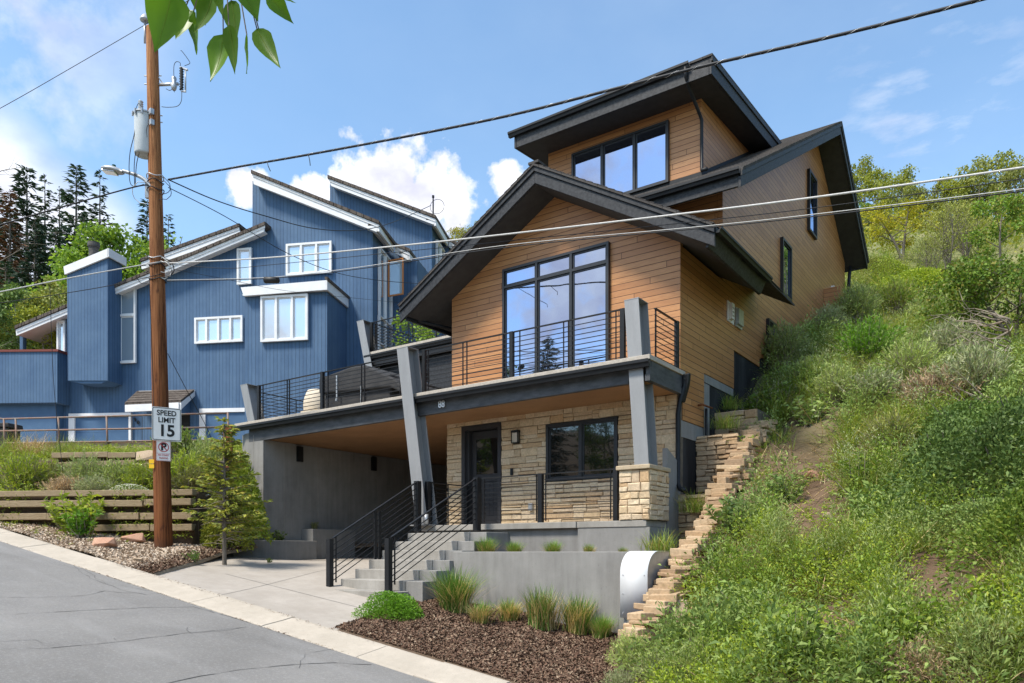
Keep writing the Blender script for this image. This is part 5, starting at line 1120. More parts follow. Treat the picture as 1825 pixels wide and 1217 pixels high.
def hillmat():
    m, T = newmat('hillside_earth_and_grass'); p = P_(T); d = T.n('ShaderNodeVectorMath', {0: p}, operation='LENGTH').outputs['Value']
    a = T.ramp(T.noise(p, 1.6, 7., .65), .3, .7); e = T.mix(a, (.085, .055, .036), (.185, .128, .086))  # earth colour darkened to give shadowed gaps between the bushes
    g = T.mix(T.ramp(T.noise(p, .35, 6., .65), .35, .65), (.13, .16, .06), (.24, .225, .12)); y = T.n('ShaderNodeSeparateXYZ', {0: p}).outputs[1]
    c = T.mix(T.ramp(T.math('ADD', y, T.math('MULTIPLY', T.noise(p, .5, 4.), 6.)), 17, 26), e, g)
    bsdf_out(T, c, 1., .1, 0, T.noise(p, 9., 6.), .8, .06); return m
structure('hillside', npmesh('hillside', V, F), hillmat(), True)
# rising ground behind the blue house
def back_z(t): return np.interp(t, [4, 10, 30, 50, 90], [5.2, 7.4, 15.2, 20, 22])
V = []; n = 40; ts = np.linspace(4, 80, 30)
for t in ts:
    for i in range(n+1):
        p = BR*(-75+115*i/n)+BN*(CT+t); V.append((p[0], p[1], float(back_z(t))+.3*math.sin(p[0]*.4)*math.sin(p[1]*.5)))
F = [(j*(n+1)+i, j*(n+1)+i+1, (j+1)*(n+1)+i+1, (j+1)*(n+1)+i) for j in range(len(ts)-1) for i in range(n)]
structure('wooded_slope', npmesh('wooded_slope', V, F), mk('slope_ground', (.10, .11, .045), (.19, .16, .085), .5, rough=1., bump=.8, bscale=2), True)
def hit(u, v, zf=hill_z, d0=5., d1=90.):
    r = ray(u, v); ds = np.arange(d0, d1, .05); P = ds[:, None]*r[None, :]; below = P[:, 2] < zf(P[:, 0], P[:, 1]); k = int(np.argmax(below)) if below.any() else len(ds)-1
    return P[k]

# ---------------------------------------------------------------- plants: leaf and blade makers
def norm_(a): return a/(np.linalg.norm(a, axis=-1, keepdims=True)+1e-9)
def leaf_quads(P, A, Ln, Wd, fold=.25, droop=.2):
    """P base points, A axes (unit), Ln lengths, Wd widths -> diamond leaves"""
    n = len(P); S = norm_(np.cross(A, rng.normal(0, 1, (n, 3)))); Nn = np.cross(S, A); m = P+A*(Ln*.45)[:, None]
    t = P+A*Ln[:, None]-np.array([0, 0, 1.])*(Ln*droop)[:, None]
    V = np.stack([P, m+S*(Wd/2)[:, None]+Nn*(Wd*fold)[:, None], t, m-S*(Wd/2)[:, None]+Nn*(Wd*fold)[:, None]], 1).reshape(-1, 3)
    return V, np.arange(4*n).reshape(-1, 4)
def blade_quads(P, A, Ln, Wd, bend=.4, out=None):
    """curved blades of three segments; A start direction, bending outwards"""
    n = len(P); O = norm_(A*np.array([1, 1, 0])+1e-6) if out is None else out
    S = norm_(np.stack([-O[:, 1], O[:, 0], np.zeros(n)], 1)); be = bend*rng.uniform(.4, 1.5, n)
    pts = []
    for f in (0, .35, .7, 1.): pts.append(P+A*(Ln*f)[:, None]+(O*.9-np.array([0, 0, .75]))*(Ln*be*f*f)[:, None])
    ws = (.8, 1., .7, .08); V = np.stack([q for p_, w in zip(pts, ws) for q in (p_-S*(Wd*w/2)[:, None], p_+S*(Wd*w/2)[:, None])], 1)
    b = np.arange(n)[:, None]*8; F = np.concatenate([np.concatenate([b+0, b+1, b+3, b+2], 1), np.concatenate([b+2, b+3, b+5, b+4], 1), np.concatenate([b+4, b+5, b+7, b+6], 1)])
    return V.reshape(-1, 3), F
def dirs(n, emin, emax):
    a = rng.uniform(0, 2*np.pi, n); e = np.radians(rng.uniform(emin, emax, n)); return np.stack([np.cos(a)*np.cos(e), np.sin(a)*np.cos(e), np.sin(e)], 1)
def nz(P, s, o=0.): return np.sin(P[:, 0]*s+o+np.sin(P[:, 1]*s*.8+o)*1.5)*np.sin(P[:, 1]*s*1.1-P[:, 0]*s*.4+o*2)
class PM:     # plant mesh: collects quads with material slots
    def __init__(s): s.V = []; s.F = []; s.m = []; s.n = 0
    def add(s, V, F, mi=0): s.V.append(V); s.F.append(F+s.n); s.m.append(np.full(len(F), mi)); s.n += len(V); return s
    def tube(s, pts, r, mi, n=5):
        mb = MB().tube(pts, r, n, False); return s.add(np.array(mb.v), np.array(mb.f), mi)
    def mesh(s, name): return npmesh(name, np.concatenate(s.V), np.concatenate(s.F), np.concatenate(s.m))
def grass_tuft(h, r, n, w=.006, straw=.3, bend=.35, mats=('ogreen', 'straw'), emin=50):
    p = PM(); k = int(n*(1-straw)); A = dirs(n, emin, 88); P = rng.normal(0, r, (n, 3))*np.array([1, 1, 0]); Ln = h*rng.uniform(.55, 1.1, n)
    V, F = blade_quads(P[:k], A[:k], Ln[:k], np.full(k, w), bend); p.add(V, F, 0)
    if n > k: V, F = blade_quads(P[k:], norm_(A[k:]*np.array([1.25, 1.25, 1.])), Ln[k:]*.86, np.full(n-k, w*.95), bend*1.25); p.add(V, F, 1)
    return p.mesh('tuft')
def bush(rx, rz, n, ll, lw, lump=.25):
    """dense leafy dome of small leaves with a lumpy outline"""
    p = PM(); d = dirs(n, -15, 90); c = rng.normal(0, 1, (7, 3)); c = norm_(c)
    lm = 1+lump*np.max(np.exp(-np.sum((d[:, None]-c[None])**2, 2)*4), 1)-lump*.5
    rad = rng.random(n)**.28*lm; P = d*rad[:, None]*np.array([rx, rx, rz])+np.array([0, 0, rz*.12])
    A = norm_(d+rng.normal(0, .55, (n, 3))+np.array([0, 0, .35])); V, F = leaf_quads(P, A, ll*rng.uniform(.6, 1.3, n), lw*rng.uniform(.7, 1.2, n)); p.add(V, F, 0)
    for k in range(10): a = dirs(1, 35, 85)[0]; p.tube([(0, 0, 0), a*rx*.5, a*np.array([rx, rx, rz])*.9+rng.normal(0, .05*rx, 3)], [.012, .008, .003], 1, 4)
    return p.mesh('bush')
def sage(r, h, stems, per=16, ll=.05, lw=.008, dead=.2):
    """upright fine stems fanning from one base, thin leaves on the upper part"""
    p = PM(); P = []; A = []
    for s in range(stems):
        a = dirs(1, 28, 88)[0]; L_ = rng.uniform(.6, 1.05); base = rng.normal(0, r*.12, 3)*np.array([1, 1, 0]); tip = base+a*np.array([r, r, h])*L_+np.array([0, 0, .1*h*rng.random()])
        mid = (base+tip)/2+rng.normal(0, .05*r, 3)
        p.tube([base, mid, tip], [.006, .004, .002], 1, 3)
        if rng.random() > dead:
            t = rng.uniform(.35, 1., per); q = base+(mid-base)*np.minimum(t*2, 1)[:, None]+(tip-mid)*np.maximum(t*2-1, 0)[:, None]; P.append(q+rng.normal(0, .015*r, (per, 3))); A.append(norm_((tip-base)/np.linalg.norm(tip-base)+rng.normal(0, .5, (per, 3))))
    P = np.concatenate(P); A = np.concatenate(A); n = len(P); V, F = leaf_quads(P, A, ll*rng.uniform(.6, 1.4, n), np.full(n, lw), .1, .05); p.add(V, F, 0); return p.mesh('sage')
def weed(h, stems, per, ll, lw, spread=.35):
    p = PM(); P = []; A = []
    for s in range(stems):
        a = dirs(1, 45, 88)[0]; base = rng.normal(0, .05, 3)*np.array([1, 1, 0])*spread*3; tip = base+a*h*rng.uniform(.6, 1.05); p.tube([base, (base+tip)/2+rng.normal(0, .02, 3), tip], [.007, .005, .002], 1, 3)
        t = rng.uniform(.05, 1., per); q = base+(tip-base)*t[:, None]; dd = dirs(per, 0, 60); P.append(q); A.append(norm_(dd+a*.35))
    P = np.concatenate(P); A = np.concatenate(A); n = len(P); sc = rng.uniform(.5, 1.25, n); V, F = leaf_quads(P, A, ll*sc, lw*sc, .18, .3); p.add(V, F, 0); return p.mesh('weed')
def tree_mesh(h, crown_r, crown_z0, n_limb, n_leaf, ll, lw, lean=(0, 0), trunk_r=.09, clump=.35, stems=1, sub=4, squash=.8, bare=0., up=.5, fill=.5):
    """tapered trunk with limbs and twigs, leaves gathered in clumps around twig ends"""
    p = PM(); C = []
    for s in range(stems):
        b = np.array([rng.normal(0, .12*(stems > 1)*h*.2), rng.normal(0, .12*(stems > 1)*h*.2), -.25]); top = np.array([lean[0], lean[1], h*.93])+(rng.normal(0, 1, 3)*np.array([.35, .35, .06])*crown_r*(stems > 1))
        bend_ = rng.normal(0, .05*h, 3)*np.array([1, 1, 0]); tr = [b+(top-b)*t+bend_*math.sin(math.pi*t) for t in np.linspace(0, 1, 8)]; p.tube(tr, [trunk_r*(1-.88*t) for t in np.linspace(0, 1, 8)], 1, 7)
        for k in range(n_limb):
            t = crown_z0+(1-crown_z0)*((k+rng.random())/n_limb); i = min(int(t*7), 6); st_ = tr[i]+(tr[i+1]-tr[i])*(t*7-i); az = k*2.4+rng.normal(0, .5); prof = math.sin(math.pi*min(1, (t-crown_z0)/(1-crown_z0)*.80+.22))**.7
            L_ = crown_r*prof*rng.uniform(.7, 1.15); e = up*rng.uniform(.4, 1.3); d = np.array([math.cos(az), math.sin(az), e]); end = st_+d*L_; mid = (st_+end)/2+np.array([0, 0, .12*L_])+rng.normal(0, .06*L_, 3)
            r0 = trunk_r*(1-.85*t)*.55; p.tube([st_, mid, end], [r0, r0*.6, r0*.2], 1, 5); live = rng.random() >= bare
            for q in range(sub):
                f = rng.uniform(.35, 1.); s0 = st_+(mid-st_)*min(f*2, 1)+(end-mid)*max(f*2-1, 0); e2 = s0+norm_(d+rng.normal(0, .8, 3))*L_*rng.uniform(.2, .5); p.tube([s0, (s0+e2)/2+rng.normal(0, .03*L_, 3), e2], [r0*.35, r0*.22, r0*.08], 1, 4)
                if live: C += [e2, s0+(e2-s0)*.6]
            if live: C.append(end)
    if not C or n_leaf == 0: return p.mesh('tree')
    C = np.array(C); idx = rng.integers(0, len(C), n_leaf); rad = clump*crown_r*rng.uniform(.5, 1.2, len(C))[idx]; off = dirs(n_leaf, -80, 80)*(rng.random(n_leaf)**fill*rad)[:, None]*np.array([1, 1, squash]); P = C[idx]+off
    A = norm_(norm_(off)+rng.normal(0, .7, (n_leaf, 3))); V, F = leaf_quads(P, A, ll*rng.uniform(.6, 1.3, n_leaf), lw*rng.uniform(.7, 1.2, n_leaf), .15, .15); p.add(V, F, 0); return p.mesh('tree')
def conifer_mesh(h, r, z0=.12, whorls=26, per=7, spray=.42, sw=.16, gap=.15, trunk_r=.16, dens=9, droop=.28, zj=1.):
    p = PM(); p.tube([(0, 0, -.4), (0, 0, h*.5), (0, 0, h)], [trunk_r, trunk_r*.6, .015], 1, 7); P = []; A = []
    for w in range(whorls):
        t = w/(whorls-1); z = h*(z0+(1-z0)*t**.92)
        for k in range(per):
            if rng.random() < gap: continue
            az = rng.uniform(0, 2*math.pi); L_ = r*((1-t)**.8*.95+.05)*rng.uniform(.55, 1.15); d = np.array([math.cos(az), math.sin(az), -droop*(1-t)+.25*t]); s0 = np.array([0, 0, z+zj*rng.normal(0, .05*h/whorls*4)]); e = s0+d*L_; e[2] += .12*L_
            p.tube([s0, (s0+e)/2-np.array([0, 0, .03*L_]), e], [.03*L_/r+.008, .012, .004], 1, 4)
            m = max(3, int(dens*L_/r)+2); f = rng.uniform(.12, 1.02, m); q = s0+(e-s0)*f[:, None]; P.append(q); dd = d+np.cross(d, (0, 0, 1))*rng.uniform(-1.1, 1.1, m)[:, None]+np.stack([0*f, 0*f, rng.normal(-.12, .22, m)], 1); A.append(norm_(dd))
    P = np.concatenate(P); A = np.concatenate(A); n = len(P); V, F = leaf_quads(P, A, spray*rng.uniform(.5, 1.2, n), sw*rng.uniform(.6, 1.2, n), .12, .12); p.add(V, F, 0); return p.mesh('conifer')

def plant(name, label, cat, me, mats, loc, sc=1., rz=None, group=None, tree=False):
    """one plant; trees and shrubs get their wood and their leaves as two parts sharing one root"""
    o = bpy.data.objects.new(name, None); COL.objects.link(o); o['label'] = label; o['category'] = cat
    if group: o['group'] = group
    parts = SPLIT.get(me.name)
    if parts is None:
        nv = len(me.vertices); co = np.empty(nv*3, np.float32); me.vertices.foreach_get('co', co); co = co.reshape(-1, 3); F = np.empty(len(me.loops), np.int32); me.loops.foreach_get('vertex_index', F); F = F.reshape(-1, 4); mi = np.empty(len(F), np.int32); me.polygons.foreach_get('material_index', mi); parts = []
        for k in (0, 1):
            f = F[mi == k]
            if len(f): us, inv = np.unique(f, return_inverse=True); parts.append((k, npmesh(me.name, co[us], inv.reshape(-1, 4))))
        SPLIT[me.name] = parts
    for k, pm in parts:
        nm = ({0: 'crown', 1: 'trunk'} if tree else {0: 'foliage', 1: 'stems' if mats[1] != 'straw' else 'dry_blades'})[k]
        key = (pm.name, mats[k]); pm2 = MATD.get(key)
        if pm2 is None:
            pm2 = pm.copy(); pm2.materials.clear(); pm2.materials.append(L.get(mats[k]) or M[mats[k]]); MATD[key] = pm2
        c = bpy.data.objects.new(nm, pm2); COL.objects.link(c); c.parent = o
    o.location = [float(q) for q in loc]; o.rotation_euler.z = rng.uniform(0, 6.28) if rz is None else rz; s = sc if isinstance(sc, tuple) else (sc, sc, sc); o.scale = s
    return o
SPLIT = {}; MATD = {}

# ---------------------------------------------------------------- plants by the house
OG = grass_tuft(.74, .08, 1000, .009, .30, .24, emin=60); OGS = grass_tuft(.50, .06, 620, .011, .68, .24, emin=63); OGT = grass_tuft(.62, .065, 760, .010, .58, .18, emin=67)
for u, v, me, sc, lab in ((812, 1090, OG, 1.25, 'tall green ornamental grass at the left end of the planter wall'), (857, 1110, OGS, .92, 'short half dry grass tuft, second from the stairs along the planter wall'), (908, 1112, OGS, .95, 'straw coloured grass tuft, third from the stairs along the planter wall'),
        (966, 1124, OGT, 1.3, 'grass tuft with straw base and green top, fourth along the planter wall'), (1028, 1132, OGT, 1.2, 'broad straw and green grass tuft, fifth along the planter wall'), (1073, 1143, OG, .62, 'low green grass tuft nearest the stone steps of the bank')):
    r = ray(u, v); t = (-2.39+.14)/(r[2]+.1456*r[0]); q = r*t; q[2] = mulch_z(q[0], q[1])
    plant('ornamental_grass', lab, 'grass tuft', me, ('ogreen', 'straw'), q, sc, group='ornamental grasses along the planter wall')
for x, s, lab in ((-8.75, .62, 'leftmost grass tuft on top of the planter wall, with dry centre'), (-8.1, .5, 'second grass tuft from the stairs on top of the planter wall'), (-7.25, .5, 'middle grass tuft on top of the planter wall'), (-6.5, .45, 'fourth grass tuft on top of the planter wall, below the porch window'), (-5.85, .34, 'small rightmost grass tuft on top of the planter wall')):
    plant('ornamental_grass', lab, 'grass tuft', OG if s > .48 else OGT, ('ogreen', 'straw'), (x, 11.5, -.1), s, group='grasses in the planter')
BX = bush(.48, .40, 9000, .030, .021, .3)
r = ray(690, 1108); t = (-2.39+.06)/(r[2]+.1456*r[0]); q = r*t
plant('round_bush', 'bright green dense rounded bush between the driveway and the mulch', 'bush', BX, ('boxw', 'bark'), q+np.array([-.12, .25, -.02]), (1.25, .95, 1.0), .3)
GT = grass_tuft(.42, .09, 240, .006, .05, .45)
for x, y, z, s, lab in ((-5.55, 12.35, -.05, 1.5, 'green grass growing below the stone pillar'), (-5.5, 13.9, .75, 1.5, 'green grass tuft on the lowest terrace beside the black foundation'), (-5.5, 15.6, 2.6, 1.3, 'green grass tuft on the top stone terrace by the house wall'), (-5.75, 16.6, 3.2, 1.2, 'grass at the foot of the black foundation panel')):
    plant('grass_tuft', lab, 'grass tuft', GT, ('grass', 'straw'), (x, y, z), s)
WD = [weed(.42, 15, 30, .10, .032), weed(.55, 16, 34, .12, .036), weed(.34, 16, 28, .08, .034), weed(.5, 22, 34, .075, .024)]
for x, y, z, s, lab, me in ((-17.0, 13.0, .28, .9, 'small leafy plant growing in the low carport planter', 2), (-17.05, 14.3, .62, .55, 'small dry plant in the taller carport planter', 0)):
    plant('small_plant', lab, 'plant', WD[me], ('dkshrub' if me == 2 else 'olive', 'twig'), (x, y, z), s)
# young spruce beside the carport
SPR = conifer_mesh(3.1, 1.0, .24, 26, 6, .14, .05, .08, .055, 60, .05, zj=3.); q = bank_hit(400, 1003)
plant('young_spruce', 'sparse young spruce with yellowish tips beside the concrete carport wall', 'tree', SPR, ('spruce', 'bark'), q-UP*.1, 1., 1.1, tree=True)
twg = MB()
for k in range(34):
    z = rng.uniform(.4, 1.5); a = rng.uniform(0, 6.28); l = rng.uniform(.3, .8); e = np.array([math.cos(a)*l, math.sin(a)*l, rng.uniform(-.1, .05)]); twg.tube([q+UP*z, q+UP*z+e*.5+UP*.03, q+UP*z+e], [.008, .005, .002], 4, False)
twg.build('dead_twigs', M['twig'], [o for o in bpy.data.objects if o.name == 'young_spruce'][0]).matrix_parent_inverse = (Matrix.Translation([o for o in bpy.data.objects if o.name == 'young_spruce'][0].location) @ Matrix.Rotation(1.1, 4, 'Z')).inverted()

YS = bush(.62, .85, 5200, .075, .034, .5)
plant('leafy_shrub', 'tall light yellow green leafy shrub behind the young spruce', 'shrub', YS, ('weedy', 'bark'), (-16.5, 11.5, .45), (1.3, 1.0, 1.75), .4)
plant('leafy_shrub', 'lower yellow green leafy shrub between the pole and the young spruce', 'shrub', YS, ('oak', 'bark'), (-16.1, 10.7, .2), (1.15, 1.0, 1.35), 2.4)
# ---------------------------------------------------------------- left bank plants
def tz(u, v, t): p = Tp(u, v, t); p[2] = float(terrace_z(t)); return p
SG = [sage(.55, .55, 210, 26, .065, .013, .08), sage(.6, .5, 220, 26, .065, .013, .15), sage(.5, .65, 190, 28, .075, .012, .06)]
RB = [sage(.6, .7, 260, 28, .08, .014, .03), sage(.7, .55, 220, 24, .085, .013, .25)]
TG = grass_tuft(.85, .25, 420, .007, .12, .4, emin=40)
lb = [(135, 955, 'w', 1, 2.0, 'weedy', 'bushy green weed on the gravel just below the lowest timber wall, left of the boulder'), (175, 948, 'w', 3, 1.8, 'weed', 'green weed against the lowest timbers beside the pale boulder'), (98, 935, 'w', 0, .8, 'weed', 'small weed at the foot of the lowest timber wall near the left'),
      (40, 915, 'w', 2, .9, 'weedy', 'yellow green weed at the timber wall near the left edge'), (8, 912, 'w', 1, .6, 'weed', 'weed at the left edge by the timber wall'), (345, 1003, 'w', 3, .55, 'boxw', 'small bright green tuft on the chips right of the pole'), (165, 900, 'w', 1, 1.7, 'weedy', 'tall flowering weed standing in front of the lowest timbers'), (210, 940, 'w', 0, .9, 'weed', 'low weed right of the tall flowering weed'), (70, 925, 'w', 3, 1.5, 'weedy', 'leafy weed hiding the lowest timbers between two small weeds'), (118, 945, 'w', 3, 1.7, 'weed', 'dense weed just left of the bushy green weed'), (150, 958, 'w', 0, 1.7, 'boxw', 'bright green weed in front of the bushy one'), (232, 930, 'w', 1, 1.2, 'weedy', 'weed between the red slab and the utility pole'), (22, 905, 'w', 3, 1.3, 'weed', 'weed with thin stems near the left edge timbers'), (480, 1003, 'w', 2, .35, 'weedy', 'tiny yellowish weed at the corner of the low carport planter')]
for u, v, k, i, s, m, lab in lb:
    q = bank_hit(u, v); plant('weed', lab, 'weed', WD[i], (m, 'twig'), q, s)
for u, t, i, s, m, lab in ((40, TL+1.2, 0, 2.0, 'weedy', 'large yellow green brush on the lower terrace at the far left'), (95, TL+1.6, 1, 1.7, 'olive', 'dry olive coloured brush on the lower terrace'), (150, TL+1.3, 2, 1.6, 'rabbit', 'pale green rabbitbrush in the middle of the lower terrace'), (210, TL+1.6, 0, 1.6, 'rabbit', 'pale green rabbitbrush under the upper timbers'), (120, TL+.4, 1, 1.1, 'deadgrass', 'dead brown brush hanging over the lowest timbers'),
        (165, TL+.4, 1, 1.1, 'sage', 'grey brush hanging over the timbers left of the white flowers'), (252, TL+1.4, 2, 1.3, 'weedy', 'yellow green brush between the upper timbers and the pole'), (330, TL+1.2, 0, 1.9, 'weedy', 'big yellow green brush right of the utility pole'), (375, TL+2.2, 2, 2.1, 'rabbit', 'tall pale green brush in front of the second garage door'), (320, TL+3.2, 0, 1.5, 'weed', 'green brush behind the no parking sign'), (350, TL+.9, 1, 1.5, 'olive', 'olive brush behind the young spruce'), (392, TL+1.4, 0, 1.6, 'oak', 'yellowish brush by the rusted panel')):
    plant('brush', lab, 'shrub', (SG+RB)[i], (m, 'twig'), tz(u, 880, t), s)
for u, t, s, m, lab in ((60, TU+1.5, 1.3, 'deadgrass', 'mound of dry grass at the left of the upper terrace'), (120, TU+1.2, 1.2, 'grass', 'tall grass on the upper terrace below the garage'), (20, TU+1.2, 1.3, 'grass', 'tall green grass at the far left of the upper terrace'), (195, TPK-.4, .8, 'grass', 'grass tuft against the pink wall'), (135, TPK-.4, 1., 'weed', 'green tuft against the pink wall under the first garage door'), (238, TPK-.4, .7, 'weed', 'small green tuft at the pink wall beside the pole'), (70, TL+2.2, 1.3, 'deadgrass', 'dry grass tumbling down the lower terrace'), (100, TU-.6, 1.1, 'straw', 'straw coloured grass below the upper timbers')):
    plant('tall_grass', lab, 'grass tuft', TG, (m, 'straw'), tz(u, 830, t), s)
wf = plant('white_flowers', 'mound of small white flowers spilling over the lowest timber wall', 'flowers', bush(.62, .3, 2200, .05, .018), ('weed', 'twig'), tz(232, 880, TL+.45), (1.1, .8, 1.))
n = 700; d = dirs(n, 10, 90); Pf = d*np.array([.66, .66, .33]); V, F = leaf_quads(np.repeat(Pf, 3, 0), dirs(3*n, 10, 60), np.full(3*n, .022), np.full(3*n, .02)); bl = link('blossoms', npmesh('blossoms', V, F), L['flower'], wf); bl.matrix_parent_inverse = Matrix.Identity(4)

# low growth covering both terraces, too fine to count
def clumps(name, lab, P, kind, mats, hs, nl, ll, lw, emin=5, emax=75, parent=None):
    """ground cover: nl leaves around each point"""
    n = len(P); idx = np.repeat(np.arange(n), nl); h = hs*rng.uniform(.4, 1.2, n)[idx]; az = rng.uniform(0, 6.28, n*nl); q = P[idx]+np.stack([np.cos(az), np.sin(az), 0*az], 1)*(rng.random(n*nl)*.5*h)[:, None]+np.array([0, 0, 1.])*(h*rng.random(n*nl)**1.2)[:, None]
    A = dirs(n*nl, emin, emax); A = norm_(A+np.stack([np.cos(az), np.sin(az), 0*az], 1)*.5)
    if kind == 'leaf': sc = rng.uniform(.5, 1.3, n*nl); V, F = leaf_quads(q, A, ll*sc, lw*sc, .2, .35)
    else: V, F = blade_quads(P[idx]+np.stack([np.cos(az), np.sin(az), 0*az], 1)*.06, dirs(n*nl, emin, 88), ll*rng.uniform(.5, 1.2, n*nl), np.full(n*nl, lw), .4)
    o = link(name, npmesh(name, V, F), mats if isinstance(mats, list) else L[mats]); tag(o, lab, 'ground cover', kind='stuff'); return o
n = 3400; ss = rng.uniform(-24, Tp(418, 900, TL)@BR+.7, n); tt_ = rng.uniform(TL+.15, TPK-.2, n); P = BR[None]*ss[:, None]+BN[None]*(CT+tt_)[:, None]; P[:, 2] = terrace_z(tt_); P = P[(P@BR) < np.array([s_end(t) for t in P@BN-CT])-.05]; k = rng.random(len(P))
clumps('terrace_weeds', 'low green weeds covering the timber terraces', P[k < .5], 'leaf', 'weedy', .38, 22, .10, .028); clumps('terrace_grass', 'fine grass growing on the timber terraces', P[k >= .5], 'blade', 'grass', .3, 16, .45, .007, 30)
n = 520; ss = rng.uniform(-22, Tp(350, 900, TL)@BR, n); P = BR[None]*ss[:, None]+BN[None]*(CT+TL-.12); P[:, 2] = rng.choice([1.34, 1.15, .9, .66, .4], n)-.05; k = nz(P, 1.1) > -.15; P = P[k]
clumps('wall_weeds', 'weeds growing out of the gaps of the lowest timber wall', P, 'leaf', 'weedy', .22, 20, .09, .026, -30, 60)
n = 260; xx = rng.uniform(-24, -14.5, n); yy = 7.7+3.5*rng.random(n)**1.5; P = np.stack([xx, yy, bank_z(xx, yy)], 1); P = P[(xx < -17.2)]
clumps('bank_weeds', 'scattered low weeds on the gravel bank', P, 'leaf', 'weedy', .12, 9, .06, .018)

# ---------------------------------------------------------------- stone terraces and border between house and hillside
tw = [(-5.93, -5.24, 13.98, .05, 1.12), (-5.93, -5.05, 15.0, 1.0, 2.40), (-5.93, -5.0, 16.1, 2.2, 3.06)]
for k, (x0, x1, y, z0, z1) in enumerate(tw):
    o = thing('stone_terrace_wall', ('lowest tan sandstone terrace wall beside the black foundation', 'middle tan sandstone terrace wall beside the house', 'uppermost sandstone terrace wall at the foot of the brown siding')[k], 'wall', (x0, y, z0))
    m = MB(); ledge(m, 0, x1-x0, 0, z1-z0, (x0, y+.03, z0), (1, 0, 0), (0, -1, 0), hmin=.08, hmax=.17, lmin=.16, lmax=.45, depth=.07, jag=.011, gap=.008); m.build('stones', M['sand'], o)
    MB().box(x0, x1, y+.03, y+.95, z0-.8, z1-.01).build('core', M['mortar'], o)
sbo = thing('stone_border', 'stepped dry laid sandstone border climbing the bank along the house', 'wall', (-4.6, 9.6, -1.6))
line = [onX(u, v, xe)+np.array([.36, .10, 0]) for u, v, xe in ((1085, 1135, -4.85), (1103, 1103, -4.85), (1123, 1079, -4.88), (1147, 1052, -4.92), (1161, 1023, -4.98), (1178, 1001, -5.03), (1199, 970, -5.08), (1217, 951, -5.12), (1223, 932, -5.16), (1238, 911, -5.2), (1253, 875, -5.24), (1270, 836, -5.27), (1288, 808, -5.28), (1303, 790, -5.28), (1330, 752, -5.3))]
P = smoothline(line, 12); m = MB(); ac = 0
seglen = np.cumsum([0]+[np.linalg.norm(b-a) for a, b in zip(P[:-1], P[1:])]); sdist = 0
while sdist < seglen[-1]-.1:
    i = min(np.searchsorted(seglen, sdist, 'right')-1, len(P)-2); c = P[i]+(P[i+1]-P[i])*((sdist-seglen[i])/(seglen[i+1]-seglen[i]))
    for lay in range(4):
        w = rng.uniform(.22, .44)+.16*(rng.random() < .18); dpt = rng.uniform(.20, .38); hh_ = rng.choice([.055, .08, .11, .15])*rng.uniform(.9, 1.1); cz_ = c[2]-.11*lay; cx = c[0]-.03+rng.normal(0, .045); cy = c[1]+rng.normal(0, .02)-.02*lay; a = rng.normal(0, .22)
        top = []; bot = []
        for sx_, sy_ in ((-1, -1), (1, -1), (1, 1), (-1, 1)):
            x_, y_ = sx_*w/2*rng.uniform(.84, 1.1), sy_*dpt/2*rng.uniform(.84, 1.1); X_, Y_ = cx+x_*math.cos(a)-y_*math.sin(a), cy+x_*math.sin(a)+y_*math.cos(a); tz_ = rng.normal(0, .014); top.append((X_, Y_, cz_+hh_/2+tz_)); bot.append((X_, Y_, cz_-hh_/2+tz_))
        m.raw(bot+top, [(3, 2, 1, 0), (4, 5, 6, 7), (0, 1, 5, 4), (1, 2, 6, 5), (2, 3, 7, 6), (3, 0, 4, 7)])
    sdist += rng.uniform(.09, .19)
m.build('stones', M['sand'], sbo, bevel=.012)
# white curved cover at the end of the planter wall
wc = thing('curved_white_cover', 'white curved sheet metal cover at the end of the planter wall', 'cover', (-5.1, 10.7, -1.2))
def arch(x0, x1, inset=0.): 
    pr_ = [(10.45, -1.02), (10.45, -.35)]+[(10.45+.38*(1-math.cos(t)), -.35+.36*math.sin(t)) for t in np.linspace(.15, math.pi/2, 9)]+[(11.3, .01)]
    return pr_
pr_ = arch(0, 0); x0, x1 = -5.36, -4.90; V = [(x0, y, z) for y, z in pr_]+[(x1, y, z) for y, z in pr_]; n = len(pr_)
wo_ = link('sheet', npmesh('sheet', V, [(i, n+i, n+i+1, i+1) for i in range(n-1)]), M['cover'], wc, smooth=True); q_ = wo_.modifiers.new('s', 'SOLIDIFY'); q_.thickness = .006
m = MB(); ins_ = [(x1-.02, y+.015, z-.015) for y, z in pr_]; m.face(ins_+[(x1-.02, 11.3, -1.02)]); m.build('end_panel', M['galv'], wc)
m = MB()
for x in (x0+.05, x1-.05):
    for z in (-.95, -.65, -.36): m.tube([(x, 10.452, z), (x, 10.442, z)], .009, 6)
m.build('rivets', M['galv'], wc); MB().box(x0+.04, x0+.08, 10.5, 10.54, -1.5, -1.02).build('leg', M['galv'], wc)

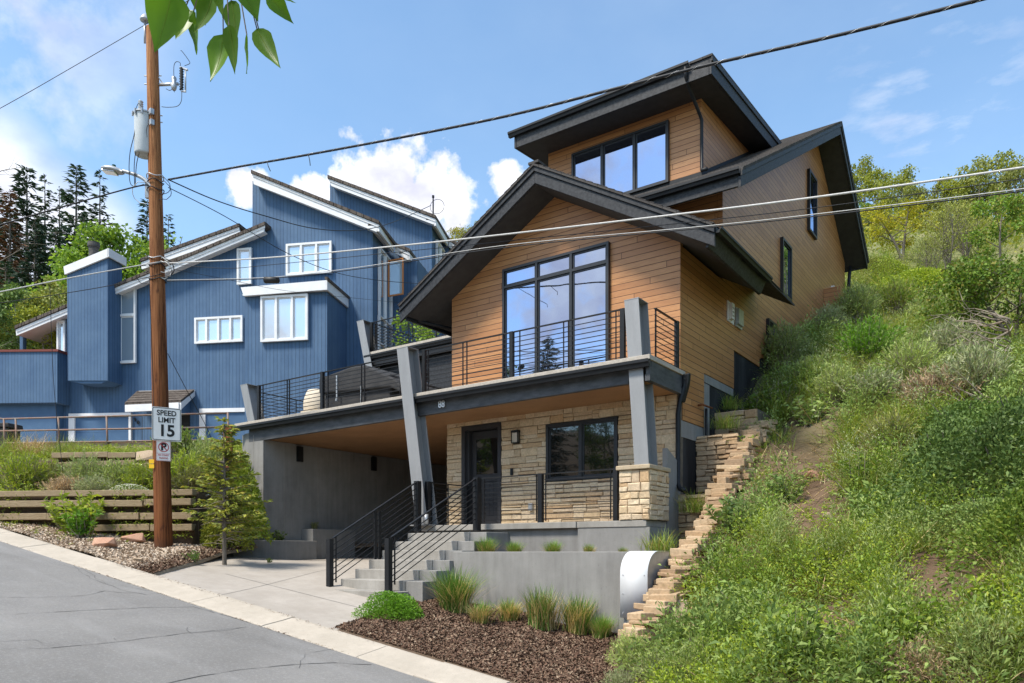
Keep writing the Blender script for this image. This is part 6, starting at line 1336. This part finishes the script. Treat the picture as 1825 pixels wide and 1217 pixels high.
# ---------------------------------------------------------------- hillside plants
dirt = [(1440, 800, 45), (1330, 890, 32), (1400, 840, 30), (1455, 880, 30), (1470, 930, 35), (1420, 950, 28), (1250, 965, 45), (1215, 1030, 38), (1290, 905, 40), (1690, 1050, 55), (1720, 1020, 40), (1650, 1070, 35), (1480, 810, 22), (1712, 880, 40), (1560, 760, 14), (1800, 960, 28), (1180, 1080, 35), (1340, 1000, 20), (1500, 1130, 35), (1240, 1130, 28), (1195, 1110, 25)]
def scatter(n, ya, yb, xw, keep_dirt=.06, off=.12, grow=1.):
    y = rng.uniform(ya, yb, n); xl = hill_left(y)+off; x = xl+rng.random(n)*(xw-xl)
    z = hill_z(x, y); P = np.stack([x, y, z], 1); u, v, d = proj(P); ok = (u < 2450) & (u > 950)
    for du, dv, r_ in dirt: ok &= ~(((u-du)**2+((v-dv)*1.15)**2 < (r_*grow*rng.uniform(.6, 1.15, n))**2) & (rng.random(n) > keep_dirt))
    return P[ok]
def mounds(name, lab, P, mats, h0, h1, nl, ll, lw, wide=.75, up=.5):
    """ground cover of bushy plants: leaves on the outside of a dome around every point, taller plants with more leaves"""
    n = len(P); h = h0+(h1-h0)*rng.random(n)**1.7; k = np.maximum(12, (nl*(h/h1)**1.6*rng.uniform(.5, 1.2, n))).astype(int); idx = np.repeat(np.arange(n), k); m = len(idx); d = dirs(m, -5, 88); hh_ = h[idx][:, None]; rad = rng.random(m)[:, None]**.35
    asp = rng.uniform(.7, 1.25, n)[idx][:, None]; q = P[idx]+d*rad*hh_*np.concatenate([wide*asp, wide*asp, np.ones((m, 1))], 1)*rng.uniform(.75, 1.15, (m, 1)); A = norm_(d*np.array([1, 1, .6])+rng.normal(0, .5, (m, 3))+np.array([0, 0, up])); sc = rng.uniform(.5, 1.3, m)*np.clip(h[idx]/h1, .5, 1.)
    V, F = leaf_quads(q, A, ll*sc, lw*sc, .22, .3); o = link(name, npmesh(name, V, F), L[mats]); tag(o, lab, 'ground cover', kind='stuff'); return o
A_ = scatter(3300, 7.5, 13.5, 4.6, .0, .52, 1.9); B_ = scatter(3200, 13.5, 22, 9., .0, .35, 1.6); C_ = scatter(7000, 22, 46, 24); D_ = scatter(3600, 44, 66, 26); G_ = scatter(9000, 7.5, 15, 5., .06); E_ = scatter(9000, 15, 46, 14, .1)
for nm, P, s_, nl in (('lower hillside', A_, 1.4, 330), ('upper bank beside the house', B_, 1.5, 260), ('distant slope', C_, 1.9, 60)):
    q = nz(P, 1.3)+.5*nz(P, 3.3, 1.)+rng.normal(0, .45, len(P)); far = nm == 'distant slope'
    sel = [q > .55, (q <= .55) & (q > 0), (q <= 0) & (q > -.5), (q <= -.5) & (q > -1.), q <= -1.]
    mounds('hillside_weeds', 'dark leafy thistles on the '+nm, P[sel[0]], 'thistle', .12*s_, .62*s_, nl*1.9, .105*s_**.3, .027*s_**.3); mounds('hillside_weeds', 'mid green leafy weeds on the '+nm, P[sel[1]], 'weed' if not far else 'olive', .10*s_, .55*s_, nl*2.0, .070*s_**.3, .024*s_**.3)
    mounds('hillside_weeds', 'small yellow green leaves on the '+nm, P[sel[2]], 'weedy' if not far else 'oak', .08*s_, .42*s_, nl*2.0, .048*s_**.3, .025*s_**.3); mounds('hillside_weeds', 'grey green feathery weeds on the '+nm, P[sel[3]], 'sage' if far or nm[0] == 'u' else 'rabbit', .12*s_, .55*s_, nl*2.2, .075*s_**.3, .012*s_**.3, .65, 1.)
    clumps('hillside_grass', 'tall grass blades on the '+nm, P[sel[4]], 'blade', 'grass', .3*s_, 34, .50*s_, .009*s_, 35)
clumps('hillside_grass', 'short grass and seedlings between the weeds of the hillside', G_, 'leaf', 'weedy', .07, 7, .05, .020); clumps('hillside_grass', 'short pale grass on the upper slope', E_, 'blade', 'grass', .3, 9, .45, .012, 30)
q = scatter(1500, 7.6, 20, 4., 1.); q = q[(nz(q, 2.1, 2.) > .25)]; clumps('dead_growth', 'tangled dry grass and dead stems lying on the bank', q, 'blade', 'deadgrass', .2, 12, .45, .009, 5)
k = rng.random(len(D_)); mounds('skyline_scrub', 'yellow green scrub covering the top of the hill', D_[k < .5], 'oak', .5, 1.9, 120, .26, .17, .8); mounds('skyline_scrub', 'grey green sage covering the top of the hill', D_[k >= .5], 'sage', .3, 1.0, 60, .24, .06, .8)
q = scatter(900, 7.6, 20, 4., 1.); n = len(q)*4; A = dirs(n, -8, 40); Pq = np.repeat(q, 4, 0)+rng.normal(0, .12, (n, 3))*np.array([1, 1, .3])+UP*.06
V, F = blade_quads(Pq, A, rng.uniform(.25, .8, n), np.full(n, .011), .15); o = link('dead_stalks', npmesh('dead_stalks', V, F), L['deadgrass']); tag(o, 'dry pale stalks and twigs lying among the weeds', 'dead stalks', kind='stuff')
def hp(u, v): return hit(u, v)
def pxs(q, px, h): return px*proj(np.array(q))[2]/1339./h
HS = [  # u, v of the foot, mesh, scale, leaf material, name, label
 (1395, 655, RB[0], 1.55, 'rabbit', 'large grey green rabbitbrush against the brown siding'), (1440, 690, RB[1], 1.28, 'rabbit', 'grey green rabbitbrush below the large one at the siding'), (1475, 600, RB[0], 1.22, 'sage', 'sagebrush under the tall narrow side window'), (1525, 575, RB[0], 1.62, 'rabbit', 'rabbitbrush just below the back corner of the roof'),
 (1545, 650, RB[0], 1.55, 'boxw', 'bright green mounded brush in the middle of the bank'), (1600, 560, RB[0], 1.62, 'grass', 'fresh green brush on the crest of the near bank'), (1660, 580, RB[0], 1.49, 'rabbit', 'pale brush left of the dark overhanging tree'), (1620, 680, RB[1], 1.62, 'rabbit', 'half dead rabbitbrush with bare stems in the middle of the bank'), (1690, 660, RB[0], 1.62, 'sage', 'sagebrush below the bare branches'), (1560, 720, SG[1], 1.49, 'sage', 'low grey sage with dead stems under the bright brush'),
 (1660, 730, RB[1], 1.49, 'deadgrass', 'dry brown brush below the half dead rabbitbrush'), (1740, 720, RB[0], 1.62, 'sage', 'grey sage at the right, above the dark bushes'), (1490, 720, SG[2], 1.35, 'rabbit', 'pale green sage above the bare earth'), (1590, 800, SG[0], 1.22, 'olive', 'olive brush above the dark bushes'),
 (1130, 1200, SG[2], .85, 'rabbit', 'pale feathery sage at the bottom edge beside the mulch'), (1185, 1225, SG[0], .9, 'rabbit', 'pale sage at the bottom edge, right of the feathery one'), (1105, 1235, SG[0], .6, 'sage', 'small sage at the foot of the bank by the kerb'),
 (1255, 1215, RB[0], .8, 'rabbit', 'light green feathery brush at the bottom edge left of the dark thistle'), (1640, 1215, SG[1], .9, 'deadgrass', 'dry brown tangle at the bottom edge right of centre'), (1760, 1190, RB[1], .9, 'olive', 'half dry brush at the bottom right corner'), (1350, 790, SG[0], .9, 'rabbit', 'pale feathery brush at the top of the stone border')]
for u, v, me, s, m, lab in HS: plant('sagebrush', lab, 'shrub', me, (m, 'twig'), hp(u, v)-UP*.05, s)
DB1 = bush(.75, .75, 7500, .045, .024, .6); DB2 = bush(.7, .6, 6500, .04, .022, .6)
for u, v, me, s, m, lab in ((1690, 870, DB1, 1.5, 'dkshrub', 'dark green bush in the middle of the right edge group'), (1775, 890, DB1, 1.7, 'dkshrub', 'largest dark green bush near the right edge'), (1815, 800, DB2, 1.8, 'dkshrub', 'dark green bush cut by the right edge'), (1720, 790, DB2, 1.6, 'dkshrub', 'grey green bush above the large dark one'), (1770, 960, DB2, 1.2, 'thistle', 'broad leaved plant under the large dark bush'), (1640, 850, DB2, 1.1, 'dkshrub', 'small dark bush left of the group at the right'),
        (1830, 1010, DB1, 1.3, 'weed', 'mid green bush at the right edge')):
    plant('leafy_bush', lab, 'bush', me, (m, 'bark'), hp(u, v)-UP*.1, s)
for i, (u, v, me, s, m, lab) in enumerate(((1340, 760, 1, 1.5, 'weed', 'tall bright weed beside the uppermost terrace wall'), (1390, 740, 3, 1.7, 'weed', 'tall leafy weed below the rabbitbrush at the siding'), (1440, 760, 1, 1.4, 'thistle', 'thistle above the bare earth'), (1330, 820, 0, 1.3, 'weed', 'leafy weed at the top of the stone border'), (1400, 900, 1, 1.1, 'thistle', 'thistle left of the earth slide'), (1300, 960, 1, 1.4, 'thistle', 'big thistle beside the middle of the stone border'), (1280, 1010, 3, 1.3, 'weed', 'weed below the big thistle'),
        (1530, 880, 3, 1.5, 'weed', 'bright green weed at the centre of the slope'), (1560, 950, 1, 1.5, 'thistle', 'tall thistle at the centre of the slope'), (1330, 1120, 1, 1.3, 'thistle', 'dark thistle low on the slope'), (1400, 1200, 1, 1.4, 'thistle', 'dark thistle at the bottom edge of the slope'), (1240, 1190, 3, 1.1, 'weed', 'weed at the bottom edge next to the sage'), (1600, 1180, 1, 1.3, 'weed', 'weed at the bottom edge right of centre'), (1480, 1060, 3, 1.3, 'weedy', 'yellow green weed below the centre thistle'), (1640, 960, 3, 1.3, 'weedy', 'yellow green weed left of the bare earth patch'), (1780, 1120, 0, 1.4, 'weedy', 'yellow green weed near the right bottom corner'))):
    plant('tall_weed', lab, 'weed', WD[me], (m, 'twig'), hp(u, v)-UP*.03, s)
for u, v, sz, lab, m in ((1215, 1100, (.5, .35, .42), 'large tan boulder beside the lower stone border', 'tanrock'), (1165, 1135, (.2, .15, .12), 'small tan rock at the foot of the bank', 'tanrock'), (1300, 1000, (.18, .12, .12), 'small tan rock on the bare earth by the border', 'tanrock'), (1475, 925, (.16, .12, .12), 'small rock on the earth slide', 'tanrock'), (1390, 928, (.2, .12, .1), 'flat tan rock left of the earth slide', 'tanrock'), (1780, 965, (.25, .2, .2), 'pale rock near the right edge', 'tanrock'), (1450, 850, (.3, .2, .16), 'dark brown clod at the top of the earth slide', 'redrock')):
    q = hp(u, v); rock('hillside_rock', lab, q+UP*.05, sz, m, int(u), .6)
um = hp(1609, 462); o = thing('utility_marker', 'tiny white marker box with a black cap far up the slope', 'marker', um); m = MB(); m.box(um[0]-.08, um[0]+.08, um[1]-.08, um[1]+.08, um[2]-.2, um[2]+.5); m.build('box', M['white'], o); MB().box(um[0]-.03, um[0]+.03, um[1]-.03, um[1]+.03, um[2]+.505, um[2]+.8).build('cap', M['plastic'], o)

# ---------------------------------------------------------------- trees on the hill
OK = [tree_mesh(5, 1.7, .30, 8, 2600, .22, .15, trunk_r=.09, clump=.34, stems=3), tree_mesh(5.4, 1.5, .35, 7, 1700, .22, .15, trunk_r=.08, clump=.30, stems=4, bare=.25), tree_mesh(4.6, 1.9, .28, 9, 2600, .22, .15, trunk_r=.09, clump=.32, stems=3)]
for i, (u, v, s, m, lab) in enumerate(((1537, 372, 1.0, 'oak', 'scrub oak on the skyline touching the back of the roof'), (1572, 385, 1.05, 'oak', 'second scrub oak on the skyline right of the roof'), (1605, 395, 1.1, 'oak', 'third scrub oak on the skyline from the roof'), (1640, 396, .85, 'olive', 'thin scrub oak on the skyline above the yellow tree'), (1672, 398, .95, 'olive', 'grey green scrub oak on the skyline right of the yellow tree'), (1705, 390, 1.0, 'oak', 'scrub oak above the willowy thicket'), (1738, 388, 1.15, 'olive', 'sparse scrub oak with bare tips on the skyline'), (1775, 385, 1.2, 'oak', 'tall scrub oak on the skyline near the right edge'), (1815, 390, 1.3, 'olive', 'scrub oak on the skyline at the right edge'), (1555, 420, .7, 'olive', 'small scrub oak below the skyline beside the roof'))):
    q = hp(u, v+14); plant('scrub_oak', lab, 'tree', OK[i % 3], (m, 'bark'), q, pxs(q, 92*s, 5.), group='scrub oaks along the skyline', tree=True)
YT = tree_mesh(3.6, 2.1, .30, 10, 2600, .17, .12, trunk_r=.12, clump=.26, stems=2, sub=5, squash=.5, up=.35)
plant('yellow_tree', 'crooked small tree with bright yellow green leaves on the slope', 'tree', YT, ('oaky', 'bark'), hp(1605, 465), pxs(hp(1605, 465), 98, 3.7), 1.2, tree=True)
WL = tree_mesh(3.6, 1.2, .15, 12, 2400, .13, .05, trunk_r=.05, clump=.3, stems=7, up=1.3)
for u, v, s, lab in ((1690, 480, 1.15, 'olive green willowy thicket right of the yellow tree'), (1725, 470, 1.2, 'olive willowy shrub below the sparse skyline oak'), (1655, 500, .8, 'small olive willowy shrub in front of the yellow tree')): q = hp(u, v); plant('willow_shrub', lab, 'shrub', WL, ('olive', 'bark'), q, pxs(q, 105*s, 4.), tree=True)
for u, v, s, m, lab in ((1640, 530, 1.0, 'weedy', 'yellow green leafy shrub in the middle of the slope'), (1600, 520, .7, 'weedy', 'small yellow green shrub left of the leafy one'), (1560, 500, .8, 'olive', 'olive shrub just right of the downpipe'), (1690, 530, .8, 'olive', 'olive shrub left of the dark maple'), (1550, 408, .6, 'maple', 'small dark green bush under the eave corner')):
    q = hp(u, v); plant('slope_shrub', lab, 'shrub', DB2 if s > .75 else DB1, (m, 'bark'), q, pxs(q, 75*s, .75), tree=True)
# dark broadleaf tree leaning over the slope at the right, with dead limbs below
MP = tree_mesh(3.4, 2.1, .38, 15, 9000, .12, .09, lean=(-.7, -.5), trunk_r=.10, clump=.26, stems=2, sub=5, squash=.6, up=.25)
q = hp(1815, 640); plant('leaning_tree', 'dark green broadleaf tree leaning over the slope at the right edge', 'tree', MP, ('maple', 'bark'), q, pxs(q, 185, 3.5), .3, tree=True)
q = hp(1790, 500); plant('leaning_tree', 'taller green tree standing behind the leaning one at the right edge', 'tree', tree_mesh(4.6, 1.5, .3, 9, 2600, .15, .11, trunk_r=.09, clump=.34, stems=1), ('maple', 'bark'), q, pxs(q, 165, 4.8), 1.2, tree=True)
bt = MB(); q = hp(1800, 660)
for k in range(18):
    a = rng.uniform(2.6, 5.0); l = rng.uniform(.6, 1.4); d = np.array([math.cos(a), math.sin(a), rng.uniform(.0, .55)]); s0 = q+np.array([0, 0, rng.uniform(.3, 1.2)]); P = [s0]
    for j in range(4): P.append(P[-1]+d*l/4+rng.normal(0, .09, 3))
    bt.tube(P, [.022, .018, .013, .008, .003], 5, False)
    for j in range(3): st_ = P[2+j % 3]; bt.tube([st_, st_+norm_(d+rng.normal(0, .7, 3))*l*.25], [.008, .002], 4, False)
tag(bt.build('bare_branches', M['twig']), 'tangle of bare grey dead branches under the leaning tree', 'branches')
q = hp(1790, 745); bt = MB()
for k in range(22):
    a = rng.uniform(2.4, 5.2); l = rng.uniform(.6, 1.3); d = np.array([math.cos(a), math.sin(a), rng.uniform(.05, .7)]); P = [q+rng.normal(0, .1, 3)]
    for j in range(3): P.append(P[-1]+d*l/3+rng.normal(0, .07, 3))
    bt.tube(P, [.013, .01, .007, .002], 5, False)
tag(bt.build('bare_branches', M['twig']), 'smaller tangle of bare branches above the dark bushes at the right', 'branches')
# tree behind the houses and maple beyond the upper deck
q = ray(822, 452)*50; q[2] -= .2; plant('scrub_oak', 'yellow green tree on the hill seen between the two houses', 'tree', OK[2], ('oaky', 'bark'), q, .42, tree=True)
q = ray(855, 446)*50; q[2] -= .2; plant('scrub_oak', 'yellow green tree on the hill half hidden by the gable roof', 'tree', OK[0], ('oak', 'bark'), q, .40, tree=True)
q = at(748, 660, 26); plant('young_maple', 'bright green young tree seen through the upper deck railing', 'tree', tree_mesh(2.6, .8, .3, 9, 1500, .13, .10, trunk_r=.05, clump=.36), ('aspen', 'bark'), q, 1., tree=True)
q = at(700, 690, 25); plant('brush', 'yellow green brush behind the hot tub under the upper deck', 'shrub', RB[0], ('weedy', 'twig'), q, 1.6)
o = thing('stone_terrace_wall', 'sandstone retaining wall behind the hot tub under the upper deck', 'wall', at(700, 700, 23)); m = MB(); a = at(655, 700, 23.5); ledge(m, 0, 4.5, 0, 1.2, (a[0], a[1], 3.6), RT, -D, depth=.08, jag=.01); m.build('stones', M['sand'], o); MB().prism([a+D*.1-UP*1.2, a+D*.1+RT*4.5-UP*1.2, a+D*.1+RT*4.5+UP*.0, a+D*.1+UP*.0], D*.4).build('core', M['mortar'], o)

# ---------------------------------------------------------------- trees at the left
CN = [conifer_mesh(13, 2.0, .10, 40, 8, .42, .11, .16, .2, 26), conifer_mesh(13, 2.6, .15, 38, 8, .46, .13, .14, .22, 28, .15), conifer_mesh(13, 1.5, .12, 38, 7, .36, .10, .25, .15, 22, .35)]
def base_t(u, d): q = ray(u, 700)*d; q[2] = float(back_z(q@BN-CT)); return q
for i, (u, vt, d, k, m, lab) in enumerate(((48, 303, 50, 1, 'con', 'broad dark conifer, tallest at the left edge'), (80, 318, 53, 2, 'con', 'narrow conifer just right of the tallest one'), (136, 298, 52, 0, 'con', 'pointed conifer left of the street lamp'), (106, 338, 55, 2, 'con', 'thin conifer between the two tall pointed ones'), (178, 310, 54, 2, 'con', 'slender conifer under the street lamp'), (18, 345, 47, 0, 'conr', 'rust brown dying conifer at the left edge'), (-12, 330, 50, 1, 'con', 'dark conifer cut by the left edge'), (62, 400, 46, 1, 'con', 'dense dark conifer below the tallest one'), (100, 410, 48, 0, 'con', 'dark conifer behind the aspens'), (150, 390, 50, 0, 'con', 'dark conifer behind the blue chimney'), (262, 362, 52, 0, 'con', 'dark conifer behind the utility pole'), (300, 385, 54, 2, 'con', 'slender conifer just right of the utility pole'), (10, 470, 42, 1, 'con', 'low dark conifer at the left edge'))):
    q = base_t(u, d); h = (983-vt)/1339*d-q[2]; s = h/13.; plant('conifer', lab, 'tree', CN[k], (m, 'bark'), q, (max(s, .8)*.95 if s < 1 else s*.95, max(s, .8)*.95 if s < 1 else s*.95, s), group='conifers behind the blue house', tree=True)
AS = [tree_mesh(8, 2.2, .22, 13, 6500, .15, .12, trunk_r=.11, clump=.27, stems=1, sub=5), tree_mesh(8, 2.0, .20, 12, 6000, .15, .12, trunk_r=.10, clump=.28, stems=2, sub=5)]
for i, (u, vt, d, k, m, lab) in enumerate(((205, 385, 44, 0, 'aspen', 'bright green aspen behind the flue, left of the pole'), (150, 412, 43, 1, 'aspen', 'bright green aspen directly above the chimney'), (240, 400, 45, 1, 'aspen', 'aspen half hidden by the utility pole'), (118, 432, 42, 0, 'aspen', 'light green aspen left of the chimney'), (285, 425, 46, 0, 'aspen', 'aspen just right of the utility pole above the wing roof'), (90, 480, 39, 1, 'olive', 'olive green tree beside the chimney'), (45, 500, 38, 0, 'olive', 'olive green tree behind the left canopy'), (5, 500, 37, 1, 'dkshrub', 'dark green tree at the left edge behind the parapet'), (70, 535, 36, 0, 'oak', 'yellow green shrub behind the canopy soffit'))):
    q = base_t(u, d); h = max((983-vt)/1339*d-q[2], 2.5); s = h/8.2; plant('aspen' if m == 'aspen' else 'broadleaf_tree', lab, 'tree', AS[k], (m, 'barkp'), q, s, group='leafy trees behind the blue house', tree=True)
q = base_t(362//1, 56); 
for u, vt, d, lab in ((-8, 232, 47, 'bare leafless tree reaching in at the left edge'), (325, 400, 56, 'dead bare conifer above the wing roof of the blue house')):
    q = base_t(u, d); h = (983-vt)/1339*d-q[2]; plant('bare_tree', lab, 'tree', tree_mesh(8, 2.2 if u < 0 else .8, .3, 16, 0, .1, .1, trunk_r=.10, sub=6), ('oak', 'bark'), q, h/8., tree=True)
# wooded bank across the road behind the viewer: the panes of both houses mirror it
V = []; n = 30
for j, (y, dz) in enumerate(((-8.6, -.1), (-11, .6), (-15, 2.6), (-22, 5.), (-40, 9.))):
    for i in range(n+1): x = -70+100*i/n; V.append((x, y, cz(max(min(x, 5), -60))+dz+.3*math.sin(x*.7+y)))
structure('opposite_bank', npmesh('opposite_bank', V, [(j*(n+1)+i+1, j*(n+1)+i, (j+1)*(n+1)+i, (j+1)*(n+1)+i+1) for j in range(4) for i in range(n)]), M['dirt'], True)
for i in range(17):
    x = -46+i*3.1+rng.normal(0, .6); y = -15-4*(i % 2)+rng.normal(0, .8); h = rng.uniform(9.5, 13.)
    if i % 3 == 1: plant('broadleaf_tree', 'leafy tree across the road, mirrored in the house windows', 'tree', AS[i % 2], ('maple', 'bark'), (x, y, cz(x)+1.5), h/9.5, group='trees across the road', tree=True)
    else: plant('conifer', 'dark conifer across the road, mirrored in the house windows', 'tree', CN[i % 3], ('con', 'bark'), (x, y, cz(x)+1.5), (h/10., h/10., h/13.), group='conifers across the road', tree=True)

# ---------------------------------------------------------------- leaves hanging into the picture at the top
lv = thing('hanging_branch', 'leafy branch with large bright green leaves hanging in at the top', 'branch', at(400, -30, 3.0))
DL = 3.0
def big_leaf(tip, base, d, wpx, tilt, fold=.25):
    a = at(*base, d); b = at(*tip, d+tilt); ax = b-a; ln = np.linalg.norm(ax); ax = ax/ln; nrm = -D+rng.normal(0, .35, 3); s = np.cross(ax, nrm); s /= np.linalg.norm(s); n = np.cross(s, ax); w = wpx*.80/1339*d; curl = rng.uniform(-.10, .22)
    prof = [(0, .10), (.06, .62), (.16, .92), (.30, 1.), (.45, .86), (.60, .62), (.75, .38), (.88, .16), (1, .0)]; V = []; F = []
    for f, k in prof:
        c = a+ax*ln*f-n*.03*math.sin(f*3)*ln*2+s*curl*ln*f*f*.6
        for j in (-1, -.5, 0, .5, 1): V.append(c+s*j*w*k*.5+n*abs(j)**1.3*w*fold*k*.6+n*rng.normal(0, .0015))
    for i in range(len(prof)-1):
        for j in range(4): q = i*5+j; F.append((q, q+1, q+6, q+5))
    o = link('leaf', npmesh('leaf', V, F), L['big'], lv, smooth=True)
    MB().tube([np.array(V[i*5+2])+n*.0008 for i in range(len(prof))], [.0016-.00017*i for i in range(len(prof))], 4).build('midrib', L['weedy'], o)
for tip, base, w, tl, dd in (((282, 96), (306, -14), 92, .02, 0), ((381, 145), (398, 62), 60, -.03, .05), ((352, 95), (345, 20), 66, .04, .1), ((418, 132), (408, 45), 38, .02, -.05), ((439, 131), (440, 62), 46, .05, 0), ((495, 124), (458, 52), 44, -.05, .1), ((522, 44), (478, -12), 42, .06, 0), ((420, 78), (412, 2), 46, .0, .08), ((372, 45), (352, -20), 44, .05, .12), ((458, 38), (432, -25), 62, .03, -.06), ((528, 4), (470, -22), 40, .05, .05), ((318, 70), (330, 15), 58, -.04, .15), ((398, 30), (385, -30), 40, .02, -.08), ((488, 92), (462, 55), 38, .0, .16), ((352, 62), (378, -5), 50, .02, .0)):
    big_leaf(tip, base, DL+dd, w, tl); a = at(*base, DL+dd); e = at(395+(base[0]-395)*.5, -60, DL)
    MB().tube([a, (a+e)/2+UP*.01, e], [.0026, .0026, .003], 5).build('leaf_stalk', M['bark'], lv)
MB().tube([at(296, -18, DL), at(350, -8, DL), at(395, -30, DL), at(480, -50, DL), at(560, -70, DL), at(900, -160, DL+.3)], [.003, .004, .005, .006, .008, .012], 6).build('twig', M['bark'], lv, smooth=True)
